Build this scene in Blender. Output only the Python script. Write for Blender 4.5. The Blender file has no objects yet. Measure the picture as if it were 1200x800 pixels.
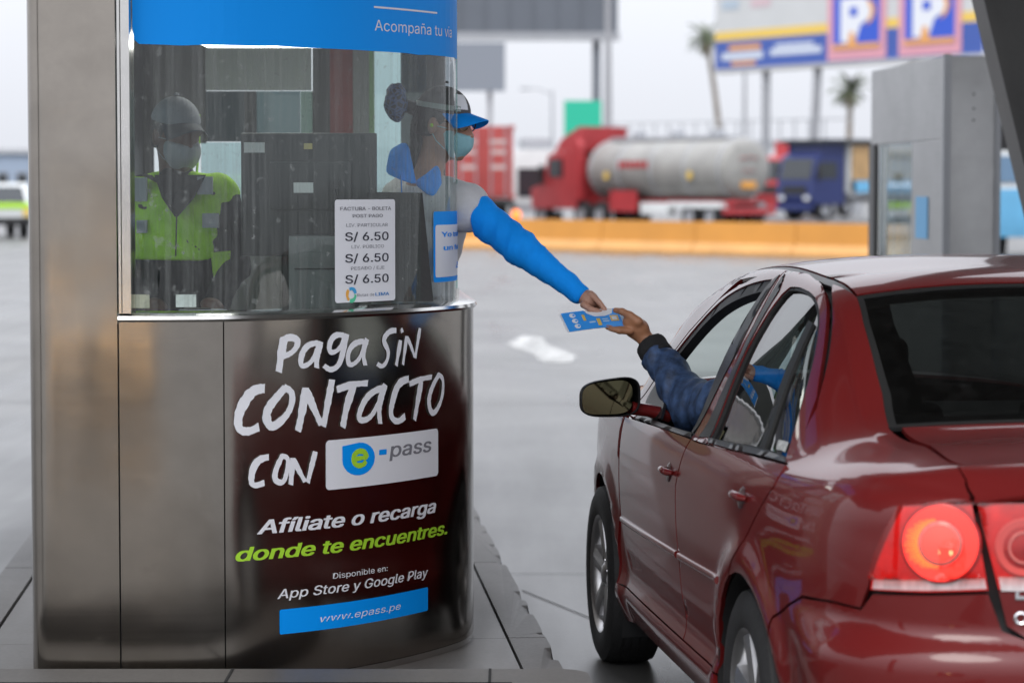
import bpy, bmesh, math, random, os
import numpy as np
from mathutils import Vector, Matrix, Quaternion
from mathutils.geometry import delaunay_2d_cdt

random.seed(7)
rng = np.random.default_rng(7)
scene = bpy.context.scene
COL = scene.collection
R = math.radians

# ------------------------------------------------------------------ camera
F_PX, PITCH, EYE = 3190.0, R(3.30), 1.70          # focal length in pixels of the 1200-wide photograph
cam_data = bpy.data.cameras.new("camera")
cam_data.sensor_width = 36.0
cam_data.lens = F_PX / 1200 * 36.0
cam_data.clip_start, cam_data.clip_end = 0.1, 3000
cam_data.dof.use_dof = True
cam_data.dof.focus_distance = 8.75
cam_data.dof.aperture_fstop = 2.9
cam_data.dof.aperture_blades = 9
cam = bpy.data.objects.new("camera", cam_data)
cam.location = (0, 0, EYE)
cam.rotation_euler = (R(90) - PITCH, 0, 0)
COL.objects.link(cam)
scene.camera = cam

# ------------------------------------------------------------------ world, sun, exposure
SUN_EL, SUN_ROT = R(52), R(200)
world = bpy.data.worlds.new("World")
scene.world = world
world.use_nodes = True
wn, wl = world.node_tree.nodes, world.node_tree.links
wn.clear()
sky = wn.new("ShaderNodeTexSky")
sky.sky_type = 'NISHITA'
sky.sun_disc = False
sky.sun_elevation, sky.sun_rotation = SUN_EL, SUN_ROT
sky.dust_density, sky.air_density, sky.ozone_density = 4.0, 1.0, 1.0
hs = wn.new("ShaderNodeHueSaturation")
hs.inputs["Saturation"].default_value = 0.12
mixw = wn.new("ShaderNodeMix"); mixw.data_type = 'RGBA'
mixw.inputs["Factor"].default_value = 0.78
mixw.inputs["B"].default_value = (9.3, 9.6, 10.4, 1)      # even cloud deck
bg = wn.new("ShaderNodeBackground"); bg.inputs["Strength"].default_value = 0.10
ow = wn.new("ShaderNodeOutputWorld")
wl.new(sky.outputs["Color"], hs.inputs["Color"])
wl.new(hs.outputs["Color"], mixw.inputs["A"])
# overcast sky: about three times as bright overhead as at the horizon
wtc = wn.new("ShaderNodeTexCoord"); wsp = wn.new("ShaderNodeSeparateXYZ"); wmr = wn.new("ShaderNodeMapRange")
wmr.inputs["From Min"].default_value, wmr.inputs["From Max"].default_value = 0.0, 1.0
wmr.inputs["To Min"].default_value, wmr.inputs["To Max"].default_value = 0.80, 2.6
wmul = wn.new("ShaderNodeMix"); wmul.data_type = 'RGBA'; wmul.blend_type = 'MULTIPLY'; wmul.inputs["Factor"].default_value = 1.0
wl.new(wtc.outputs["Generated"], wsp.inputs[0]); wl.new(wsp.outputs["Z"], wmr.inputs["Value"])
wl.new(mixw.outputs["Result"], wmul.inputs["A"]); wl.new(wmr.outputs[0], wmul.inputs["B"])
wl.new(wmul.outputs["Result"], bg.inputs["Color"])
wl.new(bg.outputs["Background"], ow.inputs["Surface"])
sun_data = bpy.data.lights.new("sun", 'SUN')
sun_data.energy, sun_data.angle, sun_data.color = 0.8, R(25), (1.0, 0.96, 0.9)
sun = bpy.data.objects.new("sun", sun_data)
sd = Vector((math.sin(SUN_ROT) * math.cos(SUN_EL), math.cos(SUN_ROT) * math.cos(SUN_EL), math.sin(SUN_EL)))
sun.rotation_euler = sd.to_track_quat('Z', 'Y').to_euler()
COL.objects.link(sun)
scene.view_settings.view_transform = 'Standard'
scene.view_settings.look = 'None'
scene.view_settings.exposure = 0.40
scene.view_settings.gamma = 1.0
scene.view_settings.use_curve_mapping = False
scene.cycles.use_denoising = True
scene.cycles.max_bounces = 10
scene.cycles.transparent_max_bounces = 16
scene.cycles.sample_clamp_indirect = 6.0

# ------------------------------------------------------------------ geometry helpers
CP, SP = math.cos(PITCH), math.sin(PITCH)
def ray(px, py):
    dx, dy = (px - 600) / F_PX, (400 - py) / F_PX
    return Vector((dx, CP + dy * SP, -SP + dy * CP))
def at(px, py, Y):
    """the place seen at a photograph pixel, Y metres ahead of the camera"""
    d = ray(px, py)
    return Vector((0, 0, EYE)) + d * (Y / d.y)
def gnd(px, py, z=0.0):
    d = ray(px, py)
    return Vector((0, 0, EYE)) + d * ((z - EYE) / d.z)
def proj(p):
    x, y, z = p[0], p[1], p[2] - EYE
    d = y * CP - z * SP
    return 600 + F_PX * x / d, 400 - F_PX * (z * CP + y * SP) / d

def tag(o, label=None, cat=None, group=None, kind=None):
    if label: o["label"] = label
    if cat: o["category"] = cat
    if group: o["group"] = group
    if kind: o["kind"] = kind
    return o
def thing(name, label, cat, loc=(0, 0, 0), rz=0.0, group=None):
    o = bpy.data.objects.new(name, None)
    o.empty_display_size = 0.1
    COL.objects.link(o)
    o.location = loc
    o.rotation_euler = (0, 0, rz)
    return tag(o, label, cat, group)
def link_mesh(name, me, mat, parent=None):
    o = bpy.data.objects.new(name, me)
    COL.objects.link(o)
    if mat:
        me.materials.append(mat)
    if parent is not None:
        o.parent = parent
    return o
def copy_tree(o, parent=None):
    c = o.copy(); COL.objects.link(c)
    if parent is not None:
        c.parent = parent
    for ch in list(o.children):
        copy_tree(ch, c)
    return c

class MB:
    """collects shapes into one mesh"""
    def __init__(self): self.v, self.f = [], []
    def add(self, vs, fs):
        n = len(self.v)
        self.v += [tuple(p) for p in vs]
        self.f += [tuple(i + n for i in q) for q in fs]
        return self
    def box(self, lo, hi, M=None, bev=0.0):
        x0, y0, z0 = lo; x1, y1, z1 = hi
        bm = bmesh.new()
        bmesh.ops.create_cube(bm, size=1.0)
        for v in bm.verts:
            v.co = Vector(((x0 + x1) / 2 + v.co.x * (x1 - x0), (y0 + y1) / 2 + v.co.y * (y1 - y0), (z0 + z1) / 2 + v.co.z * (z1 - z0)))
        if bev > 0:
            bmesh.ops.bevel(bm, geom=bm.edges[:], offset=bev, segments=2, profile=0.7, affect='EDGES')
        if M is not None: bm.transform(M)
        bm.verts.index_update()
        self.add([v.co for v in bm.verts], [[v.index for v in f.verts] for f in bm.faces])
        bm.free(); return self
    def tube(self, pts, rad, n=10, cap=True, flat=None):
        pts = [Vector(p) for p in pts]
        rs = rad if isinstance(rad, (list, tuple)) else [rad] * len(pts)
        vs, fs = [], []
        t0 = (pts[1] - pts[0]).normalized()
        ref = Vector((0, 0, 1)) if abs(t0.z) < 0.9 else Vector((1, 0, 0))
        a = t0.cross(ref).normalized()
        for i, p in enumerate(pts):
            t = (pts[min(i + 1, len(pts) - 1)] - pts[max(i - 1, 0)]).normalized()
            a = (a - t * a.dot(t)).normalized()
            b = t.cross(a)
            for k in range(n):
                w = 2 * math.pi * k / n
                vs.append(p + a * math.cos(w) * rs[i] + b * math.sin(w) * rs[i] * (flat or 1))
        for i in range(len(pts) - 1):
            for k in range(n):
                fs.append((i * n + k, i * n + (k + 1) % n, (i + 1) * n + (k + 1) % n, (i + 1) * n + k))
        if cap:
            fs.append(tuple(range(n))[::-1]); fs.append(tuple((len(pts) - 1) * n + k for k in range(n)))
        return self.add(vs, fs)
    def lathe(self, prof, n=32, M=None, cap=False):
        """profile of (radius, height) turned about z"""
        vs, fs = [], []
        for r_, h in prof:
            for k in range(n):
                w = 2 * math.pi * k / n
                vs.append(Vector((r_ * math.cos(w), r_ * math.sin(w), h)))
        for i in range(len(prof) - 1):
            for k in range(n):
                fs.append((i * n + k, i * n + (k + 1) % n, (i + 1) * n + (k + 1) % n, (i + 1) * n + k))
        if cap:
            fs.append(tuple(range(n))[::-1]); fs.append(tuple((len(prof) - 1) * n + k for k in range(n)))
        if M is not None: vs = [M @ v for v in vs]
        return self.add(vs, fs)
    def prism(self, pts, lo, hi, axis=2, M=None):
        """closed outline pushed from lo to hi along an axis"""
        def mk(p, h):
            q = [p[0], p[1]]; q.insert(axis, h); return Vector(q)
        n = len(pts)
        vs = [mk(p, lo) for p in pts] + [mk(p, hi) for p in pts]
        if M is not None: vs = [M @ v for v in vs]
        fs = [(k, (k + 1) % n, n + (k + 1) % n, n + k) for k in range(n)] + [tuple(range(n))[::-1], tuple(range(n, 2 * n))]
        return self.add(vs, fs)
    def mesh(self, name, smooth=True, angle=40):
        me = bpy.data.meshes.new(name)
        me.from_pydata([tuple(p) for p in self.v], [], self.f)
        bm = bmesh.new(); bm.from_mesh(me)
        bmesh.ops.recalc_face_normals(bm, faces=bm.faces[:])
        if smooth:
            lim = math.cos(R(angle))
            for f in bm.faces: f.smooth = True
            for e in bm.edges:
                if len(e.link_faces) == 2 and e.link_faces[0].normal.dot(e.link_faces[1].normal) < lim:
                    e.smooth = False
        bm.to_mesh(me); bm.free()
        return me
    def build(self, name, mat, parent=None, smooth=True, angle=40):
        return link_mesh(name, self.mesh(name, smooth, angle), mat, parent)

def nat_spline(xs, Y):
    """natural cubic through rows Y at knots xs, returns f(x)"""
    xs = np.asarray(xs, float); Y = np.asarray(Y, float)
    if Y.ndim == 1: Y = Y[:, None]; one = True
    else: one = False
    n = len(xs); h = np.diff(xs)
    A = np.zeros((n, n)); B = np.zeros_like(Y)
    A[0, 0] = A[-1, -1] = 1
    for i in range(1, n - 1):
        A[i, i - 1], A[i, i], A[i, i + 1] = h[i - 1], 2 * (h[i - 1] + h[i]), h[i]
        B[i] = 6 * ((Y[i + 1] - Y[i]) / h[i] - (Y[i] - Y[i - 1]) / h[i - 1])
    M = np.linalg.solve(A, B)
    def f(x):
        i = min(max(int(np.searchsorted(xs, x)) - 1, 0), n - 2)
        d = h[i]; a = (xs[i + 1] - x) / d; b = (x - xs[i]) / d
        r = a * Y[i] + b * Y[i + 1] + ((a**3 - a) * M[i] + (b**3 - b) * M[i + 1]) * d * d / 6
        return float(r[0]) if one else r
    return f

def inside(p, poly):
    x, y = p; c = False; n = len(poly); j = n - 1
    for i in range(n):
        xi, yi = poly[i]; xj, yj = poly[j]
        if (yi > y) != (yj > y) and x < (xj - xi) * (y - yi) / (yj - yi) + xi: c = not c
        j = i
    return c
def resample(poly, step, sc=(1, 1)):
    out = []
    n = len(poly)
    for i in range(n):
        a, b = poly[i], poly[(i + 1) % n]
        L = math.hypot((b[0] - a[0]) * sc[0], (b[1] - a[1]) * sc[1])
        k = max(1, int(math.ceil(L / step)))
        for q in range(k):
            out.append((a[0] + (b[0] - a[0]) * q / k, a[1] + (b[1] - a[1]) * q / k))
    return out
def smooth_poly(poly, it=1, keep=()):
    """corner cutting of a closed outline; corners listed in keep stay sharp"""
    keep = set(keep)
    for _ in range(it):
        out, nk = [], set()
        n = len(poly)
        for i in range(n):
            a, b, c = poly[i - 1], poly[i], poly[(i + 1) % n]
            if i in keep:
                nk.add(len(out)); out.append(b)
            else:
                out.append((b[0] * .75 + a[0] * .25, b[1] * .75 + a[1] * .25))
                out.append((b[0] * .75 + c[0] * .25, b[1] * .75 + c[1] * .25))
        poly, keep = out, nk
    return poly

def cdt_region(outline, holes, step, sc=(1, 1)):
    """triangles filling an outline in parameter space"""
    loops = [resample(outline, step, sc)] + [resample(h, step, sc) for h in holes]
    pts, edges = [], []
    for lp in loops:
        b = len(pts); pts += lp
        edges += [(b + i, b + (i + 1) % len(lp)) for i in range(len(lp))]
    barr = np.array(pts) * np.array(sc)
    xs = [p[0] for p in outline]; ys = [p[1] for p in outline]
    gx, gy = step / sc[0], step / sc[1]
    x = min(xs); row = 0
    while x < max(xs):
        y = min(ys) + (gy / 2 if row % 2 else 0)
        while y < max(ys):
            if inside((x, y), outline) and not any(inside((x, y), h) for h in holes):
                d2 = ((barr - np.array((x, y)) * np.array(sc)) ** 2).sum(1).min()
                if d2 > (0.5 * step) ** 2: pts.append((x, y))
            y += gy
        x += gx; row += 1
    S = Vector((sc[0], sc[1]))
    vs, es, fs, *_ = delaunay_2d_cdt([Vector((p[0] * sc[0], p[1] * sc[1])) for p in pts], edges, [], 0, 1e-6)
    V = [(v.x / sc[0], v.y / sc[1]) for v in vs]
    F = []
    for f in fs:
        c = (sum(V[i][0] for i in f) / len(f), sum(V[i][1] for i in f) / len(f))
        if inside(c, outline) and not any(inside(c, h) for h in holes): F.append(tuple(f))
    return V, F

def patch_data(outline, fn, holes=(), step=.04, sc=(1, 1), flange=.012, off=0.0, flip=False):
    """a surface piece cut from fn(a,b) with its rim turned in; returns verts, faces, loop normals"""
    V, F = cdt_region(outline, list(holes), step, sc)
    P, N = [], []
    e = 1e-3
    for a, b in V:
        p = np.array(fn(a, b))
        da = (np.array(fn(a + e / sc[0], b)) - np.array(fn(a - e / sc[0], b)))
        db = (np.array(fn(a, b + e / sc[1])) - np.array(fn(a, b - e / sc[1])))
        n = np.cross(da, db); n /= (np.linalg.norm(n) + 1e-12)
        if flip: n = -n
        N.append(n); P.append(p + n * off)
    faces, lnorm = [], []
    for f in F:
        a, b, c = (P[i] for i in f)
        g = np.cross(b - a, c - a)
        if g @ (N[f[0]] + N[f[1]] + N[f[2]]) < 0: f = f[::-1]
        faces.append(f); lnorm += [N[i] for i in f]
    if flange:
        cnt = {}
        for f in faces:
            for i in range(len(f)):
                k = (f[i], f[(i + 1) % len(f)])
                cnt[k] = 1
        rim = [k for k in cnt if (k[1], k[0]) not in cnt]
        m = {}
        for a, b in rim:
            for i in (a, b):
                if i not in m:
                    m[i] = len(P); P.append(P[i] - N[i] * flange)
            q = (b, a, m[a], m[b])
            g = np.cross(P[a] - P[b], P[m[a]] - P[b]); g /= np.linalg.norm(g) + 1e-12
            faces.append(q); lnorm += [g] * 4
    return P, faces, lnorm
def patches(name, datas, mat, parent=None):
    P, Fs, L = [], [], []
    for p, f, l in datas:
        b = len(P); P += [tuple(q) for q in p]
        Fs += [tuple(i + b for i in q) for q in f]; L += [tuple(n) for n in l]
    me = bpy.data.meshes.new(name)
    me.from_pydata(P, [], Fs)
    me.polygons.foreach_set("use_smooth", [True] * len(me.polygons))
    if len(L) == len(me.loops): me.normals_split_custom_set(L)
    return link_mesh(name, me, mat, parent)

# ------------------------------------------------------------------ smooth solids (bodies, hands, clothes)
def cap_sdf(P, a, b, ra, rb):
    a, b = np.array(a), np.array(b)
    ba = b - a; h = np.clip(((P - a) @ ba) / (ba @ ba + 1e-12), 0, 1)
    return np.linalg.norm(P - a - h[..., None] * ba, axis=-1) - (ra + (rb - ra) * h)
def ell_sdf(P, c, r, Rm=None):
    q = P - np.array(c)
    if Rm is not None: q = q @ np.array(Rm)
    r = np.array(r)
    k0 = np.linalg.norm(q / r, axis=-1); k1 = np.linalg.norm(q / (r * r), axis=-1)
    return k0 * (k0 - 1) / (k1 + 1e-9)
def smin(a, b, k):
    h = np.clip(.5 + .5 * (b - a) / k, 0, 1)
    return b * (1 - h) + a * h - k * h * (1 - h)
def blob(prims, res, k=.02, cuts=(), pad=.03, grow=0.0, wrinkle=None):
    """one continuous skin round capsules ('c',a,b,ra,rb[,k]) and ellipsoids ('e',c,r[,R[,k]]); cuts are half spaces (point, normal) removed"""
    lo, hi = np.full(3, 1e9), np.full(3, -1e9)
    for p in prims:
        if p[0] == 'c':
            for q, r_ in ((p[1], p[3]), (p[2], p[4])):
                lo = np.minimum(lo, np.array(q) - r_ - grow); hi = np.maximum(hi, np.array(q) + r_ + grow)
        else:
            m = max(p[2]) + grow
            lo = np.minimum(lo, np.array(p[1]) - m); hi = np.maximum(hi, np.array(p[1]) + m)
    lo -= pad; hi += pad
    n = np.maximum(4, np.ceil((hi - lo) / res).astype(int) + 1)
    ax = [lo[i] + np.arange(n[i]) * res for i in range(3)]
    P = np.stack(np.meshgrid(*ax, indexing='ij'), -1)
    D = None
    for p in prims:
        if p[0] == 'c':
            d = cap_sdf(P, p[1], p[2], p[3], p[4]); kk = p[5] if len(p) > 5 else k
        else:
            d = ell_sdf(P, p[1], p[2], p[3] if len(p) > 3 else None); kk = p[4] if len(p) > 4 else k
        D = d if D is None else smin(D, d, kk)
    D = D - grow
    if wrinkle: D = D + wrinkle(P)
    for c, nn in cuts:
        D = np.maximum(D, (P - np.array(c)) @ np.array(nn))
    S = D < 0
    nx, ny, nz = n
    acc = np.zeros((nx - 1, ny - 1, nz - 1, 3)); cnt = np.zeros((nx - 1, ny - 1, nz - 1))
    idx = np.stack(np.meshgrid(np.arange(nx), np.arange(ny), np.arange(nz), indexing='ij'), -1).astype(float)
    cross = []
    for a in range(3):
        s0 = [slice(None)] * 3; s1 = [slice(None)] * 3
        s0[a] = slice(0, -1); s1[a] = slice(1, None)
        ch = S[tuple(s0)] != S[tuple(s1)]
        d0, d1 = D[tuple(s0)], D[tuple(s1)]
        t = np.where(ch, d0 / np.where(np.abs(d0 - d1) < 1e-12, 1, d0 - d1), 0)
        pos = idx[tuple(s0)].copy(); pos[..., a] += t
        cross.append((ch, S[tuple(s0)]))
        o = [i for i in range(3) if i != a]
        for du in (0, 1):
            for dv in (0, 1):
                src = [slice(None)] * 3; dst = [slice(None)] * 3
                for ax_, dd in ((o[0], du), (o[1], dv)):
                    m = n[ax_] - 1
                    src[ax_] = slice(0, m) if dd == 0 else slice(1, m + 1)
                acc += np.where(ch[tuple(src)][..., None], pos[tuple(src)], 0)
                cnt += ch[tuple(src)]
    live = cnt > 0
    vid = np.full(live.shape, -1, int); vid[live] = np.arange(live.sum())
    verts = acc[live] / cnt[live][:, None] * res + lo
    faces = []
    for a in range(3):
        ch, inn = cross[a]
        o = [i for i in range(3) if i != a]
        I = np.argwhere(ch)
        ok = np.ones(len(I), bool)
        for ax_ in o: ok &= (I[:, ax_] > 0) & (I[:, ax_] < n[ax_] - 1)
        I = I[ok]
        q = []
        for du, dv in ((0, 0), (1, 0), (1, 1), (0, 1)):
            J = I.copy(); J[:, o[0]] -= du; J[:, o[1]] -= dv
            q.append(vid[J[:, 0], J[:, 1], J[:, 2]])
        q = np.stack(q, 1)
        fl = inn[I[:, 0], I[:, 1], I[:, 2]]
        if a == 1: fl = ~fl
        q = np.where(fl[:, None], q, q[:, ::-1])
        faces.append(q)
    faces = np.concatenate(faces)
    return verts, faces
def blob_obj(name, prims, mat, parent=None, res=.01, k=.02, cuts=(), grow=0.0, wrinkle=None, smooth_it=1):
    v, f = blob(prims, res, k, cuts, grow=grow, wrinkle=wrinkle)
    me = bpy.data.meshes.new(name)
    me.from_pydata(v.tolist(), [], f.tolist())
    bm = bmesh.new(); bm.from_mesh(me)
    for _ in range(smooth_it):
        bmesh.ops.smooth_vert(bm, verts=bm.verts[:], factor=.5, use_axis_x=True, use_axis_y=True, use_axis_z=True)
    bmesh.ops.recalc_face_normals(bm, faces=bm.faces[:])
    for q in bm.faces: q.smooth = True
    bm.to_mesh(me); bm.free()
    return link_mesh(name, me, mat, parent)

# ------------------------------------------------------------------ materials
MATS = {}
def pm(name, col, rough=.5, metal=0.0, spec=.5, noise=None, bump=None, coat=0.0, emit=None, estr=0.0, rvar=0.0, scale=(1, 1, 1), ior=None):
    """principled material with optional colour mottling (scale, amount) and bump (scale, strength)"""
    if name in MATS: return MATS[name]
    m = bpy.data.materials.new(name); m.use_nodes = True
    nt = m.node_tree; b = nt.nodes["Principled BSDF"]
    c4 = (*col, 1)
    b.inputs["Base Color"].default_value = c4
    b.inputs["Roughness"].default_value = rough
    b.inputs["Metallic"].default_value = metal
    b.inputs["Specular IOR Level"].default_value = spec
    if ior: b.inputs["IOR"].default_value = ior
    if coat:
        b.inputs["Coat Weight"].default_value = coat; b.inputs["Coat Roughness"].default_value = .055
    if emit:
        b.inputs["Emission Color"].default_value = (*emit, 1); b.inputs["Emission Strength"].default_value = estr
    if noise or bump or rvar:
        tc = nt.nodes.new("ShaderNodeTexCoord"); mp = nt.nodes.new("ShaderNodeMapping")
        mp.inputs["Scale"].default_value = scale
        nt.links.new(tc.outputs["Object"], mp.inputs["Vector"])
    if noise:
        t = nt.nodes.new("ShaderNodeTexNoise"); t.inputs["Scale"].default_value = noise[0]; t.inputs["Detail"].default_value = 6
        t.inputs["Roughness"].default_value = .62
        r_ = nt.nodes.new("ShaderNodeValToRGB")
        a = noise[1]
        r_.color_ramp.elements[0].position, r_.color_ramp.elements[1].position = .3, .7
        r_.color_ramp.elements[0].color = (*[max(0, x * (1 - a)) for x in col], 1)
        r_.color_ramp.elements[1].color = (*[min(1, x * (1 + a)) for x in col], 1)
        nt.links.new(mp.outputs[0], t.inputs["Vector"]); nt.links.new(t.outputs["Fac"], r_.inputs["Fac"])
        nt.links.new(r_.outputs["Color"], b.inputs["Base Color"])
    if rvar:
        t2 = nt.nodes.new("ShaderNodeTexNoise"); t2.inputs["Scale"].default_value = (noise or (4,))[0] * .7; t2.inputs["Detail"].default_value = 5
        mr = nt.nodes.new("ShaderNodeMapRange")
        mr.inputs["From Min"].default_value, mr.inputs["From Max"].default_value = .3, .7
        mr.inputs["To Min"].default_value, mr.inputs["To Max"].default_value = max(0, rough - rvar), min(1, rough + rvar)
        nt.links.new(mp.outputs[0], t2.inputs["Vector"]); nt.links.new(t2.outputs["Fac"], mr.inputs["Value"]); nt.links.new(mr.outputs[0], b.inputs["Roughness"])
    if bump:
        t3 = nt.nodes.new("ShaderNodeTexNoise"); t3.inputs["Scale"].default_value = bump[0]; t3.inputs["Detail"].default_value = 4
        bp = nt.nodes.new("ShaderNodeBump"); bp.inputs["Strength"].default_value = bump[1]; bp.inputs["Distance"].default_value = bump[2] if len(bump) > 2 else .01
        nt.links.new(mp.outputs[0], t3.inputs["Vector"]); nt.links.new(t3.outputs["Fac"], bp.inputs["Height"]); nt.links.new(bp.outputs[0], b.inputs["Normal"])
    MATS[name] = m
    return m

def glass_mat(name, tint=(1, 1, 1), ior=1.5, dirt=0.0, gloss_rough=0.0, dirt_col=(.55, .56, .55), streak=(30, 30, 1.2), boost=1.0):
    """thin pane: clear transmission tinted by the glass, mirror reflection by Fresnel, wiped and dried dirt"""
    m = bpy.data.materials.new(name); m.use_nodes = True
    nt = m.node_tree; N, L = nt.nodes, nt.links
    N.clear()
    out = N.new("ShaderNodeOutputMaterial")
    tr = N.new("ShaderNodeBsdfTransparent"); tr.inputs[0].default_value = (*tint, 1)
    gl = N.new("ShaderNodeBsdfGlossy"); gl.inputs["Roughness"].default_value = gloss_rough
    # Schlick's Fresnel for a thin pane, the same from both sides
    ge = N.new("ShaderNodeNewGeometry"); dp = N.new("ShaderNodeVectorMath"); dp.operation = 'DOT_PRODUCT'
    L.new(ge.outputs["Incoming"], dp.inputs[0]); L.new(ge.outputs["Normal"], dp.inputs[1])
    ab = N.new("ShaderNodeMath"); ab.operation = 'ABSOLUTE'; L.new(dp.outputs["Value"], ab.inputs[0])
    om = N.new("ShaderNodeMath"); om.operation = 'SUBTRACT'; om.inputs[0].default_value = 1.0; L.new(ab.outputs[0], om.inputs[1])
    pw = N.new("ShaderNodeMath"); pw.operation = 'POWER'; pw.inputs[1].default_value = 5.0; L.new(om.outputs[0], pw.inputs[0])
    f0 = ((ior - 1) / (ior + 1)) ** 2 * 1.6 * boost
    mu = N.new("ShaderNodeMath"); mu.operation = 'MULTIPLY_ADD'; mu.inputs[1].default_value = 1 - f0; mu.inputs[2].default_value = f0; mu.use_clamp = True
    L.new(pw.outputs[0], mu.inputs[0])
    mx = N.new("ShaderNodeMixShader")
    L.new(mu.outputs[0], mx.inputs[0]); L.new(tr.outputs[0], mx.inputs[1]); L.new(gl.outputs[0], mx.inputs[2])
    last = mx
    if dirt:
        tc = N.new("ShaderNodeTexCoord"); mp = N.new("ShaderNodeMapping"); mp.inputs["Scale"].default_value = streak
        n1 = N.new("ShaderNodeTexNoise"); n1.inputs["Scale"].default_value = 1.0; n1.inputs["Detail"].default_value = 8; n1.inputs["Roughness"].default_value = .65
        n2 = N.new("ShaderNodeTexNoise"); n2.inputs["Scale"].default_value = 38; n2.inputs["Detail"].default_value = 3
        L.new(tc.outputs["Object"], mp.inputs["Vector"]); L.new(mp.outputs[0], n1.inputs["Vector"]); L.new(tc.outputs["Object"], n2.inputs["Vector"])
        r1 = N.new("ShaderNodeMapRange"); r1.inputs["From Min"].default_value, r1.inputs["From Max"].default_value = .42, .70
        r1.inputs["To Min"].default_value, r1.inputs["To Max"].default_value = .06, 1.0
        L.new(n1.outputs["Fac"], r1.inputs["Value"])
        r2 = N.new("ShaderNodeMapRange"); r2.inputs["From Min"].default_value, r2.inputs["From Max"].default_value = .62, .72
        L.new(n2.outputs["Fac"], r2.inputs["Value"])
        ad = N.new("ShaderNodeMath"); ad.operation = 'MULTIPLY_ADD'; ad.inputs[1].default_value = 1.1
        L.new(r2.outputs[0], ad.inputs[0]); L.new(r1.outputs[0], ad.inputs[2])
        mm = N.new("ShaderNodeMath"); mm.operation = 'MULTIPLY'; mm.inputs[1].default_value = dirt; mm.use_clamp = True
        L.new(ad.outputs[0], mm.inputs[0])
        df = N.new("ShaderNodeBsdfDiffuse"); df.inputs[0].default_value = (*dirt_col, 1)
        m2 = N.new("ShaderNodeMixShader")
        L.new(mm.outputs[0], m2.inputs[0]); L.new(mx.outputs[0], m2.inputs[1]); L.new(df.outputs[0], m2.inputs[2])
        last = m2
    L.new(last.outputs[0], out.inputs["Surface"])
    MATS[name] = m
    return m

def steel_mat(name, col=(.335, .305, .27), rough=.165, grain=(2, 2, 160), wave=.009):
    """brushed stainless steel: fine grain, uneven polish, slight oil-canning of the sheet, scuffs"""
    m = bpy.data.materials.new(name); m.use_nodes = True
    nt = m.node_tree; N, L = nt.nodes, nt.links
    b = N["Principled BSDF"]
    b.inputs["Metallic"].default_value = 1.0
    tc = N.new("ShaderNodeTexCoord")
    mp = N.new("ShaderNodeMapping"); mp.inputs["Scale"].default_value = grain
    L.new(tc.outputs["Object"], mp.inputs["Vector"])
    g = N.new("ShaderNodeTexNoise"); g.inputs["Scale"].default_value = 1; g.inputs["Detail"].default_value = 5
    L.new(mp.outputs[0], g.inputs["Vector"])
    s = N.new("ShaderNodeTexNoise"); s.inputs["Scale"].default_value = 2.2; s.inputs["Detail"].default_value = 7; s.inputs["Roughness"].default_value = .7
    L.new(tc.outputs["Object"], s.inputs["Vector"])
    cr = N.new("ShaderNodeValToRGB")
    cr.color_ramp.elements[0].position, cr.color_ramp.elements[1].position = .3, .72
    cr.color_ramp.elements[0].color = (*[c * .82 for c in col], 1); cr.color_ramp.elements[1].color = (*[c * 1.08 for c in col], 1)
    L.new(s.outputs["Fac"], cr.inputs["Fac"]); L.new(cr.outputs["Color"], b.inputs["Base Color"])
    mr = N.new("ShaderNodeMapRange"); mr.inputs["From Min"].default_value, mr.inputs["From Max"].default_value = .3, .7
    mr.inputs["To Min"].default_value, mr.inputs["To Max"].default_value = rough * .95, rough * 1.07
    L.new(g.outputs["Fac"], mr.inputs["Value"])
    # hand smears and scuffs: duller patches with ragged edges
    sm = N.new("ShaderNodeTexNoise"); sm.inputs["Scale"].default_value = 5.5; sm.inputs["Detail"].default_value = 10; sm.inputs["Roughness"].default_value = .74; sm.inputs["Distortion"].default_value = 1.2
    L.new(tc.outputs["Object"], sm.inputs["Vector"])
    sr = N.new("ShaderNodeMapRange"); sr.inputs["From Min"].default_value, sr.inputs["From Max"].default_value = .58, .74
    sr.inputs["To Min"].default_value, sr.inputs["To Max"].default_value = 0.0, .10
    L.new(sm.outputs["Fac"], sr.inputs["Value"])
    ra = N.new("ShaderNodeMath"); ra.operation = 'ADD'; L.new(mr.outputs[0], ra.inputs[0]); L.new(sr.outputs[0], ra.inputs[1])
    L.new(ra.outputs[0], b.inputs["Roughness"])
    w = N.new("ShaderNodeTexNoise"); w.inputs["Scale"].default_value = 3.0; w.inputs["Detail"].default_value = 1.5
    L.new(tc.outputs["Object"], w.inputs["Vector"])
    b1 = N.new("ShaderNodeBump"); b1.inputs["Strength"].default_value = .5; b1.inputs["Distance"].default_value = wave
    L.new(w.outputs["Fac"], b1.inputs["Height"])
    b2 = N.new("ShaderNodeBump"); b2.inputs["Strength"].default_value = .004; b2.inputs["Distance"].default_value = .0006
    L.new(g.outputs["Fac"], b2.inputs["Height"]); L.new(b1.outputs[0], b2.inputs["Normal"]); L.new(b2.outputs[0], b.inputs["Normal"])
    MATS[name] = m
    return m

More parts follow.
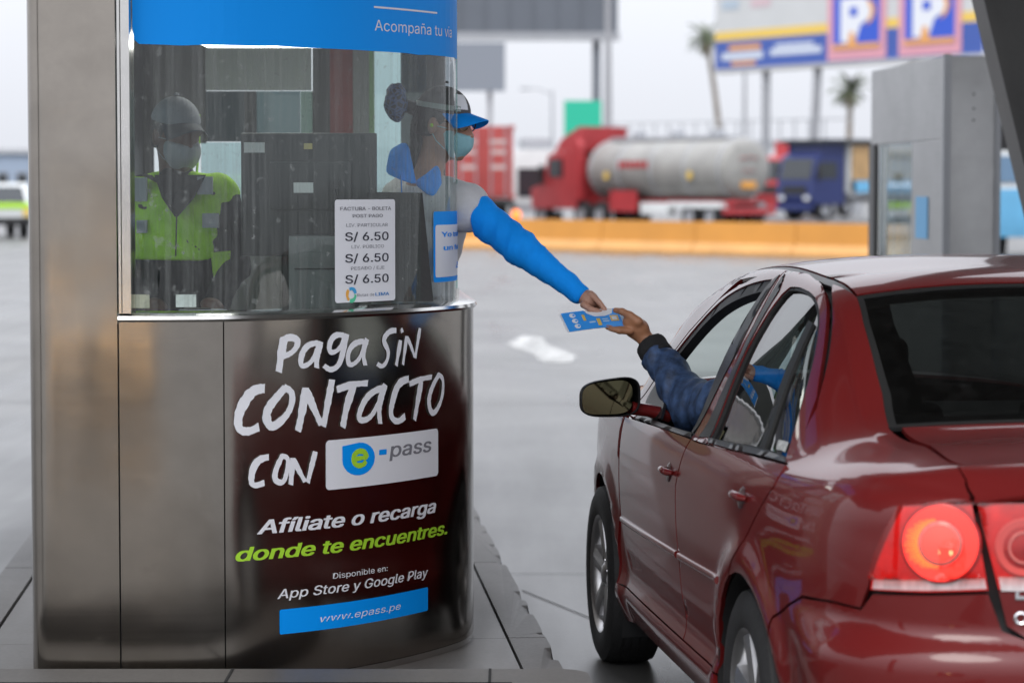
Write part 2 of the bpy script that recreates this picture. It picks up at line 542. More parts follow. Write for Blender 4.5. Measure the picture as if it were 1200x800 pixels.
def concrete_mat(name, c0, c1, rough=(.25, .6), joints=None, spec=.5):
    m = bpy.data.materials.new(name); m.use_nodes = True
    nt = m.node_tree; N, L = nt.nodes, nt.links
    b = N["Principled BSDF"]; b.inputs["Specular IOR Level"].default_value = spec
    tc = N.new("ShaderNodeTexCoord")
    n1 = N.new("ShaderNodeTexNoise"); n1.inputs["Scale"].default_value = .55; n1.inputs["Detail"].default_value = 8; n1.inputs["Roughness"].default_value = .6
    mp = N.new("ShaderNodeMapping"); mp.inputs["Scale"].default_value = (2.2, .22, 1)
    n2 = N.new("ShaderNodeTexNoise"); n2.inputs["Scale"].default_value = .8; n2.inputs["Detail"].default_value = 6
    n3 = N.new("ShaderNodeTexNoise"); n3.inputs["Scale"].default_value = 60; n3.inputs["Detail"].default_value = 4
    L.new(tc.outputs["Object"], n1.inputs["Vector"]); L.new(tc.outputs["Object"], mp.inputs["Vector"]); L.new(mp.outputs[0], n2.inputs["Vector"]); L.new(tc.outputs["Object"], n3.inputs["Vector"])
    a = N.new("ShaderNodeMath"); a.operation = 'ADD'; L.new(n1.outputs["Fac"], a.inputs[0]); L.new(n2.outputs["Fac"], a.inputs[1])
    a2 = N.new("ShaderNodeMath"); a2.operation = 'MULTIPLY_ADD'; a2.inputs[1].default_value = .25; L.new(n3.outputs["Fac"], a2.inputs[0]); L.new(a.outputs[0], a2.inputs[2])
    cr = N.new("ShaderNodeValToRGB")
    cr.color_ramp.elements[0].position, cr.color_ramp.elements[1].position = .40, .60
    mh = N.new("ShaderNodeMath"); mh.operation = 'MULTIPLY'; mh.inputs[1].default_value = .445; L.new(a2.outputs[0], mh.inputs[0])
    cr.color_ramp.elements[0].color = (*c0, 1); cr.color_ramp.elements[1].color = (*c1, 1)
    L.new(mh.outputs[0], cr.inputs["Fac"]); L.new(cr.outputs["Color"], b.inputs["Base Color"])
    mr = N.new("ShaderNodeMapRange"); mr.inputs["From Min"].default_value, mr.inputs["From Max"].default_value = .35, .65
    mr.inputs["To Min"].default_value, mr.inputs["To Max"].default_value = rough
    L.new(n2.outputs["Fac"], mr.inputs["Value"]); L.new(mr.outputs[0], b.inputs["Roughness"])
    bp = N.new("ShaderNodeBump"); bp.inputs["Strength"].default_value = .12; bp.inputs["Distance"].default_value = .003
    L.new(n3.outputs["Fac"], bp.inputs["Height"]); L.new(bp.outputs[0], b.inputs["Normal"])
    MATS[name] = m
    return m

# ------------------------------------------------------------------ lettering
FONT = None
try:
    FONT = bpy.data.fonts.load(os.path.join(bpy.utils.system_resource('DATAFILES', path='fonts'), 'Inter.woff2'))
except Exception:
    FONT = None
def text_geo(body, bold=0.0, shear=0.0, space=1.0):
    """flat lettering as verts (x,y) and faces; cap height about 0.73, width returned"""
    c = bpy.data.curves.new("lettering", 'FONT')
    if FONT: c.font = FONT
    c.body = body; c.offset = bold; c.shear = shear; c.space_character = space; c.resolution_u = 4
    o = bpy.data.objects.new("lettering", c); COL.objects.link(o)
    dg = bpy.context.evaluated_depsgraph_get()
    me = bpy.data.meshes.new_from_object(o.evaluated_get(dg))
    bm = bmesh.new(); bm.from_mesh(me)
    bmesh.ops.triangulate(bm, faces=bm.faces[:])
    # split long edges so that the letters can follow a curved wall
    V = [(v.co.x, v.co.y) for v in bm.verts]; bm.verts.index_update()
    Fc = [tuple(v.index for v in f.verts) for f in bm.faces]
    bm.free(); bpy.data.objects.remove(o); bpy.data.curves.remove(c); bpy.data.meshes.remove(me)
    xs = [v[0] for v in V]
    return V, Fc, min(xs), max(xs)
def text_mb(mb, body, place, x0, x1, y0, h, bold=0.0, shear=0.0, off=0.0):
    """lettering stretched between x0 and x1 (along the surface), baseline y0, cap height h; place(x, y, off) gives the 3-D point.
    Bold letters are laid over themselves a few times, each layer a hair higher"""
    V, Fc, a, b = text_geo(body, 0, shear)
    sx = (x1 - x0) / (b - a); sy = h / .73
    lay = [(0, 0)] if bold <= 0 else [(-bold, -bold * .4), (bold, bold * .4), (-bold, bold * .4), (bold, -bold * .4), (0, 0)]
    for k, (dx, dy) in enumerate(lay):
        mb.add([place(x0 + (v[0] + dx - a) * sx, y0 + (v[1] + dy) * sy, off + k * .00012) for v in V], Fc)
def rrect(x0, y0, x1, y1, r, n=6, corners=(1, 1, 1, 1)):
    """rounded rectangle outline; corners: bottom left, bottom right, top right, top left"""
    P = []
    for (cx, cy, a0, on, sx, sy) in ((x0 + r, y0 + r, 180, corners[0], x0, y0), (x1 - r, y0 + r, 270, corners[1], x1, y0), (x1 - r, y1 - r, 0, corners[2], x1, y1), (x0 + r, y1 - r, 90, corners[3], x0, y1)):
        if on:
            for k in range(n + 1):
                w = R(a0 + 90 * k / n); P.append((cx + r * math.cos(w), cy + r * math.sin(w)))
        else: P.append((sx, sy))
    return P
def sheet_mb(mb, poly, place, off, step=.03):
    V, Fc = cdt_region(poly, [], step)
    mb.add([place(a, b, off) for a, b in V], Fc)
def stroke_mb(mb, pts, wid, place, off, tap=.75):
    """brush stroke: a ribbon of changing width with blunt rough ends"""
    pts = [np.array(p, float) for p in pts]
    if len(pts) > 2:
        t = np.cumsum([0] + [np.linalg.norm(pts[i + 1] - pts[i]) for i in range(len(pts) - 1)])
        f = nat_spline(t, np.array(pts)); n = max(8, len(pts) * 5)
        pts = [f(t[-1] * i / (n - 1)) for i in range(n)]
    else:
        pts = [pts[0] + (pts[1] - pts[0]) * i / 7 for i in range(8)]
    n = len(pts); vs, fs = [], []
    for i, p in enumerate(pts):
        d = pts[min(i + 1, n - 1)] - pts[max(i - 1, 0)]; d = d / (np.linalg.norm(d) + 1e-9)
        nn = np.array((-d[1], d[0]))
        u = i / (n - 1)
        w = wid * .5 * (tap + (1 - tap) * math.sin(math.pi * min(1, u * 1.3 + .1))) * (1 + .10 * random.uniform(-1, 1))
        vs += [p + nn * w + d * random.uniform(-1, 1) * wid * .05, p - nn * w]
    e = pts[-1] - pts[-2]; e = e / (np.linalg.norm(e) + 1e-9)
    vs[-2] = vs[-2] + e * wid * .18; vs[0] = vs[0] - e * wid * .05
    for i in range(n - 1): fs.append((2 * i, 2 * i + 1, 2 * i + 3, 2 * i + 2))
    mb.add([place(v[0], v[1], off) for v in vs], fs)
# ================================================================== SETTING
M_ROAD = concrete_mat("road_concrete", (.060, .060, .060), (.135, .134, .131), rough=(.26, .46), spec=.32)
M_ISLAND = concrete_mat("island_concrete", (.095, .09, .085), (.20, .19, .178), rough=(.4, .75))
M_KERB = concrete_mat("kerb_concrete", (.085, .08, .076), (.24, .23, .22), rough=(.5, .8))
M_JOINT = pm("joint_filler", (.03, .03, .03), .9)
M_RUBBER = pm("black_rubber", (.010, .010, .010), 1.0, spec=.08, noise=(14, .4))

g = MB(); n = 24
xs = [-900 + 1800 * i / n for i in range(n + 1)]; ys = [-80 + 2080 * (i / n) ** 1.6 for i in range(n + 1)]
g.add([(x, y, 0) for y in ys for x in xs], [(j * (n + 1) + i, j * (n + 1) + i + 1, (j + 1) * (n + 1) + i + 1, (j + 1) * (n + 1) + i) for j in range(n) for i in range(n)])
tag(g.build("road", M_ROAD), "wide wet grey concrete road of the toll plaza", kind="structure")

def strip(name, a, b, w, z, mat):
    a, b = Vector(a), Vector(b); t = (b - a).normalized(); s = Vector((-t.y, t.x, 0)) * w / 2
    m = MB().add([(p.x, p.y, z) for p in (a - s, b - s, b + s, a + s)], [(0, 1, 2, 3)])
    return tag(m.build(name, mat), kind="structure")
M_JOINT = pm("road_joint_filler", (.06, .06, .06), .8)
strip("road_joint", gnd(612, 692), gnd(760, 752), .008, .004, M_JOINT)
strip("road_joint", gnd(470, 672), gnd(1250, 674), .008, .005, M_JOINT)
strip("road_joint", gnd(-200, 470), gnd(700, 474), .015, .004, M_JOINT)
strip("road_joint", gnd(560, 430), gnd(900, 440), .015, .005, M_JOINT)

M_JOINT = MATS["joint_filler"]
# worn painted arrow on the lane ahead
M_PAINT = pm("worn_road_paint", (.40, .40, .39), .6, noise=(2.2, .3))
_nt = M_PAINT.node_tree; _b = _nt.nodes["Principled BSDF"]                      # worn through in patches
_n = _nt.nodes.new("ShaderNodeTexNoise"); _n.inputs["Scale"].default_value = 3.2; _n.inputs["Detail"].default_value = 8; _n.inputs["Roughness"].default_value = .7
_tc = _nt.nodes.new("ShaderNodeTexCoord"); _mr = _nt.nodes.new("ShaderNodeMapRange")
_mr.inputs["From Min"].default_value, _mr.inputs["From Max"].default_value = .36, .52
_mr.inputs["To Min"].default_value, _mr.inputs["To Max"].default_value = .15, .92
_nt.links.new(_tc.outputs["Object"], _n.inputs["Vector"]); _nt.links.new(_n.outputs["Fac"], _mr.inputs["Value"]); _nt.links.new(_mr.outputs[0], _b.inputs["Alpha"])
ap = [(594, 402), (612, 394), (636, 395), (640, 403), (676, 417), (668, 425), (634, 424), (622, 412), (604, 408)]
mk = MB(); q = [gnd(*p, z=.006) for p in ap]
V2, F2 = cdt_region([(p.x, p.y) for p in q], [], .5)
mk.add([(a, b, .006) for a, b in V2], F2)
tag(mk.build("road_marking", M_PAINT), kind="structure")

# ------------------------------------------------------------------ island: kerb stones and slabs
IE = Vector((-.0788, .9969, 0)); IN = Vector((.9969, .0788, 0))
I0 = Vector((.158, 8.84, 0))                                        # a point on the right-hand kerb face
def isl(a, b, z=0.0):                                               # a along, b inward from the right kerb face
    p = I0 + IE * a - IN * b
    return Vector((p.x, p.y, z))
ISL_Z, ISL_W = .15, 2.04
island = thing("toll_island", None, None, isl(0, 0))
tag(island, "raised concrete toll island the booth stands on", kind="structure")
def rel(p): return Vector(p) - island.location
def slab(name, a0, a1, b0, b1, z, mat, chip=None, bev=.006):
    """one slab; chip breaks pieces out of its outer edge"""
    m = MB()
    n = max(2, int((a1 - a0) / .016)) if chip else 1
    outer = []
    for i in range(n + 1):
        a = a0 + (a1 - a0) * i / n
        c = 0.0
        if chip:
            c = chip * max(0, .10 + .75 * math.sin(a * 4.3 + 1) * math.sin(a * 9.7 + .6) + .22 * math.sin(a * 15.1 + 2 * math.sin(a * 5)) + .07 * math.sin(a * 41))
        outer.append((a, c))
    bot = [isl(a, b0 - .004) for a, c in outer] + [isl(a1, b1), isl(a0, b1)]
    low = [isl(a, b0 + c * .25, z - .05 - c * .5) for a, c in outer] + [isl(a1, b1, z - .02), isl(a0, b1, z - .02)]
    top = [isl(a, b0 + c + .008, z - (c > .004) * .012) for a, c in outer] + [isl(a1, b1, z), isl(a0, b1, z)]
    tin = [isl(a, b0 + c * 1.0 + .03, z) for a, c in outer]
    N_ = len(bot)
    vs = [rel(p) for p in bot + low + top] + [rel(p) for p in tin]
    fs = []
    for k in range(N_):
        k2 = (k + 1) % N_
        fs += [(k, k2, N_ + k2, N_ + k), (N_ + k, N_ + k2, 2 * N_ + k2, 2 * N_ + k)]
    t0 = 3 * N_
    for k in range(n): fs.append((2 * N_ + k, 2 * N_ + k + 1, t0 + k + 1, t0 + k))
    fs.append(tuple([t0 + k for k in range(n + 1)] + [2 * N_ + n + 1, 2 * N_ + n + 2]))
    fs += [(2 * N_ + n, 2 * N_ + n + 1, t0 + n), (2 * N_, t0, 2 * N_ + n + 2)]
    m.add(vs, fs)
    return m.build(name, mat, island, angle=30)
G = .005
aj = [-.62, .43, 2.3, 4.2, 6.1, 8.0]
for k in range(5):
    slab("kerb_stone", aj[k] + G, aj[k + 1] - G, 0, .135, ISL_Z, M_KERB, chip=.013 if k < 3 else .008)
    m = MB()
    a, b = aj[k] + G, aj[k + 1] - G
    q = [isl(a, ISL_W), isl(b, ISL_W), isl(b, ISL_W - .13), isl(a, ISL_W - .13)]
    m.prism([(rel(p).x, rel(p).y) for p in q], 0, ISL_Z - .002)
    m.build("kerb_stone", M_KERB, island)
    nb = [.14 + G, .75, 1.36, ISL_W - .135 - G]
    for j in range(3):
        q = [isl(a, nb[j] + (G if j else 0)), isl(b, nb[j] + (G if j else 0)), isl(b, nb[j + 1] - G), isl(a, nb[j + 1] - G)]
        MB().prism([(rel(p).x, rel(p).y) for p in q], 0, ISL_Z + random.uniform(-.002, .002)).build("paving_slab", M_ISLAND, island)
q = [isl(aj[0], .02), isl(aj[-1], .02), isl(aj[-1], ISL_W - .02), isl(aj[0], ISL_W - .02)]
MB().prism([(rel(p).x, rel(p).y) for p in q], .002, ISL_Z - .02).build("joint_bed", M_JOINT, island)

# raised platform in front of the booth, rounded at its far right corner
PZ = .236
plat = [(-2.2, 8.19), (-2.2, 2.5), (.62, 2.5), (.26, 7.6)] + [(.235 - .09 + .09 * math.cos(R(a)), 8.10 + .09 * math.sin(R(a))) for a in range(10, 91, 10)]
pb = MB()
inn = [(p[0] * .995 - .004, p[1] - .012 if p[1] > 8 else p[1]) for p in plat]
n = len(plat)
pb.add([(x, y, 0) for x, y in plat] + [(x, y, PZ - .015) for x, y in plat] + [(x, y, PZ) for x, y in inn],
       [(k, (k + 1) % n, n + (k + 1) % n, n + k) for k in range(n)] + [(n + k, n + (k + 1) % n, 2 * n + (k + 1) % n, 2 * n + k) for k in range(n)] + [tuple(range(2 * n, 3 * n))])
tag(pb.build("island_platform", M_ISLAND), "worn concrete platform edge in front of the booth", kind="structure")
pj = MB()
for px in (268, 574): 
    p = gnd(px, 792, PZ)
    pj.box((p.x - .004, 6, PZ + .001), (p.x + .004, 8.17, PZ + .003))
tag(pj.build("platform_joint", M_JOINT), kind="structure")
mat_ = MB().box((-2.1, 7.0, PZ + .002), (.0, 7.885, PZ + .014), bev=.004)  # mat added below the frame so the foot of the steel reflects dark
tag(mat_.build("added_dark_mat", M_RUBBER), "black mat added out of view, mirrored as a dark band in the booth steel", "mat")

# ------------------------------------------------------------------ canopy over the lanes
M_SOFFIT = pm("canopy_soffit", (.33, .32, .30), .55, noise=(.6, .15))
M_DARKSTEEL = pm("dark_painted_steel", (.05, .048, .045), .45, noise=(3, .25), bump=(40, .1))
can = thing("canopy", "wide flat roof over the toll lanes held by dark steel legs", "canopy", (0, 2, 0))
MB().box((-22, 2.2, 5.9), (22, 12.5, 6.2)).build("roof", M_SOFFIT, can)
for y in (2.6, 5.4, 8.2, 11.0):
    MB().box((-22, y - .12, 5.55), (22, y + .12, 5.898)).build("beam", M_SOFFIT, can)
leg = MB()
def legpt(z): return 2.25 + (2.58 - z) * .245
Yl = 13.0
p0, p1 = legpt(0), legpt(5.5)
leg.add([(p0, Yl - 2 - .2, 0), (p0 + .46, Yl - 2 - .2, 0), (p0 + .46, Yl - 2 + .25, 0), (p0, Yl - 2 + .25, 0), (p1, Yl - 2 - .2, 5.3), (p1 + .46, Yl - 2 - .2, 5.3), (p1 + .46, Yl - 2 + .25, 5.3), (p1, Yl - 2 + .25, 5.3)],
        [(0, 1, 2, 3), (4, 5, 6, 7), (0, 1, 5, 4), (1, 2, 6, 5), (2, 3, 7, 6), (3, 0, 4, 7)])
lo = leg.build("leg", M_DARKSTEEL, can, smooth=False)
fl = MB()
for dx in (-.03, .45):
    fl.add([(p0 + dx, Yl - 2.23, 0), (p0 + dx + .04, Yl - 2.23, 0), (p1 + dx + .04, Yl - 2.23, 5.3), (p1 + dx, Yl - 2.23, 5.3), (p0 + dx, Yl - 2.202, 0), (p0 + dx + .04, Yl - 2.202, 0), (p1 + dx + .04, Yl - 2.202, 5.3), (p1 + dx, Yl - 2.202, 5.3)],
           [(0, 1, 2, 3), (7, 6, 5, 4), (0, 1, 5, 4), (1, 2, 6, 5), (2, 3, 7, 6), (3, 0, 4, 7)])
fl.build("leg_flange", M_DARKSTEEL, can, smooth=False)
MB().box((-7.2, -.6, 0), (-6.7, -.1, 5.55)).build("leg", M_DARKSTEEL, can, smooth=False)  # unseen column, added for a dark reflection in the booth's corner

# ================================================================== TOLL BOOTH
M_STEEL = steel_mat("brushed_steel")
M_STEEL_TRIM = steel_mat("steel_trim", (.62, .61, .59), .16, (200, 200, 3), .001)
M_BLUE = pm("sky_blue_vinyl", (.0, .33, 1.0), .55, spec=.2)
M_WHITE = pm("white_vinyl", (.83, .84, .88), .55, spec=.3)
M_GREEN = pm("lime_vinyl", (.42, .74, .04), .5)
M_INK = pm("black_ink", (.03, .03, .05), .6)
M_GREYINK = pm("grey_ink", (.22, .22, .25), .6)
M_DARKPANEL = pm("dark_interior_panel", (.055, .058, .06), .55, noise=(5, .2))
M_GREYPANEL = pm("grey_interior_panel", (.22, .23, .225), .6, noise=(3, .12))
M_BLACKPL = pm("black_plastic", (.012, .012, .013), .4, bump=(90, .08))
M_GLASS = glass_mat("booth_glass", (.86, .93, .91), 1.5, dirt=.30, dirt_col=(.34, .36, .35), streak=(55, 55, 1.3))

BC = [(-1.478, 8.46), (-1.478, 8.36), (-1.472, 8.30), (-1.452, 8.262), (-1.40, 8.252), (-1.30, 8.25), (-1.197, 8.25), (-1.04, 8.252), (-.877, 8.28), (-.724, 8.365), (-.584, 8.468), (-.44, 8.615), (-.305, 8.80), (-.22, 8.945), (-.168, 9.055), (-.14, 9.17), (-.132, 9.30), (-.14, 9.45)]
_t = np.cumsum([0] + [math.hypot(BC[i + 1][0] - BC[i][0], BC[i + 1][1] - BC[i][1]) for i in range(len(BC) - 1)])
_bc = nat_spline(_t, np.array(BC)); S_END = float(_t[-1]); S_COL = float(_t[6])
def booth_pt(s, w, off=0.0):
    if s <= S_END:
        p = _bc(s); q = _bc(s + .002) - _bc(s - .002)
    else:
        p = _bc(S_END); q = np.array((IE.x, IE.y)); p = p + q * (s - S_END)
    q = q / np.linalg.norm(q)
    return Vector((p[0] + q[1] * off, p[1] - q[0] * off, w))
_SS = np.linspace(0, S_END, 500)
_SP = {}
def booth_inv(px, py, off=0.0):
    """where a photograph pixel meets the booth's curved front: (distance along it, height)"""
    if off not in _SP: _SP[off] = [booth_pt(s, 0, off) for s in _SS]
    d = ray(px, py); k = d.x / d.y
    P = _SP[off]
    g0 = P[0].x - P[0].y * k
    for i in range(1, len(P)):
        g1 = P[i].x - P[i].y * k
        if g0 < 0 <= g1:
            t = g0 / (g0 - g1)
            s = _SS[i - 1] + (_SS[i] - _SS[i - 1]) * t
            return s, EYE + d.z / d.y * (P[i - 1].y + (P[i].y - P[i - 1].y) * t)
        g0 = g1
    return S_END - .15, EYE + d.z / d.y * 9.2
booth = thing("toll_booth", "rounded stainless steel toll booth with curved window and blue header", "toll booth", (-.8, 9.4, ISL_Z))
BL = booth.location
def bp(s, w, off=0.0): return booth_pt(s, w, off) - BL
LEDGE = 1.285
def bpatch(name, s0, s1, w0, w1, mat, off=0.0, step=.03, flange=.02, r=.0):
    return patches(name, [patch_data([(s0, w0), (s1, w0), (s1, w1), (s0, w1)], lambda a, b: bp(a, b, off), step=step, flange=flange)], mat, booth)
s_a = booth_inv(140, 560)[0]; s_b = booth_inv(263, 560)[0]
SIDE = 1.35
bpatch("corner_column", 0, s_a - .003, .15, 3.4, M_STEEL)
bpatch("front_panel", s_a + .002, s_b - .002, .175, LEDGE, M_STEEL)
bpatch("front_panel", s_b + .002, S_END + SIDE, .175, LEDGE, M_STEEL)
bpatch("plinth", s_a + .002, S_END + SIDE, .15, .172, M_STEEL_TRIM, off=-.004)
bpatch("inner_wall", .05, S_END + SIDE, .15, LEDGE - .01, M_DARKPANEL, off=-.03, step=.06, flange=0)
# rounded ledge under the window
prof = [(-.03, LEDGE - .004), (.006, LEDGE - .002), (.012, LEDGE + .006), (.008, LEDGE + .016), (-.012, LEDGE + .022), (-.05, LEDGE + .026), (-.12, LEDGE + .027)]
ns = 70; ss = [s_a + (S_END + SIDE - s_a) * i / ns for i in range(ns + 1)]
lm = MB(); m_ = len(prof)
lm.add([bp(s, w, o) for s in ss for o, w in prof], [(i * m_ + k, (i + 1) * m_ + k, (i + 1) * m_ + k + 1, i * m_ + k + 1) for i in range(ns) for k in range(m_ - 1)])
lm.build("window_ledge", M_STEEL_TRIM, booth)
# upright trim at the window's edge
trim = MB()
for (o0, o1, d0, d1) in ((.004, .012, -.10, .010), (.014, .040, -.10, .004)):
    a = [bp(s_a + o0, 0, d0), bp(s_a + o0, 0, d1), bp(s_a + o1, 0, d1), bp(s_a + o1, 0, d0)]
    trim.prism([(p.x, p.y) for p in a], LEDGE + .024 - BL.z, 3.4 - BL.z)
trim.build("window_trim", M_STEEL_TRIM, booth, smooth=False)
GOFF = -.058
S_G0 = s_a + .042
s_r = S_END - .10
GTOP = 2.62
gp = bpatch("window_glass", S_G0, s_r, LEDGE + .027, GTOP, M_GLASS, off=GOFF, flange=0, step=.04)
M_GEDGE = glass_mat("glass_edge", (.60, .78, .74), 1.5, dirt=.22, dirt_col=(.75, .80, .79))
ge = MB(); e = [bp(s_r - .016, 0, GOFF - .006), bp(s_r - .016, 0, GOFF + .004), bp(s_r + .002, 0, GOFF + .004), bp(s_r + .002, 0, GOFF - .006)]
ge.prism([(p.x, p.y) for p in e], LEDGE + .027 - BL.z, GTOP - BL.z); ge.build("glass_edge", M_GEDGE, booth, smooth=False)
gc = MB(); e = [bp(s_r - .02, 0, GOFF - .012), bp(s_r - .02, 0, GOFF + .010), bp(s_r + .012, 0, GOFF + .010), bp(s_r + .012, 0, GOFF - .012)]
gc.prism([(p.x, p.y) for p in e], LEDGE + .027 - BL.z, LEDGE + .06 - BL.z); gc.build("glass_clamp", M_STEEL_TRIM, booth, smooth=False)
# header, roof
bpatch("header_panel", s_a + .002, S_END + SIDE, GTOP, 3.4, M_STEEL, off=-.02)
roofp = [booth_pt(s, 0, .12) - BL for s in np.linspace(0, S_END + SIDE, 40)] + [Vector((-1.6, 10.75, 0)) - BL]
MB().prism([(p.x, p.y) for p in roofp], 3.402 - BL.z, 3.55 - BL.z).build("roof", M_SOFFIT, booth)
MB().prism([(p.x * .97, p.y * .97) for p in roofp], 2.72 - BL.z, 2.75 - BL.z).build("ceiling", M_GREYPANEL, booth)
# left and rear walls with their windows
def bbox(name, lo, hi, mat, bev=0.0):
    return MB().box(tuple(Vector(lo) - BL), tuple(Vector(hi) - BL), bev=bev).build(name, mat, booth)
RY = 10.66
M_TGLASS = glass_mat("rear_glass", (.70, .80, .80), 1.45, dirt=.10)
bbox("side_wall", (-1.478, 8.46, .15), (-1.44, RY, 1.30), M_STEEL)
bbox("side_window_frame", (-1.475, 8.46, 1.303), (-1.44, 8.60, 2.72), M_DARKPANEL)
bbox("side_window_frame", (-1.475, 9.70, 1.303), (-1.44, RY, 2.72), M_DARKPANEL)
bbox("side_window_frame", (-1.475, 8.603, 2.25), (-1.44, 9.697, 2.72), M_DARKPANEL)
bbox("side_window", (-1.462, 8.60, 1.30), (-1.456, 9.70, 2.25), M_TGLASS)
bbox("rear_wall", (-1.44, RY, .15), (-.30, RY + .04, 1.55), M_GREYPANEL)
def rear(name, px0, py0, px1, py1, mat, dy=0.0, th=.03):
    a, b = at(px0, py1, RY + dy), at(px1, py0, RY + dy)
    return bbox(name, (a.x, RY + dy, a.z), (b.x, RY + dy + th, b.z), mat)
rear("rear_post", 112, -20, 178, 245, M_DARKPANEL)
rear("rear_panel", 178, -20, 240, 168, pm("mid_grey_panel", (.15, .15, .155), .6, noise=(4, .15)), .012)
rear("rear_blind", 241, -20, 364, 106, pm("pale_blind", (.40, .43, .42), .7, noise=(9, .08), scale=(12, 1, .4)))
rear("rear_panel", 241, 107, 286, 166, pm("dark_teal_panel", (.018, .045, .06), .5))
rear("rear_window", 236, 167, 286, 246, M_TGLASS, 0, .006)
rear("rear_post", 287, 107, 300, 250, M_DARKPANEL)
rear("rear_window", 301, 107, 352, 250, glass_mat("tinted_rear_glass", (.30, .36, .36), 1.45, dirt=.06), 0, .006)
rear("rear_post", 353, 107, 366, 250, pm("pale_green_frame", (.28, .42, .38), .5), .004)
rear("rear_post", 367, -20, 386, 250, M_DARKPANEL, .0)
rear("rear_panel", 387, -20, 413, 250, pm("dull_red_reflection", (.22, .055, .05), .6, noise=(8, .2)), .003)  # red strip stands in for a stripe reflected in the window
rear("rear_post", 414, -20, 432, 250, M_GREYPANEL)
rear("rear_post", 433, -20, 438, 250, pm("green_edge_frame", (.18, .34, .14), .5), .002)
rear("rear_window", 439, 60, 500, 250, M_TGLASS, 0, .006)
rear("rear_post", 470, 20, 508, 250, M_DARKPANEL, .03)
rear("rear_panel", 439, -20, 512, 60, M_DARKPANEL, .002)
bbox("rear_wall", (-.35, RY + .05, .15), (-.262, RY + .09, 2.7), M_DARKPANEL)
lamp_mat = pm("lit_ceiling_lamp", (.9, .9, .9), .5, emit=(1, .97, .92), estr=4.5)
a, b = at(243, 56, 10.0), at(366, 40, 10.0)
bbox("ceiling_lamp", (a.x, 9.75, a.z), (b.x + .05, 10.02, a.z + .04), lamp_mat)
def inner_slab(name, y1, z0, z1, mat):
    q = [p for p in (booth_pt(s, 0, -.10) for s in np.linspace(.12, S_END + SIDE - .05, 50)) if p.y < y1]
    q = [(p.x - BL.x, p.y - BL.y) for p in q]
    q = [(q[0][0], y1 - BL.y)] + q + [(q[-1][0], y1 - BL.y)]
    MB().prism(q, z0 - BL.z, z1 - BL.z).build(name, mat, booth)
inner_slab("counter", 9.04, 1.24, 1.275, M_GREYPANEL)
inner_slab("floor", RY - .05, .18, .40, M_DARKPANEL)

# ------------------------------------------------------------------ the printing on the booth
def steel_place(o=.0015):
    return lambda a, b, off: bp(a, b, o + off)
SPL = steel_place()
def sinv(px, py): return booth_inv(px, py)
# hand-brushed lettering, traced stroke by stroke
CX, CY, CZ = 270, 370, 945 / 260
def st(pts): return [sinv(CX + x / CZ, CY + y / CZ) for x, y in pts]
K = 1.38 / CZ / F_PX * 8.6
brush = MB(); cnt = [0]
def br(pts, w):
    cnt[0] += 1
    stroke_mb(brush, st(pts), w * K, SPL, .00012 * cnt[0])
br([(228, 92), (216, 160), (205, 236)], 30); br([(214, 108), (258, 92), (284, 106), (268, 148), (224, 172)], 22)
br([(372, 116), (338, 122), (302, 170), (304, 212), (332, 204), (366, 146)], 20); br([(384, 110), (368, 168), (366, 218)], 24)
br([(482, 84), (450, 82), (422, 118), (424, 152), (452, 148), (480, 100)], 19); br([(494, 76), (476, 160), (454, 214), (424, 228), (398, 212)], 22)
br([(566, 108), (532, 116), (500, 162), (506, 206), (536, 194), (564, 140)], 19); br([(580, 98), (564, 160), (572, 208)], 23)
br([(704, 62), (672, 70), (652, 104), (668, 146), (664, 190), (642, 214), (624, 204)], 19)
br([(722, 104), (704, 210)], 19); br([(732, 58), (724, 66)], 17)
br([(748, 86), (732, 206)], 17); br([(750, 90), (770, 140), (782, 176)], 15); br([(804, 52), (784, 178)], 17)
br([(146, 308), (100, 318), (54, 374), (32, 436), (42, 484), (78, 490), (116, 474)], 33)
br([(232, 304), (182, 362), (152, 430), (170, 468), (214, 446), (258, 376), (256, 324), (226, 304)], 28)
br([(318, 306), (304, 400), (286, 488)], 30); br([(320, 316), (356, 400), (384, 462)], 27); br([(430, 272), (412, 370), (394, 468)], 27)
br([(450, 314), (510, 294), (580, 286)], 24); br([(522, 298), (494, 380), (476, 470)], 30)
br([(648, 304), (598, 328), (552, 396), (546, 438), (572, 442), (616, 392), (648, 322)], 23); br([(656, 292), (630, 390), (634, 456)], 27)
br([(756, 268), (716, 288), (686, 366), (682, 428), (704, 448), (738, 428)], 27)
br([(758, 290), (806, 270), (852, 260)], 20); br([(808, 278), (792, 370), (780, 440)], 26)
br([(884, 248), (852, 310), (842, 382), (856, 412), (882, 384), (900, 318), (896, 262), (880, 250)], 21)
br([(162, 600), (122, 612), (88, 676), (92, 716), (140, 710)], 23)
br([(220, 592), (194, 646), (192, 700), (214, 708), (238, 656), (236, 602), (214, 594)], 19)
br([(262, 604), (254, 716)], 21); br([(264, 610), (290, 660), (314, 704)], 19); br([(358, 576), (342, 640), (326, 706)], 20)
brush.build("lettering", M_WHITE, booth, smooth=False)
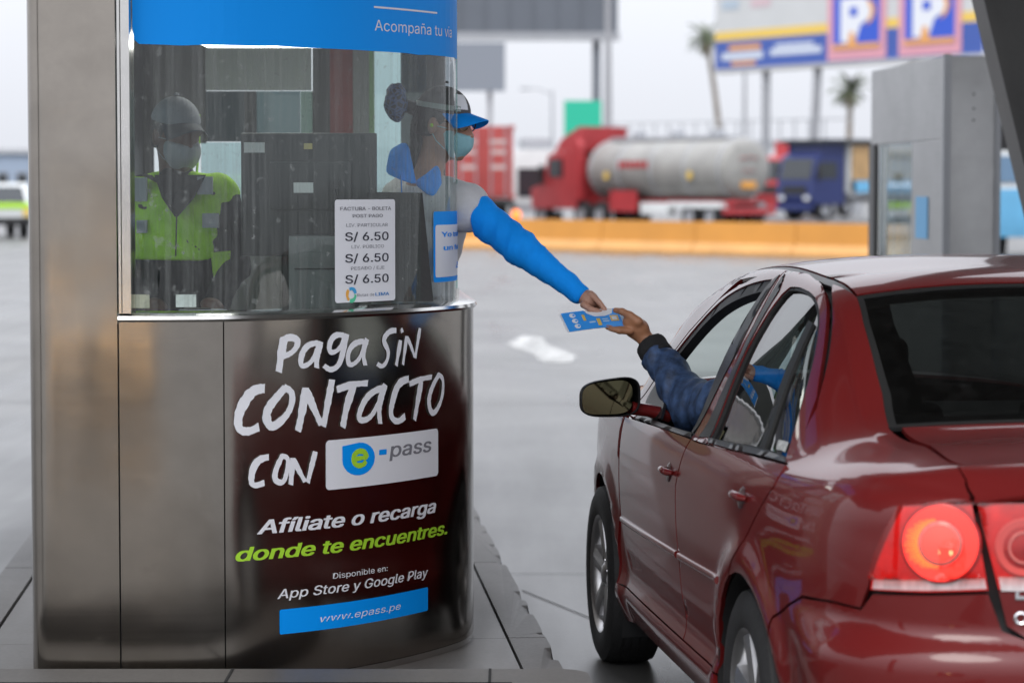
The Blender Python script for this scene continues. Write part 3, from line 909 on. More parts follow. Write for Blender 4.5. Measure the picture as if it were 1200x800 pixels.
# logo plate
def srect(px0, py0, px1, py1):
    a, b = sinv(px0, py0), sinv(px1, py1); return a[0], a[1], b[0], b[1]
x0, y1 = sinv(381.5, 545)[0], sinv(381.5, 516)[1]; y0 = sinv(383, 574)[1]; x1 = sinv(513, 530)[0]
mb = MB(); sheet_mb(mb, rrect(x0, y0, x1, y1, .014), SPL, .0); mb.build("logo_plate", M_WHITE, booth, smooth=False)
u = (x1 - x0) / 480.0; vv = (y1 - y0) / 222.0
def lp(x, y): return x0 + (x - 405) * u, y1 - (y - 525 + (x - 405) * -.10) * vv
mb = MB()
dr = [lp(462, 562)] + [(lp(524, 632)[0] + 62 * u * math.cos(R(w)), lp(524, 632)[1] + 74 * vv * math.sin(R(w))) for w in range(90, -181, -15)]
sheet_mb(mb, dr, SPL, .0008, .02); mb.build("logo_drop", M_BLUE, booth, smooth=False)
mb = MB(); cx, cy = lp(527, 630)
ring = [(cx + .42 * 62 * u * math.cos(R(w)), cy + .44 * 74 * vv * math.sin(R(w))) for w in range(0, 331, 22)]
stroke_mb(mb, ring, 15 * u, SPL, .0016, .95); stroke_mb(mb, [(cx - .34 * 62 * u, cy - 1 * vv), (cx + .46 * 62 * u, cy + 3 * vv)], 13 * u, SPL, .0018, .95)
mb.build("logo_letter", M_GREEN, booth, smooth=False)
mb = MB(); a = lp(603, 633); b = lp(635, 612); sheet_mb(mb, rrect(a[0], a[1], b[0], b[1], .003), SPL, .0008); mb.build("logo_dash", M_BLUE, booth, smooth=False)
mb = MB(); a = lp(648, 650); b = lp(846, 592)
text_mb(mb, "pass", SPL, a[0], b[0], a[1] - 2 * vv, 92 * vv, .012, .12, .0008); mb.build("logo_name", M_GREYINK, booth, smooth=False)
def sline(body, pl, pr, hpx, mat, bold=.02, shear=.0, name="lettering"):
    a, b = sinv(*pl), sinv(*pr)
    mb = MB(); text_mb(mb, body, SPL, a[0], b[0], (a[1] + b[1]) / 2, hpx / F_PX * 8.5, bold, shear)
    return mb.build(name, mat, booth, smooth=False)
sline("Af\u00edliate o recarga", (302, 623), (510, 602), 22.5, M_WHITE, .022, .22)
sline("donde te encuentres.", (277, 654), (523, 628), 22, M_GREEN, .024, .22)
sline("Disponible en:", (390, 676), (454, 670), 9.5, M_WHITE, .0, .0)
sline("App Store y Google Play", (325, 698), (501, 678), 15.5, M_WHITE, .008, .2)
x0, y0 = sinv(327.5, 743); x1, y1 = sinv(501, 693)
yt = sinv(327.5, 714)[1]
mb = MB(); sheet_mb(mb, rrect(x0, y0, x1, yt, .006), SPL, 0); mb.build("web_address_strip", M_BLUE, booth, smooth=False)
a = sinv(375, 729); b = sinv(469, 715)
mb = MB(); text_mb(mb, "www.epass.pe", SPL, a[0], b[0], y0 + (yt - y0) * .32, 11.5 / F_PX * 8.5, .0, .2, .0008); mb.build("lettering", M_WHITE, booth, smooth=False)

# vinyl on the glass
def GPL(a, b, off): return bp(a, b, GOFF + .003 + off)
def ginv(px, py): return booth_inv(px, py, GOFF)
hz = ginv(250, 53)[1]
mb = MB()
hb = [(S_G0, GTOP)] + [(S_G0, hz + .05), (S_G0 + .006, hz + .015), (S_G0 + .02, hz + .002)] + [(S_G0 + .02 + (s_r - .03 - S_G0 - .02) * i / 24, hz + .003 * math.sin(i * 2.1) * (i % 5 == 2)) for i in range(1, 25)] + [(s_r - .03, GTOP)]
sheet_mb(mb, hb, GPL, 0, .05); mb.build("header_vinyl", M_BLUE, booth, smooth=False)
a, b = ginv(438, 36), ginv(528, 43)
mb = MB(); text_mb(mb, "Acompa\u00f1a tu via", GPL, a[0], b[0], a[1] - .0, 18 / F_PX * 8.7, .0, .0, .0012)
a, b = ginv(437, 8.5), ginv(511, 12); sheet_mb(mb, [(a[0], a[1] - .003), (b[0], a[1] - .003), (b[0], a[1] + .003), (a[0], a[1] + .003)], GPL, .0012)
mb.build("header_lettering", M_WHITE, booth, smooth=False)
# price notice
x0, y1 = ginv(391.5, 234); x1, _ = ginv(462, 234); y0 = ginv(394, 355)[1]
mb = MB(); sheet_mb(mb, rrect(x0, y0, x1, y1, .010), GPL, 0)
notice = mb.build("price_notice", M_WHITE, booth, smooth=False)
W, H = x1 - x0, y1 - y0
def nline(body, l, r, yb, h, mat, bold=0.0):
    mb = MB(); text_mb(mb, body, GPL, x0 + W * l, x0 + W * r, y1 - H * yb, H * h, bold, 0, .0012)
    mb.build("lettering", mat, notice, smooth=False)
notice.parent = booth
nline("FACTURA - BOLETA", .08, .92, .105, .048, M_GREYINK, .008); nline("POST PAGO", .27, .77, .175, .045, M_GREYINK, .008)
nline("LIV. PARTICULAR", .17, .86, .265, .045, M_GREYINK); nline("LIV. P\u00daBLICO", .25, .79, .475, .045, M_GREYINK); nline("PESADO / EJE", .24, .80, .685, .045, M_GREYINK)
for yb in (.40, .61, .815): nline("S/ 6.50", .155, .87, yb, .115, M_INK, .010)
nline("Rutas de", .34, .62, .945, .04, M_GREYINK); nline("LIMA", .64, .88, .945, .042, pm("blue_ink", (.05, .25, .6), .6), .02)
for k, c in enumerate(((.9, .45, .08), (.10, .62, .35), (.06, .40, .75))):
    mb = MB(); cx, cy, rr = x0 + W * .245, y1 - H * .925, W * .065
    stroke_mb(mb, [(cx + rr * math.cos(R(w)), cy + rr * math.sin(R(w))) for w in range(130 + 120 * k, 130 + 120 * k + 106, 15)], W * .045, GPL, .0012 + k * .0002)
    mb.build("emblem", pm("emblem_ink%d" % k, c, .6), notice, smooth=False)
# blue sticker at the window's end
x0, y1 = ginv(507, 248); x1 = s_r - .018; y0 = ginv(509, 331)[1]
mb = MB(); sheet_mb(mb, rrect(x0, y0, x1, y1, .010, corners=(1, 0, 0, 1)), GPL, 0); stk = mb.build("window_sticker", M_BLUE, booth, smooth=False)
mb = MB(); W, H = x1 - x0, y1 - y0
sheet_mb(mb, rrect(x0 + .012, y0 + H * .07, x1, y1 - H * .19, .010, corners=(1, 0, 0, 1)), GPL, .001); mb.build("sticker_field", M_WHITE, stk, smooth=False)
for body, l, r_, yb, h in (("Yo traba", .15, 1.0, .36, .10), ("un futu", .2, 1.0, .55, .10), ("\u00bfy", .66, .98, .80, .12)):
    mb = MB(); text_mb(mb, body, GPL, x0 + W * l, x0 + W * r_, y1 - H * yb, H * h, .02, 0, .002); mb.build("lettering", M_BLUE, stk, smooth=False)
for (px0, py0, px1, py1, c) in ((153, 345, 175, 361, (.62, .58, .42)), (206, 345, 230, 360, (.70, .71, .69))):
    a, b = ginv(px0, py1), ginv(px1, py0)
    mb = MB(); sheet_mb(mb, [(a[0], a[1]), (b[0], a[1]), (b[0], b[1]), (a[0], b[1])], GPL, -.008); o = mb.build("paper_label", pm("paper_%d" % px0, c, .7, noise=(90, .1)), booth, smooth=False)

# ------------------------------------------------------------------ inside the booth
def boxpx(px0, py0, px1, py1, Y0, Y1, org):
    a, b = at(px0, py1, Y0), at(px1, py0, Y0)
    return (a.x - org[0], Y0 - org[1], a.z - org[2]), (b.x - org[0], Y1 - org[1], b.z - org[2])
mon = thing("monitor", "large dark monitor seen from behind, paper labels on its back, inside the booth", "monitor", (-.70, 9.0, 1.275))
ml = mon.location
M_MON = pm("monitor_plastic", (.022, .023, .024), .38, noise=(6, .2))
lo_, hi_ = boxpx(283, 156, 441, 300, 8.96, 9.0, ml); MB().box(lo_, hi_, bev=.006).build("housing", M_MON, mon)
lo_, hi_ = boxpx(316, 190, 412, 246, 8.945, 8.959, ml); MB().box(lo_, hi_, bev=.004).build("back_cover", M_MON, mon)
lo_, hi_ = boxpx(330, 244, 400, 340, 9.01, 9.04, ml); MB().box((lo_[0], lo_[1], 0), hi_, bev=.004).build("stand", M_MON, mon)
for q in ((286, 167, 310, 179), (344, 214, 367, 226)):
    lo_, hi_ = boxpx(*q, 8.938 if q[0] > 300 else 8.953, 8.944 if q[0] > 300 else 8.9585, ml); MB().box(lo_, hi_).build("paper_label", pm("white_paper", (.66, .67, .66), .7), mon)
lo_, hi_ = boxpx(356, 168, 366, 175, 8.954, 8.9585, ml); MB().box(lo_, hi_).build("paper_label", pm("yellow_paper", (.55, .47, .22), .7), mon)
prn = thing("receipt_printer", "grey receipt printer on the booth counter below the monitor", "printer", (-.66, 8.72, 1.275))
pl = prn.location
lo_, hi_ = boxpx(338, 246, 418, 350, 8.80, 8.94, pl); MB().box((lo_[0], lo_[1], 0), (hi_[0], hi_[1], .26), bev=.012).build("housing", pm("printer_grey", (.16, .17, .17), .5, noise=(4, .1)), prn)
MB().box((lo_[0] + .02, lo_[1] - .003, .15), (hi_[0] - .02, lo_[1] + .001, .155)).build("paper_slot", M_BLACKPL, prn)
kb = thing("card_reader", "pale grey card reader lying on the counter in front of the supervisor", "card reader", (-.98, 8.62, 1.275))
MB().box((-.07, -.04, 0), (.07, .04, .03), M=Matrix.Rotation(R(22), 4, 'Z'), bev=.006).build("body", pm("pale_grey_plastic", (.45, .47, .47), .5), kb)
MB().box((-.055, -.025, .031), (.02, .025, .034), M=Matrix.Rotation(R(22), 4, 'Z')).build("keypad", M_BLACKPL, kb)
tq = [at(431, 225, 8.93), at(495, 226, 8.93), at(508, 353, 8.93), at(431, 354, 8.93)]
bs = thing("black_board", "black board standing inside the window beside the price notice", "board", (tq[3].x, 8.93, 1.275))
m = MB(); m.prism([(p.x - bs.location.x, p.z - 1.275) for p in (tq[3], tq[2], tq[1], tq[0])], -.006, .006, axis=1)
m.build("panel", M_BLACKPL, bs)
MB().box((.02, .007, .0), (.16, .08, .01)).build("foot", M_BLACKPL, bs)

kd = thing("keyboard", "black keyboard lying on the booth counter in front of the monitor", "keyboard", (-.62, 8.66, 1.275))
MB().box((-.10, -.05, 0), (.10, .05, .018), M=Matrix.Rotation(R(35), 4, 'Z'), bev=.004).build("base", M_BLACKPL, kd)
for j in range(4):
    for i in range(9): MB().box((-.092 + i * .0206, -.042 + j * .021, .0185), (-.075 + i * .0206, -.025 + j * .021, .024), M=Matrix.Rotation(R(35), 4, 'Z')).build("key", M_MON, kd)
pr = thing("paper_stack", "loose stack of printed papers on the booth counter by the left window corner", "papers", (-1.19, 8.50, 1.275))
for k in range(5):
    MB().box((-.07, -.05, k * .004), (.07, .05, k * .004 + .0034), M=Matrix.Rotation(R(6 * k - 12), 4, 'Z')).build("sheet", pm("white_paper", (.66, .67, .66), .7), pr)
cb_ = thing("cable", "black cable hanging down the back of the monitor in the booth", "cable", (-.60, 8.94, 1.275))
MB().tube([(.02, -.01, .42), (.05, -.02, .30), (.01, -.03, .18), (.06, -.03, .06), (.10, -.05, .012), (.16, -.12, .010)], .005, 7).build("cord", M_BLACKPL, cb_)
MB().box((.005, -.018, .41), (.035, .0, .44)).build("plug", M_BLACKPL, cb_)
# ================================================================== THE CAR
CAR_TH, CAR_X, CAR_Y = .12075883, 1.46826788, 7.2839879            # heading and the middle of its rear axle
M_CAR = pm("wine_red_paint", (.122, .0095, .0095), .40, metal=.0, spec=.10, coat=.75)
M_BLACK = pm("black_trim", (.014, .014, .015), .42, bump=(120, .05))
M_SEAL = pm("rubber_seal", (.01, .01, .01), .6)
M_TYRE = pm("tyre_rubber", (.017, .017, .018), .7, noise=(9, .35), bump=(70, .2))
M_ALLOY = pm("alloy", (.50, .50, .51), .32, metal=.9, noise=(7, .1))
M_CHROME = pm("chrome", (.75, .75, .76), .08, metal=1.0)
M_LENS = pm("red_lens", (.30, .006, .010), .12, coat=1.0, noise=(30, .25))
M_LENSLIT = pm("lit_red_lens", (.30, .006, .008), .25, emit=(1.0, .02, .015), estr=.22, noise=(14, .6))
M_LAMPGLOW = pm("lit_brake_lamp", (.8, .12, .08), .2, emit=(1.0, .055, .045), estr=.95)
M_LAMPHOT = pm("lit_lamp_rays", (.9, .4, .1), .3, emit=(1.0, .42, .05), estr=1.35)
M_LAMPDISC = pm("lit_lamp_disc", (.9, .2, .15), .2, coat=1.0, emit=(1.0, .12, .10), estr=.95)
M_COVER = glass_mat("red_lamp_cover", (1.0, .50, .46), 1.5)
M_WHITELENS = pm("clear_lens", (.62, .60, .60), .15, coat=1.0, noise=(60, .25), scale=(1, 1, .3))
M_TINT = glass_mat("tinted_car_glass", (.07, .08, .078), 1.52, dirt=.012, boost=2.0)
M_REARGL = glass_mat("dark_rear_window", (.075, .08, .078), 1.52, dirt=.006)
M_CLEAR = glass_mat("clear_car_glass", (.80, .88, .85), 1.5, dirt=.01)
M_CABIN = pm("dark_cabin_trim", (.012, .012, .013), .75)
M_SEAT = pm("charcoal_seat_cloth", (.010, .010, .011), .85, noise=(40, .3))

car = thing("car", "wine red four door saloon at the booth, brake lamp lit, driver's window down", "car", (CAR_X, CAR_Y, 0), CAR_TH)
CU = np.array((-math.sin(CAR_TH), math.cos(CAR_TH), 0)); CV = np.array((-math.cos(CAR_TH), -math.sin(CAR_TH), 0))
def car_world(p):                                                   # car local (right, forward, up) to world
    return np.array((CAR_X, CAR_Y, 0)) - CV * p[0] + CU * p[1] + np.array((0, 0, p[2]))
def sstep(a, b, x):
    t = min(1, max(0, (x - a) / (b - a))); return t * t * (3 - 2 * t)

# plan of the lower body: t runs from the nose back along the side and round the tail
_pt = [4.05, 3.72, 3.45, 3.15, 2.9, 2.5, 2.0, 1.5, 1.0, .5, 0, -.35, -.62, -.82, -.96, -1.10, -1.26, -1.5, -1.8]
_pu = [3.40, 3.385, 3.30, 3.10, 2.88, 2.5, 2.0, 1.5, 1.0, .5, 0, -.35, -.615, -.80, -.905, -.98, -1.03, -1.065, -1.085]
_pv = [0, .30, .55, .735, .81, .848, .864, .870, .871, .870, .866, .856, .832, .785, .718, .62, .48, .25, -.05]
_plan = nat_spline(_pt[::-1], np.array([_pu, _pv]).T[::-1])
_sw = [.16, .22, .285, .315, .345, .38, .46, .56, .66, .74, .82, .88, .93, .965, 1.0, 1.05]
_sd = [.090, .050, .018, .010, .016, .026, .018, .009, .002, 0, .003, .011, .026, .046, .072, .125]
_side = nat_spline(_sw, _sd)
_rw = [.16, .22, .30, .40, .50, .575, .61, .635, .66, .70, .76, .85, .93, .975, 1.005, 1.03, 1.05]
_rd = [.10, .045, .002, -.022, -.034, -.038, -.030, -.012, .008, .014, .012, .014, .022, .034, .052, .085, .13]
_rear = nat_spline(_rw, _rd)
ARCHES = ((-.045, .305), (2.47, .305))
def A(t, w):
    """lower body surface: (right, forward, up), left side of the car"""
    p = _plan(t); e = 1e-3
    q = _plan(t + e) - _plan(t - e); q = q / np.linalg.norm(q)
    k = sstep(-.42, -.80, t)
    d = _side(w) * (1 - k) + _rear(w) * k
    for cu, cw in ARCHES:
        r = math.hypot(p[0] - cu, (w - cw))
        if w > cw - .12:
            d -= .020 * math.exp(-((r - .40) / .055) ** 2) * (1 if r > .40 else 1)
    n = np.array((-q[1], q[0]))                                      # outward in (u, v)
    if n[1] < 0 and t > -1.3: n = n if abs(n[0]) > abs(n[1]) else -n
    n = np.array((q[1], -q[0])) * -1
    u, v = p[0] - n[0] * d, p[1] - n[1] * d
    return (-v, u, w)

# upper body: sections from the waist over the roof to the other side
ROWW = [.74, .82, .88]
def sec(w0, pts): return w0, pts
KEYS = {
 3.25: (.78, [(.60, .80), (.52, .815), (.44, .825), (.35, .83), (.25, .835), (.13, .84), (0, .84)]),
 2.95: (.88, [(.735, .915), (.63, .932), (.52, .943), (.42, .95), (.30, .955), (.17, .96), (0, .96)]),
 2.60: (.915, [(.775, .955), (.67, .98), (.56, .995), (.45, 1.005), (.33, 1.015), (.18, 1.02), (0, 1.025)]),
 2.20: (.918, [(.798, .948), (.752, 1.010), (.700, 1.080), (.645, 1.140), (.56, 1.182), (.30, 1.215), (0, 1.225)]),
 1.75: (.920, [(.802, .953), (.744, 1.078), (.678, 1.212), (.606, 1.325), (.525, 1.378), (.28, 1.415), (0, 1.426)]),
 1.30: (.924, [(.803, .957), (.738, 1.118), (.664, 1.28), (.584, 1.402), (.505, 1.443), (.28, 1.470), (0, 1.479)]),
 .90: (.926, [(.803, .960), (.736, 1.125), (.660, 1.288), (.580, 1.415), (.503, 1.455), (.28, 1.481), (0, 1.489)]),
 .50: (.930, [(.802, .967), (.735, 1.125), (.658, 1.278), (.578, 1.400), (.503, 1.437), (.28, 1.462), (0, 1.470)]),
 .25: (.934, [(.800, .975), (.733, 1.120), (.656, 1.258), (.577, 1.368), (.505, 1.402), (.28, 1.428), (0, 1.436)]),
 0: (.938, [(.797, .982), (.735, 1.085), (.665, 1.175), (.590, 1.240), (.525, 1.264), (.28, 1.284), (0, 1.290)]),
 -.30: (.945, [(.785, .985), (.738, 1.018), (.680, 1.050), (.615, 1.076), (.555, 1.088), (.28, 1.098), (0, 1.10)]),
 -.60: (.950, [(.765, .990), (.722, 1.016), (.668, 1.036), (.602, 1.049), (.535, 1.056), (.28, 1.068), (0, 1.072)]),
}
ST_T = [3.25, 2.95, 2.6, 2.2, 1.75, 1.3, .9, .5, .25, 0, -.3, -.6, -.86, -1.04, -1.16]
def _rows():
    out = []
    for t in ST_T:
        if t in KEYS: w0, pts = KEYS[t]; pts = [(-v, t, w) for v, w in pts]
        elif t == -.86:
            w0 = .955; pts = [(-.725, -.775, .992), (-.685, -.79, 1.013), (-.635, -.80, 1.028), (-.575, -.81, 1.038), (-.505, -.82, 1.044), (-.27, -.845, 1.055), (0, -.86, 1.058)]
        elif t == -1.04:
            w0 = .958; pts = [(-.640, -.885, .993), (-.605, -.893, 1.010), (-.565, -.900, 1.022), (-.52, -.908, 1.031), (-.46, -.918, 1.036), (-.25, -.945, 1.044), (0, -.962, 1.047)]
        else:
            w0 = .955; pts = [(-.555, -.972, .978), (-.525, -.975, .987), (-.49, -.980, .994), (-.45, -.985, 1.0), (-.40, -.992, 1.004), (-.22, -1.015, 1.012), (0, -1.03, 1.014)]
        low = [A(t, w) for w in ROWW] + [A(t, w0)]
        half = low + pts
        full = half + [(-x, y, z) for x, y, z in half[-2::-1]]
        out.append(full)
    return np.array(out)
_R = _rows(); NR = _R.shape[1]; NC = NR // 2                          # NC is the centre row (10)
_bu = nat_spline(ST_T[::-1], _R[::-1].reshape(len(ST_T), -1))
_Aj = np.zeros((NR, NR)); _Aj[0, 0] = _Aj[-1, -1] = 1
for i in range(1, NR - 1): _Aj[i, i - 1:i + 2] = (1, 4, 1)
_Ji = np.linalg.inv(_Aj)
_cache = {}
def B(t, j):
    """upper body surface; j counts rows from the left waist (0) over the centre line (10) to the right (20)"""
    k = round(t, 5)
    if k not in _cache:
        Y = _bu(t).reshape(NR, 3)
        rhs = np.zeros_like(Y); rhs[1:-1] = 6 * (Y[2:] - 2 * Y[1:-1] + Y[:-2])
        _cache[k] = (Y, _Ji @ rhs)
    Y, M2 = _cache[k]
    i = min(max(int(j), 0), NR - 2); b = j - i; a = 1 - b
    r = a * Y[i] + b * Y[i + 1] + ((a**3 - a) * M2[i] + (b**3 - b) * M2[i + 1]) / 6
    return tuple(r)
def pinv(fn, px, py, g, it=40):
    """surface coordinates where a photograph pixel meets a body surface"""
    x = np.array(g, float)
    def e(x):
        q = proj(car_world(fn(*x))); return np.array((q[0] - px, q[1] - py))
    for _ in range(it):
        r = e(x)
        if np.abs(r).max() < .05: break
        J = np.stack([(e(x + np.array(d)) - r) / 1e-3 for d in ((1e-3, 0), (0, 1e-3))], 1)
        s = np.linalg.lstsq(J, -r, rcond=1e-4)[0]
        s = np.clip(s, -.25, .25)
        x = x + s
    return (float(x[0]), float(x[1]))
def tr(fn, pts, g):
    out = []
    for p in pts:
        g = pinv(fn, p[0], p[1], g); out.append(g)
    return out
SCA, SCB = (1, 1), (1, .12)
def side(name, mat, outline_a=None, outline_b=None, holes_b=(), parent=car, holes_a=(), step=.045, flange=.014, off=0.0, both=True, sca=SCA):
    """a body panel on the left, and its twin on the right"""
    made = []
    for s in ((1, -1) if both else (1,)):
        D = []
        mir = lambda f: (f if s == 1 else (lambda a, b: (lambda p: (-p[0], p[1], p[2]))(f(a, b))))
        if outline_a: D.append(patch_data(outline_a, mir(A), holes_a, step, sca, flange, off, flip=(s == 1)))
        if outline_b: D.append(patch_data(outline_b, mir(B), holes_b, step, SCB, flange, off, flip=(s == 1)))
        made.append(patches(name, D, mat, parent))
    return made[0]

# --- windows traced on the body surface
WR = tr(B, [(916, 341), (936, 339), (949, 347), (957, 364), (956, 395), (944, 455), (920, 534), (833, 512)], (.7, 6.6))
WF = tr(B, [(749, 487), (775, 442), (800, 406), (830, 371), (862, 349), (893, 339), (812, 507)], (2.0, 4.2))
def grow(poly, d, sc):
    """offset a closed outline outwards"""
    P = [np.array((p[0] * sc[0], p[1] * sc[1])) for p in poly]; n = len(P); out = []
    ar = sum(P[i][0] * P[(i + 1) % n][1] - P[(i + 1) % n][0] * P[i][1] for i in range(n))
    sg = 1 if ar > 0 else -1
    for i in range(n):
        a, b, c = P[i - 1], P[i], P[(i + 1) % n]
        e1 = (b - a) / np.linalg.norm(b - a); e2 = (c - b) / np.linalg.norm(c - b)
        n1 = np.array((e1[1], -e1[0])) * sg; n2 = np.array((e2[1], -e2[0])) * sg
        m = n1 + n2; m /= max(np.linalg.norm(m), 1e-6); k = d / max(.5, m @ n1)
        q = b + m * k; out.append((q[0] / sc[0], q[1] / sc[1]))
    return out
WRs = smooth_poly(WR, 2, keep=(7, 6)); WFs = smooth_poly(WF, 2, keep=(0, 5, 6))

# --- panels
BELT = .945
T_A0 = 2.06                                                          # front door's leading edge
T_B = .955                                                          # seam between the doors at the waist
def arch_pts(c, r, a0, a1, n=16):
    return [(c[0] + r * math.cos(R(a0 + (a1 - a0) * i / n)), c[1] + r * math.sin(R(a0 + (a1 - a0) * i / n))) for i in range(n + 1)]
RA = .372
# front fender
fo = [(2.09, .30)] + [(2.09, .33)] + [(2.075, .6), (2.065, .93)] + [(2.6, .915), (2.95, .885), (3.12, .82), (3.12, .52), (2.90, .50)] + arch_pts(ARCHES[1], RA, 24, 180 + 0, 20)[1:]
side("front_fender", M_CAR, fo, [(2.06, 2.9), (2.06, 3.98), (2.6, 4.02), (2.95, 4.1), (3.12, 4.1), (3.12, 2.4), (2.9, 2.6), (2.6, 2.7)], off=0)
# doors: skins below, frames above
fd = [(2.055, .345), (T_B - .055, .345), (T_B - .04, .45), (T_B - .005, .7), (T_B + .003, .80), (.885, .944), (1.31, .936), (1.82, .920), (2.045, .912), (2.055, .6)]
front_door = side("front_door", M_CAR, fd, step=.022, sca=(.5, 1))
REDGE = [(.0, .728), (-.104, .812), (-.20, .888), (-.245, .93), (-.243, .983)]
rd = [(T_B - .067, .345), (.327, .345)] + [(-.045 + (RA + .002) * math.cos(R(a)), .305 + (RA + .002) * math.sin(R(a))) for a in (8, 20, 33, 46, 58, 66)] + REDGE + \
     [(.23, .967), (.77, .944), (.873, .9435), (T_B - .009, .80), (T_B - .017, .7), (T_B - .052, .45)]
rear_door = side("rear_door", M_CAR, rd, step=.022, sca=(.5, 1))
def frame_outline(win, d): return grow(win, d, SCB)
# window frames (body coloured), with the daylight cut out; black seals inside
seam = tr(B, [(921, 317), (868, 415), (816, 516)], (.86, 7.4))
_g = grow(WF, .052, SCB)[1:5]
FF = [(2.03, 3.25), (2.06, 4.3)] + _g + [(p[0] + .004, p[1]) for p in seam] + [(1.4, 3.2)]
RF = [(p[0] - .008, p[1]) for p in seam[::-1]] + tr(B, [(948, 321), (962, 332), (968, 352), (966, 400), (957, 465), (934, 537), (925, 543)], (.6, 7.6))
side("front_door_frame", M_CAR, None, FF, holes_b=[grow(WFs, .036, SCB)], step=.035, parent=car)
side("rear_door_frame", M_CAR, None, RF, holes_b=[grow(WRs, .012, SCB)], step=.035)
side("window_seal", M_SEAL, None, grow(WRs, .0125, SCB), holes_b=[WRs], step=.03, off=-.004, flange=.02)
side("window_seal", M_SEAL, None, grow(WFs, .038, SCB), holes_b=[grow(WFs, -.004, SCB)], step=.03, off=-.005, flange=.03)
side("rear_door_window", M_TINT, None, grow(WRs, .004, SCB), step=.04, off=-.012, flange=0)
dv = tr(B, [(951, 378), (946, 374), (886, 526), (893, 528)], (.0, 5.5))
side("window_divider", M_SEAL, None, dv, step=.03, off=-.004, flange=.01)
pt_ = tr(B, [(913, 341), (920, 321), (867, 418), (819, 512), (832, 512)], (.72, 6.7))
side("pillar_trim", M_BLACK, None, pt_, step=.03, off=.0025, flange=.004)
pt_ = tr(B, [(897, 338), (914, 322), (864, 413), (813, 507), (811, 506)], (1.0, 6.7))
side("pillar_trim", M_BLACK, None, pt_, step=.03, off=.0025, flange=.004)
wb = tr(B, [(832, 513), (921, 537), (922, 543), (831, 519)], (.7, 4.0))
side("waist_strip", M_BLACK, None, wb, step=.04, off=.006, flange=.014)
wb = tr(B, [(750, 487), (812, 508), (811, 514), (745, 491)], (2.0, 4.0))
side("waist_strip", M_BLACK, None, wb, step=.04, off=.006, flange=.014)
# right-hand front window closed (the driver's is down)
D = patch_data(grow(WFs, .004, SCB), (lambda a, b: (lambda p: (-p[0], p[1], p[2]))(B(a, b))), (), .05, SCB, 0, -.012)
patches("front_door_window", [D], M_CLEAR, car)
# inner faces of the doors' frames, seen through the open window
side("inner_frame", M_CABIN, None, grow(FF, -.004, SCB), holes_b=[grow(WFs, .006, SCB)], step=.05, off=-.035, flange=-.02)
side("inner_frame", M_CABIN, None, grow(RF, -.004, SCB), holes_b=[grow(WRs, .006, SCB)], step=.05, off=-.035, flange=-.02)
# quarter panel: arch part below, shoulder and roof pillar above
QT = tr(B, [(976, 333), (971, 421), (957, 479), (935, 540)], (.2, 7.0))
lid = tr(B, [(1041, 501), (1084, 523), (1126, 545)], (-.35, 8.3))
lid2 = tr(A, [(1128, 549), (1138, 584), (1164, 690), (1174, 733)], (-1.1, 1.0))
rw_edge = tr(B, [(1004, 348), (1012, 380), (1023, 420), (1034, 462), (1041, 498)], (.2, 8.3))
bs1 = tr(A, [(905, 721), (922, 708), (940, 697), (975, 703), (1008, 711)], (-.36, .61))
lamp = tr(A, [(1021, 690), (1024, 672), (1032, 650), (1044, 622), (1059, 594), (1098, 591.5), (1139, 592), (1149, 640), (1158, 691), (1090, 693)], (-.85, .8))
lamp_t0 = lamp[4]
qa = [(-.29, BELT - .07), (-.245, .893), (-.175, .85), (-.08, .795), (.0, .735)] + [(-.045 + RA * math.cos(R(a)), .305 + RA * math.sin(R(a))) for a in (82, 96, 110, 124, 138)] + bs1 + [lamp[0]]
WJ = .80
qlo = [(-.104, WJ + .002), (-.014, .728), (.095, .652)] + [(-.045 + RA * math.cos(R(a)), .305 + RA * math.sin(R(a))) for a in (70, 80, 90, 100, 110, 120, 130, 138)] + bs1 + [(lamp[0][0] + .012, lamp[0][1] + .006), (lamp[1][0] + .012, lamp[1][1]), (lamp[2][0] + .012, WJ + .002)]
# shoulder piece in upper coordinates; its lower rim follows height WJ
def bj(t, w):
    lo, hi = 0.0, 3.4
    for _ in range(30):
        m = (lo + hi) / 2
        if B(t, m)[2] < w: lo = m
        else: hi = m
    return lo
tl = [-.104, -.16, -.22, -.30, -.40, -.50, -.60, -.70, lamp[2][0] + .012]
qb = QT[:3] + [(-.256, bj(-.256, .97)), (-.258, bj(-.258, .93)), (-.213, bj(-.213, .888))] + [(t, bj(t, WJ)) for t in tl] 
def a2b(p, dt=0, dj=0):
    """the upper-surface coordinates nearest a lower-surface point"""
    q = np.array(A(*p)); best = None
    for t in np.linspace(p[0] - .25, p[0] + .25, 51):
        if t < ST_T[-1]: continue
        for j in np.linspace(.2, 6, 60):
            d = ((np.array(B(t, j)) - q) ** 2).sum()
            if best is None or d < best[0]: best = (d, t, j)
    return best[1], best[2]
l3, l4, l6 = (tr(B, [p], g)[0] for p, g in (((1044, 620), (-.8, 2.0)), ((1058, 591), (-.87, 3.0)), ((1139, 589), (-1.1, 3.5))))
lm_ = tr(B, [(1098, 588.5)], (-1.0, 3.3))[0]
lidx = tr(B, [(1137, 582), (1131, 562)], (-1.12, 4.0))
qb += [l3, l4, lm_, l6] + lidx + lid[::-1] + rw_edge[::-1]
side("quarter_panel", M_CAR, qlo, qb, step=.03, flange=.012)
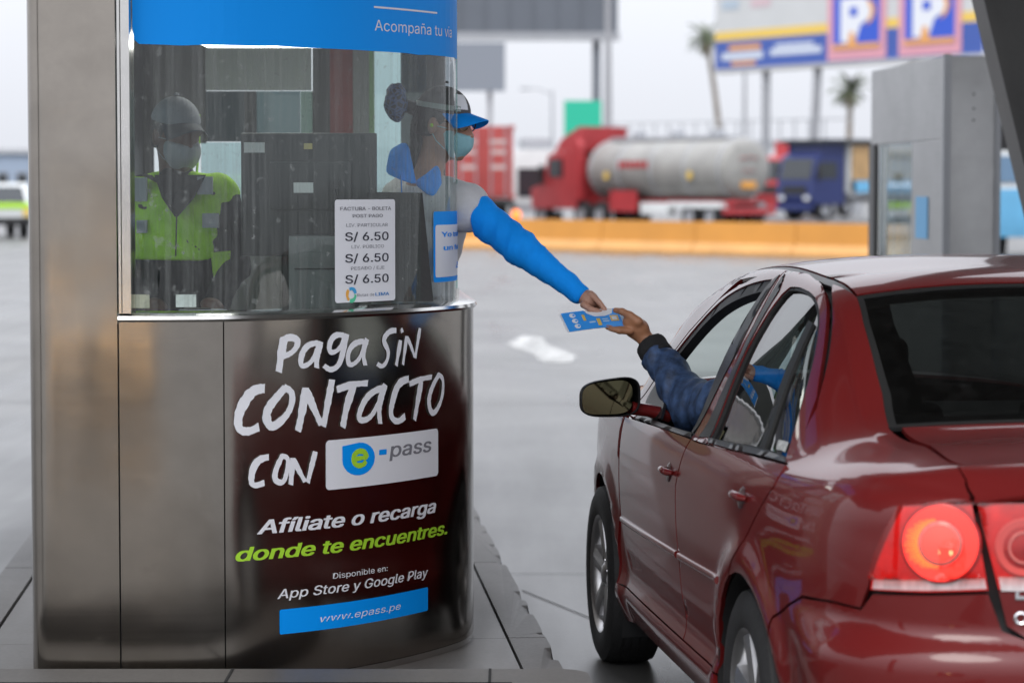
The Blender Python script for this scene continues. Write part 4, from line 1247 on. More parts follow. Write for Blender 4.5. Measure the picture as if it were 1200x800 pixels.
# rear window, roof, boot lid, bonnet, windscreen
def mirj(p): return (p[0], 2 * NC - p[1])
def across(edge): return edge + [mirj(p) for p in edge[::-1]]
rwo = across([(p[0], p[1] + .06) for p in rw_edge])
def mid_patch(name, outline, mat, step=.05, off=0.0, flange=.012, holes=()):
    return patches(name, [patch_data(outline, B, holes, step, SCB, flange, off, flip=True)], mat, car)
mid_patch("rear_window", rwo, M_REARGL, .06, -.006, 0)
mid_patch("rear_window_seal", grow(rwo, .010, SCB), M_SEAL, .05, -.002, .012, holes=[grow(rwo, -.006, SCB)])
# dark ceramic band round the glass
mid_patch("rear_window_border", grow(rwo, -.004, SCB), M_SEAL, .05, -.012, 0, holes=[grow(rwo, -.045, SCB)])
r_top = rw_edge[0]
roofo = [(r_top[0] + .015, r_top[1] + .02), (.40, 7.98), (.9, 7.95), (1.4, 7.95), (1.74, 8.0)]
mid_patch("roof", across(roofo), M_CAR, .05, 0, .012)
dr = [(r_top[0] + .01, r_top[1] - .02), (.40, 7.93), (.9, 7.90), (1.4, 7.90), (1.76, 7.95), (1.76, 7.72), (1.4, 7.66), (.9, 7.66), (.55, 7.66), (.42, 7.58), (r_top[0] + .02, r_top[1] - .28)]
side("roof_moulding", M_BLACK, None, dr, step=.04, off=-.003, flange=.01)
rs = [(.50, 7.60), (.9, 7.62), (1.4, 7.62), (1.76, 7.68), (1.85, 7.2), (1.4, 7.12), (.9, 7.08), (.45, 7.0), (.36, 7.1), (.40, 7.4)]
side("roof_side_rail", M_CAR, None, rs, step=.04, off=-.001, flange=.012)
wso = across([(2.56, 4.6), (2.3, 5.6), (2.05, 6.8), (1.80, 7.9)])
mid_patch("windscreen", wso, M_CLEAR, .08, -.004, 0)
side("windscreen_pillar", M_CAR, None, [(2.55, 3.9), (2.60, 4.55), (2.32, 5.55), (2.07, 6.75), (1.81, 7.88)] + [(1.42, 7.15)] + [(p[0] + .012, p[1] + .06) for p in _g[::-1]][1:] + [(2.075, 4.35), (2.08, 3.9)], step=.05, flange=.012)
mid_patch("bonnet", across([(2.63, 4.1), (2.95, 4.15), (3.12, 4.15), (3.24, 4.3)]), M_CAR, .07)
lido = [(lid[0][0] + .012, lid[0][1] + .16)] + [(lid[1][0], lid[1][1] + .10), (lid[2][0], lid[2][1] + .10)]
lidB = across([(rw_edge[-1][0] - .02, rw_edge[-1][1] + .15)] + [(lid[1][0] + .005, lid[1][1] + .09), (lid[2][0], lid[2][1] + .09), (lidx[1][0], lidx[1][1] + .09), (lidx[0][0] - .01, lidx[0][1] + .09), (l6[0] - .012, l6[1] + .05)])
D1 = patch_data(lidB, B, (), .04, SCB, .012, 0, flip=True)
patches("boot_lid", [D1], M_CAR, car)
TM = -1.755
def amir(p): return (2 * TM - p[0], p[1])
def Afull(t, w):
    if t >= TM: return A(t, w)
    q = A(2 * TM - t, w); return (-q[0], q[1], q[2])
GAPT = .013
lf = [(p[0] - GAPT, p[1]) for p in lid2]
lface = [(lf[0][0], .965), lf[2], (lf[3][0], lf[3][1]), (lf[3][0] - .06, lf[3][1] - .035), (-1.55, .655)]
lfo = lface + [amir(p) for p in lface[::-1]]
lampi = [(lf[1][0] - .004, .963), lf[2], (-1.40, lf[2][1] + .0), (-1.37, .965)]
lh = [(lf[0][0], .968), (lf[1][0], .9635), (-1.372, .967), (-1.402, lf[2][1] - .004), (lf[2][0], lf[2][1] - .004), lf[3], (lf[3][0] - .06, lf[3][1] - .035), (-1.55, .655)]
lho = lh + [amir(p) for p in lh[::-1]]
patches("boot_lid_face", [patch_data(lho, Afull, (), .03, SCA, .012, .001, flip=True)], M_CAR, car)
# number plate recess, badge
side("boot_lamp", M_LENSLIT, lampi, step=.025, flange=.02, off=.003)
def frame_on(fn, t, w):
    p = np.array(fn(t, w)); a = np.array(fn(t + 1e-3, w)) - p; b = np.array(fn(t, w + 1e-3)) - p
    n = np.cross(b, a); n /= np.linalg.norm(n)
    if n[1] > 0: n = -n
    z = Vector(n); y = Vector((0, 0, 1)); y = (y - z * y.dot(z)).normalized(); x = y.cross(z)
    M = Matrix((x, y, z)).transposed().to_4x4(); M.translation = Vector(p)
    return M
def refl(M):
    return Matrix.Scale(-1, 4, (1, 0, 0)) @ M
# lamp lenses
TL = side("tail_lamp", M_LENSLIT, [lamp[i] for i in range(len(lamp))], step=.02, flange=.02, off=.004)
rv = tr(A, [(1024, 689), (1026, 677), (1090, 678), (1153, 676), (1156, 689), (1090, 691)], (-.9, .79))
c0 = pinv(A, 1103, 636, (-1.0, .87)); c1 = pinv(A, 1200, 641, (-1.3, .87))
rv2 = [(lf[2][0] - .006, rv[3][1] - .030), (-1.395, rv[3][1] - .030), (-1.394, rv[3][1] + .004), (lf[2][0] + .002, rv[3][1] + .004)]
for s in (1, -1):
    mk = (lambda M: M) if s == 1 else refl
    M0 = mk(frame_on(A, *c0)); M1 = mk(frame_on(A, *c1))
    par = [o for o in car.children if o.name.startswith("tail_lamp")][0 if s == 1 else 1]
    par2 = [o for o in car.children if o.name.startswith("boot_lamp")][0 if s == 1 else 1]
    f = (lambda a, b: (lambda p: (p[0] * s, p[1], p[2]))(A(a, b)))
    patches("reversing_lens", [patch_data(rv, f, (), .02, SCA, .004, .0055, flip=(s == 1))], M_WHITELENS, par)
    patches("reversing_lens", [patch_data(rv2, f, (), .02, SCA, .004, .0055, flip=(s == 1))], M_WHITELENS, par2)
    rr = .094
    MB().lathe([(rr, -.004), (rr, .006), (rr * .97, .010), (rr * .93, .011)], 48, M0).build("lamp_ring", M_LENS, par)
    MB().lathe([(rr * .93, .011), (rr * .75, .010), (rr * .56, .008)], 48, M0).build("lamp_reflector", M_LAMPGLOW, par)
    ry = MB(); nr_ = 72
    for k in range(nr_):
        w = 2 * math.pi * k / nr_
        hot = max(0, math.cos(w - R(185))) ** 1.5
        if hot < .04: continue
        r0 = rr * .56; r1 = rr * (.60 + .30 * hot * (.75 + .25 * ((k * 7) % 5) / 4))
        a = .36 * 2 * math.pi / nr_
        ry.add([M0 @ Vector((r0 * math.cos(w - a), r0 * math.sin(w - a), .0105)), M0 @ Vector((r1 * math.cos(w - a * .3), r1 * math.sin(w - a * .3), .0125)), M0 @ Vector((r1 * math.cos(w + a * .3), r1 * math.sin(w + a * .3), .0125)), M0 @ Vector((r0 * math.cos(w + a), r0 * math.sin(w + a), .0105))], [(0, 1, 2, 3)])
    tag(ry.build("lamp_rays", M_LAMPHOT, par, smooth=False), kind="stuff")
    MB().lathe([(rr * .55, .008), (rr * .55, .016), (rr * .46, .020)], 40, M0).build("lamp_bezel", M_WHITELENS, par)
    MB().lathe([(rr * .46, .019), (rr * .3, .023), (.0005, .0245)], 40, M0).build("lamp_bulb_cover", M_LAMPDISC, par)
    patches("lamp_cover", [patch_data([rv[1], rv[2], rv[3]] + lamp[7:2:-1] + [lamp[2]], f, (), .02, SCA, .022, .030, flip=(s == 1))], M_COVER, par)
    patches("lamp_cover", [patch_data([lampi[0], (rv2[3][0] + .002, rv2[3][1]), rv2[2], lampi[3]], f, (), .02, SCA, .020, .026, flip=(s == 1))], M_COVER, par2)
    r2 = .068
    MB().lathe([(r2, -.004), (r2, .008), (r2 * .94, .012), (r2 * .72, .010)], 40, M1).build("lamp_ring", pm("pale_red_ring", (.6, .25, .25), .2, coat=1), par2)
    MB().lathe([(r2 * .72, .010), (r2 * .5, .014), (.0005, .016)], 40, M1).build("lamp_bulb_cover", M_LENS, par2)
    MB().lathe([(r2 * .56, .013), (r2 * .54, .017), (r2 * .48, .0165), (r2 * .46, .013)], 40, M1).build("lamp_bezel", M_WHITELENS, par2)
# badge on the lid near the plate
bd = MB(); c = pinv(A, 1196, 700, (-1.3, .75)); Mb = frame_on(A, *c)
bd.box((-.012, -.004, 0), (.012, .004, .005), Mb, .001); bd.box((-.012, -.004, 0), (-.004, .014, .0045), Mb, .001); bd.build("badge", M_CHROME, car)
c = pinv(A, 1196, 724, (-1.3, .7)); Mb = frame_on(A, *c)
MB().lathe([(.016, 0), (.016, .004), (.012, .006), (.009, .004)], 24, Mb).build("badge", M_CHROME, car)
pl_ = MB(); Mp = frame_on(Afull, TM, .80); pl_.box((-.16, -.075, .0), (.16, .075, .008), Mp, .003); pl_.build("number_plate", pm("plate_white", (.7, .7, .66), .5), car)
# rear bumper
b_top = [(bs1[i][0] - .004, bs1[i][1] - .007) for i in range(len(bs1))] + [(lamp[0][0] - .005, lamp[0][1] - .012), (lamp[9][0], lamp[9][1] - .010), (lamp[8][0], lamp[8][1] - .010)] + [(lid2[3][0] + .0, lid2[3][1] - .012), (lid2[3][0] - .075, .648), (-1.55, .640)]
b_in = [(-.045 + RA * math.cos(R(a)), .305 + RA * math.sin(R(a))) for a in (196, 185, 174, 163, 152, 141.5)]
bo = [(TM - .0, .20)] + [(-1.2, .20), (-.9, .205), (-.6, .22)] + b_in + b_top
bo = bo[1:] + [(-1.62, .640)]
SCF = (.55, 1)
bfull = bo + [amir(p) for p in bo[::-1]]
patches("rear_bumper", [patch_data(bfull, Afull, (), .015, SCF, .012, 0, flip=True)], M_CAR, car)
# front bumper and lamps (beyond the frame)
fbp = [(3.125, .24), (3.125, .80), (3.45, .74), (3.72, .70), (4.05, .69)]
fbo = [(2.87, .24)] + [(2.865, .40), (2.885, .49), (3.125, .51), (3.125, .80), (3.45, .77), (3.72, .75), (4.0, .74), (4.0, .24)]
side("front_bumper", M_CAR, fbo, step=.06)
# sills
so = [(2.09, .215), (2.09, .3405), (.335, .3405), (.30, .25), (.30, .215)]
side("sill", M_CAR, so, step=.014, off=.002, sca=(.3, 1))
# rubbing strips on the doors
def strip_on(t0, t1, w0, w1, hw, name="rubbing_strip"):
    prof = [(-hw, -.004), (-hw, .003), (-hw * .8, .0075), (-hw * .3, .0095), (hw * .3, .0095), (hw * .8, .0075), (hw, .003), (hw, -.004)]
    for s in (1, -1):
        m = MB(); n = 26; k = len(prof)
        for i in range(n + 1):
            t = t0 + (t1 - t0) * i / n; w = w0 + (w1 - w0) * i / n
            p = np.array(A(t, w)); a = np.array(A(t + .01, w)) - p
            nn = np.cross((0, 0, 1), a); nn /= np.linalg.norm(nn)
            if nn[0] > 0: nn = -nn
            for dw, o in prof:
                q = np.array(A(t, w + dw)) + nn * o
                m.v.append((q[0] * s, q[1], q[2]))
        m.f += [(i * k + j, i * k + j + 1, (i + 1) * k + j + 1, (i + 1) * k + j) for i in range(n) for j in range(k - 1)]
        m.f += [tuple(range(k)), tuple(n * k + j for j in range(k))]
        m.build(name, M_CAR, car, angle=50)
strip_on(2.03, T_B - .008, .566, .592, .011); strip_on(T_B - .045, .285, .592, .611, .011)
# door handles: raised disc painted dark as the cup's shade, grip
for nm, px, py in (("door_handle", 784, 553), ("door_handle", 869, 583)):
    t, w = pinv(A, px, py, (1.1 if px < 800 else .1, .85))
    for s in (1, -1):
        M = frame_on(lambda a, b: A(a, b), t, w)
        p = np.array(A(t, w)); a = np.array(A(t + 1e-3, w)) - p; b = np.array(A(t, w + 1e-3)) - p
        nn = Vector(np.cross(a, b)).normalized()
        if nn.x > 0: nn = -nn
        ya = Vector(b).normalized(); xa = ya.cross(nn)
        M = Matrix((xa, ya, nn)).transposed().to_4x4(); M.translation = Vector(p)
        if s == -1: M = refl(M)
        cup = MB(); nc = 26; rg = []
        for q_, o_ in ((1.0, .0006), (.9, .0030), (.55, .0034)):
            for k_ in range(nc):
                w_ = 2 * math.pi * k_ / nc
                a_ = np.array(A(t + .040 * q_ * math.cos(w_), w + .030 * q_ * math.sin(w_)))
                rg.append((a_[0] * s - o_ * s, a_[1], a_[2]))
        cup.add(rg, [(i_ * nc + k_, i_ * nc + (k_ + 1) % nc, (i_ + 1) * nc + (k_ + 1) % nc, (i_ + 1) * nc + k_) for i_ in range(2) for k_ in range(nc)] + [tuple(2 * nc + k_ for k_ in range(nc))])
        cup.build("cup_shade", pm("recess_shade", (.05, .006, .007), .4, coat=.5), car)
        grip = MB()
        pts = [M @ Vector((x, .004, z)) for x, z in ((-.070, .002), (-.058, .012), (-.03, .019), (.02, .020), (.052, .015), (.068, .002))]
        grip.tube(pts, [.006, .010, .0118, .012, .011, .007], 12)
        grip.lathe([(.006, .01), (.006, .027), (.0005, .0275)], 14, M @ Matrix.Translation((.045, .004, 0)))
        grip.build("door_handle", M_CAR, car)
# mirrors
def mirror(s):
    o = bpy.data.objects.new("wing_mirror", None); COL.objects.link(o); o.parent = car
    c = pinv(lambda a, b: (-.965, a, b), 715, 466, (1.62, 1.01))
    o.location = (-.965 * s, c[0], c[1])
    hw, hh = .098, .0615
    def ring(y, k, dx=0, n=40):
        out = []
        for i in range(n):
            a = 2 * math.pi * i / n; ca, sa = math.cos(a), math.sin(a)
            x = abs(ca) ** .55 * (1 if ca > 0 else -1) * hw * k; z = abs(sa) ** .6 * (1 if sa > 0 else -1) * hh * k
            z *= 1 + .10 * x / hw; 
            out.append(((x + dx) * s, y, z + .07 * x))
        return out
    m = MB(); rs_ = [ring(-.004, .93), ring(-.012, .97), ring(-.010, 1.0), ring(.02, 1.0), ring(.06, .92), ring(.09, .72), ring(.105, .40)]
    n = 40
    m.add([p for r_ in rs_ for p in r_], [(i * n + k, i * n + (k + 1) % n, (i + 1) * n + (k + 1) % n, (i + 1) * n + k) for i in range(len(rs_) - 1) for k in range(n)] + [tuple(6 * n + k for k in range(n))])
    m.build("mirror_housing", M_BLACK, o, angle=60)
    gl_ = MB(); r_ = ring(-.006, .86); r_ = [((x - .012 * s), y - .01 * (x * s / hw) * 0, z) for x, y, z in r_]; gl_.add(r_, [tuple(range(n))])
    gl_.build("mirror_glass", pm("mirror_silver", (.14, .13, .075), .03, metal=1.0), o, smooth=False)
    a_ = MB(); a_.tube([(.07 * s, .03, -.035), (.13 * s, .04, -.045), (.20 * s, .05, -.065)], [.030, .028, .034], 12, flat=.75); a_.build("mirror_arm", M_CAR, o)
    return o
for s in (1, -1):
    mo = mirror(s)
M_ = MB(); 
# black sail between mirror and pillar
sail = tr(B, [(745, 491), (760, 465), (774, 441), (783, 452), (775, 490)], (2.0, 4.2))
side("mirror_sail", M_BLACK, None, sail, step=.03, off=.003, flange=.01)
# wheels
def wheel(x, u, s):
    o = bpy.data.objects.new("wheel", None); COL.objects.link(o); o.parent = car
    o.location = (x, u, .312)
    Mw = Matrix.Rotation(R(-90 * s), 4, 'Y')                          # axis z -> outward side
    prof = [(.195, -.09), (.235, -.10), (.285, -.097), (.308, -.085), (.3165, -.06), (.3175, -.03), (.3175, .03), (.3165, .06), (.308, .085), (.285, .097), (.245, .100), (.212, .094), (.204, .088)]
    t = MB().lathe(prof, 64, Mw); t.build("tyre", M_TYRE, o)
    gr = MB()
    for w in (-.045, -.015, .015, .045):
        gr.lathe([(.3178, w - .004), (.3182, w), (.3178, w + .004)], 64, Mw)
    gr.build("tread_groove", M_SEAL, o)
    rim = MB().lathe([(.195, -.09), (.190, -.02), (.188, .055), (.197, .082), (.207, .091), (.211, .093), (.2115, .087), (.207, .08)], 56, Mw); rim.build("rim", M_ALLOY, o)
    for k in range(6):
        a = 2 * math.pi * k / 6 + .3
        sp = MB(); Ms = Mw @ Matrix.Rotation(a, 4, 'Z')
        sp.add([Ms @ Vector(p) for p in ((.045, -.030, .068), (.045, .030, .068), (.192, .040, .080), (.192, -.040, .080), (.045, -.036, .03), (.045, .036, .03), (.190, .048, .04), (.190, -.048, .04), (.06, 0, .076), (.19, 0, .086))],
               [(0, 8, 9, 3), (8, 1, 2, 9), (1, 5, 6, 2), (0, 3, 7, 4), (3, 9, 2, 6, 7), (0, 4, 5, 1, 8)])
        sp.build("spoke", M_ALLOY, o, smooth=False)
    MB().lathe([(.0005, .082), (.028, .081), (.036, .074), (.055, .066), (.058, .03)], 32, Mw).build("hub_cap", M_ALLOY, o)
    bolts = MB()
    for k in range(5):
        a = 2 * math.pi * k / 5
        bolts.lathe([(.0005, .074), (.007, .073), (.0075, .06)], 8, Mw @ Matrix.Translation((.047 * math.cos(a), .047 * math.sin(a), 0)))
    tag(bolts.build("wheel_bolt", M_CHROME, o), kind="stuff")
    MB().lathe([(.0005, -.0), (.14, -.0), (.145, -.02), (.0005, -.02)], 32, Mw).build("brake_disc", pm("brake_iron", (.10, .095, .09), .5, metal=.7), o)
for s, u, x in ((1, 0, -.760), (1, 2.513, -.768), (-1, 0, .760), (-1, 2.513, .768)):
    wheel(x, u, s)
# wheel housings and the dark inside of the shell
for cu, cw in ARCHES:
    for s in (1, -1):
        ih = MB(); n = 18
        o_ = [(cu + .378 * math.cos(R(a)), cw + .378 * math.sin(R(a))) for a in np.linspace(-25, 205, n)]
        ih.add([(s * (.862 if cu < 1 else .84), u, w) for u, w in o_] + [(s * .55, u, w) for u, w in o_], [(k, k + 1, n + k + 1, n + k) for k in range(n - 1)] + [tuple(range(n, 2 * n))])
        ih.build("wheel_housing", M_CABIN, car)
inner = []
for s in (1, -1):
    f = (lambda a, b: (lambda p: (p[0] * s, p[1], p[2]))(A(a, b)))
    inner.append(patch_data([(2.10, .24), (2.10, .93), (.0, .925), (-.30, .93), (-.30, .74), (.0, .72), (.15, .66), (.28, .5), (.30, .24)], f, (), .08, SCA, 0, -.03, flip=(s == 1)))
    inner.append(patch_data([(-.46, .30), (-.42, .6), (-.3, .72), (-.3, .93), (-.6, .95), (-.9, .93), (-1.1, .95), (-1.75, .95), (-1.75, .25)], f, (), .08, SCA, 0, -.03, flip=(s == 1)))
patches("inner_shell", inner, M_CABIN, car)
side("inner_shell", M_CABIN, None, [(.95, 7.5), (.5, 7.45), (.30, 7.0), (.13, 6.5), (-.04, 5.85), (-.22, 4.4), (-.26, 3.6), (-.42, 3.4), (-.36, 5.5), (0, 7.3), (.35, 7.85), (.95, 7.85)], step=.05, off=-.022, flange=0)
MB().box((-.78, -.6, .20), (.78, 2.05, .24)).build("underbody", M_CABIN, car)
MB().box((-.70, 2.05, .26), (.70, 3.1, .6)).build("engine_bay", M_CABIN, car)
hl = mid_patch("headliner", across([(.30, 7.5), (.9, 7.4), (1.4, 7.4), (1.72, 7.6)]), M_CABIN, .09, -.03, 0)
mid_patch("parcel_shelf", across([(-.25, 5.2), (-.27, 6.5), (-.28, 8.3)]), M_CABIN, .09, -.12, 0)
# cabin: dashboard, seats, wheel
MB().box((-.70, 1.78, .70), (.70, 2.40, .93), bev=.03).build("dashboard", M_CABIN, car)
def seat(x, u, name, w=.25, h=.62, tilt=-16):
    o = bpy.data.objects.new(name, None); COL.objects.link(o); o.parent = car; o.location = (x, u, .30)
    MB().box((-w, -.24, 0), (w, .26, .22), bev=.05).build("cushion", M_SEAT, o)
    Ms = Matrix.Translation((0, -.24, .16)) @ Matrix.Rotation(R(-tilt), 4, 'X')
    MB().box((-w, -.07, 0), (w, .05, h), Ms, .045).build("backrest", M_SEAT, o)
    MB().box((-.13, -.05, h + .035), (.13, .05, h + .20), Ms, .035).build("headrest", M_SEAT, o)
    for q in (-.05, .05): MB().tube([Ms @ Vector((q, 0, h - .02)), Ms @ Vector((q, 0, h + .05))], .006, 8).build("headrest_post", M_CHROME, o)
seat(-.37, 1.12, "front_seat"); seat(.37, 1.12, "front_seat")
seat(-.40, .34, "rear_seat", .36, .42, -20); seat(.40, .34, "rear_seat", .36, .42, -20)
sw = MB(); Ms = Matrix.Translation((-.37, 1.66, .88)) @ Matrix.Rotation(R(65), 4, 'X')
sw.tube([Ms @ Vector((.185 * math.cos(a), .185 * math.sin(a), 0)) for a in np.linspace(0, 2 * math.pi, 30)], .015, 8, cap=False)
sw.box((-.18, -.02, -.01), (.18, .02, .01), Ms); sw.build("steering_wheel", M_CABIN, car)
# sticker in the corner of the rear door window
sk = tr(B, [(909, 513), (921, 516), (917, 527), (906, 524)], (-.1, 4.4))
side("window_sticker", pm("grey_sticker", (.42, .43, .42), .6, noise=(120, .5)), None, sk, step=.02, off=-.009, flange=0, both=False)
MB().tube([(-.10, -.92, .262), (-.10, -1.04, .258)], .024, 14).build("exhaust_pipe", M_CHROME, car)

# headlamps of the saloon's front
M_HEAD = pm("headlamp_lens", (.6, .6, .6), .1, coat=1.0)
hp = [(3.14, .575), (3.14, .70), (3.30, .735), (3.52, .72), (3.50, .59), (3.30, .565)]
side("headlamp", M_HEAD, hp, step=.05, off=.006, flange=.02)
# a dark car waiting in the lane left of the island, behind the photographer; its lamps glint in the steel
wait_car = copy_tree(car)
tag(wait_car, "dark grey saloon with headlamps lit, waiting in the lane left of the island", "car")
wait_car.name = "car"
wait_car.location = (-3.05, -5.6, 0); wait_car.rotation_euler = (0, 0, 0)
M_CAR2 = pm("dark_grey_paint", (.02, .021, .024), .4, coat=1.0)
M_HEADLIT = pm("lit_headlamp", (.9, .8, .6), .1, emit=(1.0, .60, .24), estr=16.0)
M_TAILOFF = pm("unlit_red_lamp", (.25, .01, .01), .2, coat=1.0)
def repaint(o):
    for q in o.children:
        if q.type == 'MESH' and q.data.materials:
            m = q.data.materials[0]
            new = M_CAR2 if m == M_CAR else M_HEADLIT if m == M_HEAD else M_TAILOFF if m in (M_LENSLIT, M_LAMPGLOW, M_LAMPDISC, M_LAMPHOT) else None
            if new:
                q.material_slots[0].link = 'OBJECT'; q.material_slots[0].material = new
        repaint(q)
repaint(wait_car)
# ================================================================== PEOPLE
M_SKIN_A = pm("skin_light_brown", (.40, .215, .15), .5, noise=(14, .14), bump=(160, .05))
M_SKIN_B = pm("skin_brown", (.36, .165, .085), .5, noise=(16, .18), bump=(160, .06))
M_SKIN_C = pm("skin_dark_brown", (.17, .085, .06), .5, noise=(14, .14))
M_HAIR = pm("dark_hair", (.012, .010, .009), .5, bump=(200, .3), scale=(1, 1, .2))
M_MASK = pm("pale_blue_mask", (.30, .56, .62), .8, noise=(60, .06))
M_MASKG = pm("grey_mask", (.36, .37, .40), .8)
M_CAPG = pm("grey_cap_cloth", (.105, .098, .10), .85, noise=(160, .2))
M_SHIRT = pm("bright_blue_cloth", (.004, .29, .92), .8, spec=.2, noise=(9, .10), bump=(260, .12))
M_VEST = pm("pale_grey_cloth", (.60, .60, .62), .8, noise=(12, .08), bump=(200, .15))
M_NEON = pm("neon_yellow_cloth", (.50, .95, .012), .7, noise=(12, .12), bump=(150, .2), emit=(.42, .9, .0), estr=.0)
M_TAPE = pm("silver_tape", (.42, .42, .46), .45)
M_NAVY = pm("navy_jacket_cloth", (.030, .060, .135), .62, noise=(26, .75), bump=(60, .45, .004))
M_CUFF = pm("black_knit", (.014, .014, .015), .9, bump=(300, .3))
M_DARKCLOTH = pm("black_cloth", (.012, .012, .014), .85, noise=(10, .3))
M_TROUSER = pm("dark_trousers", (.03, .032, .04), .85)
M_EYE = pm("eye", (.02, .015, .012), .15)

def multi_blob(name, jobs, mat, parent):
    V, F = [], []
    for prims, res, k in jobs:
        v, f = blob(prims, res, k)
        b = len(V); V += v.tolist(); F += (f + b).tolist()
    me = bpy.data.meshes.new(name); me.from_pydata(V, [], F)
    bm = bmesh.new(); bm.from_mesh(me)
    bmesh.ops.smooth_vert(bm, verts=bm.verts[:], factor=.5, use_axis_x=True, use_axis_y=True, use_axis_z=True)
    bmesh.ops.recalc_face_normals(bm, faces=bm.faces[:])
    for q in bm.faces: q.smooth = True
    bm.to_mesh(me); bm.free()
    return link_mesh(name, me, mat, parent)
def folds(sx, amp, ph=0.0):
    """cloth folds running across the limb direction sx"""
    d = np.array(sx, float)
    def f(P):
        a = P @ d
        b = P @ np.array((31.0, -17.0, 23.0))
        return -amp * (np.sin(a + .8 * np.sin(b) + ph) * .6 + np.sin(a * 1.9 + b * .7) * .4)
    return f
class Head:
    """a head at c looking along f (world directions), with helpers in its own axes (x its right, y forward, z up)"""
    def __init__(s, c, f, up=(0, 0, 1), k=1.0):
        s.c = Vector(c); s.k = k
        s.y = Vector(f).normalized(); u = Vector(up); s.x = s.y.cross(u).normalized(); s.z = s.x.cross(s.y)
        s.R = np.array((s.x, s.y, s.z)).T
        s.M = Matrix((s.x, s.y, s.z)).transposed().to_4x4(); s.M.translation = s.c
    def p(s, x, y, z): return tuple(s.c + (s.x * x + s.y * y + s.z * z) * s.k)
    def e(s, c, r, kk=.02): return ('e', s.p(*c), tuple(q * s.k for q in r), s.R, kk)
    def cp(s, a, b, ra, rb, kk=.015): return ('c', s.p(*a), s.p(*b), ra * s.k, rb * s.k, kk)
    def n(s, x, y, z): return tuple(s.x * x + s.y * y + s.z * z)
    def skin(s):
        return [s.e((0, -.012, .022), (.074, .094, .100)), s.e((0, .034, -.045), (.058, .060, .078), .03), s.cp((0, .070, -.098), (0, .074, -.104), .020, .018, .025),
                s.cp((0, .090, .006), (0, .108, -.030), .009, .014), s.cp((-.012, .094, -.034), (.012, .094, -.034), .009, .009),
                s.cp((-.05, .070, .018), (.05, .070, .018), .016, .016, .02), s.cp((-.022, .088, -.066), (.022, .088, -.066), .009, .009, .012),
                s.e((.076, -.006, -.010), (.010, .020, .032), .008), s.e((-.076, -.006, -.010), (.010, .020, .032), .008)]
    def blob(s, name, prims, mat, parent, **kw): return blob_obj(name, prims, mat, parent, **kw)
    def hair(s, parent, low=-.06):
        return blob_obj("hair", [s.e((0, -.020, .026), (.080, .098, .106)), s.e((0, -.060, -.03), (.066, .050, .07), .03)], M_HAIR, parent, res=.007,
                        cuts=[(s.p(0, .03, 0), s.n(0, .9, -.42)), (s.p(0, 0, low), s.n(0, 0, -1))])
    def eyes(s, parent):
        for q in (-1, 1):
            MB().lathe([(.0005, .011), (.006, .009), (.010, .004), (.011, 0)], 12, s.M @ Matrix.Translation((q * .031, .073, .006)) @ Matrix.Rotation(R(-90), 4, 'X')).build("eye", M_EYE, parent)
    def mask(s, parent, mat):
        m = blob_obj("face_mask", [s.e((0, .038, -.054), (.069, .072, .074)), s.cp((0, .098, -.02), (0, .096, -.06), .018, .020, .03)], mat, parent, res=.005,
                     cuts=[(s.p(0, .028, 0), s.n(0, -1, -.25)), (s.p(0, 0, -.002), s.n(0, .25, 1)), (s.p(0, 0, -.126), s.n(0, .2, -1))])
        for q in (-1, 1):
            for zz in (-.012, -.085):
                MB().tube([s.p(q * .060, .045, zz), s.p(q * .074, .015, zz * .7), s.p(q * .080, -.008, -.005 if zz > -.05 else -.025)], .0016, 6).build("ear_loop", mat, m)
        pl = MB()
        for zz in (-.03, -.05, -.07):
            pts = [s.p(.062 * math.sin(a), .036 + .082 * math.cos(a) - .008 * abs(math.sin(a)), zz) for a in np.linspace(-.9, .9, 9)]
            pl.tube(pts, .0015, 5)
        tag(pl.build("pleat", mat, m), kind="stuff")
        return m
    def cap(s, parent, mat, vmat, vl=.085, tilt=-.10):
        c_ = blob_obj("cap", [s.e((0, -.012, .036), (.084, .104, .096))], mat, parent, res=.006, cuts=[(s.p(0, 0, .044), s.n(0, -.12, -1))])
        m = MB(); n = 14; rows = 5
        for i in range(rows):
            for k in range(n):
                a = -1.15 + 2.3 * k / (n - 1)
                r_ = i / (rows - 1)
                x = .080 * math.sin(a) * (1 + .02 * r_); y0 = -.012 + .098 * math.cos(a); ext = vl * math.cos(a * .86) ** .7
                y = y0 + ext * r_
                z = .050 + tilt * vl * 3.2 * r_ - .035 * (math.sin(a) ** 2) * (.4 + r_)
                m.v.append(s.p(x, y, z))
        fr = [(i * n + k, i * n + k + 1, (i + 1) * n + k + 1, (i + 1) * n + k) for i in range(rows - 1) for k in range(n - 1)]
        nb = len(m.v); up_ = Vector(s.n(0, 0, 1)) * .004
        m.v += [tuple(Vector(v) - up_) for v in m.v]
        m.f = fr + [tuple(q + nb for q in f[::-1]) for f in fr]
        ring = [k for k in range(n)] + [i * n + n - 1 for i in range(1, rows)] + [(rows - 1) * n + k for k in range(n - 2, -1, -1)] + [i * n for i in range(rows - 2, 0, -1)]
        m.f += [(ring[i], ring[(i + 1) % len(ring)], ring[(i + 1) % len(ring)] + nb, ring[i] + nb) for i in range(len(ring))]
        m.build("visor", vmat, c_)
        MB().lathe([(.0005, .008), (.007, .006), (.009, 0)], 12, s.M @ Matrix.Translation((0, -.012, .139))).build("cap_button", mat, c_)
        return c_

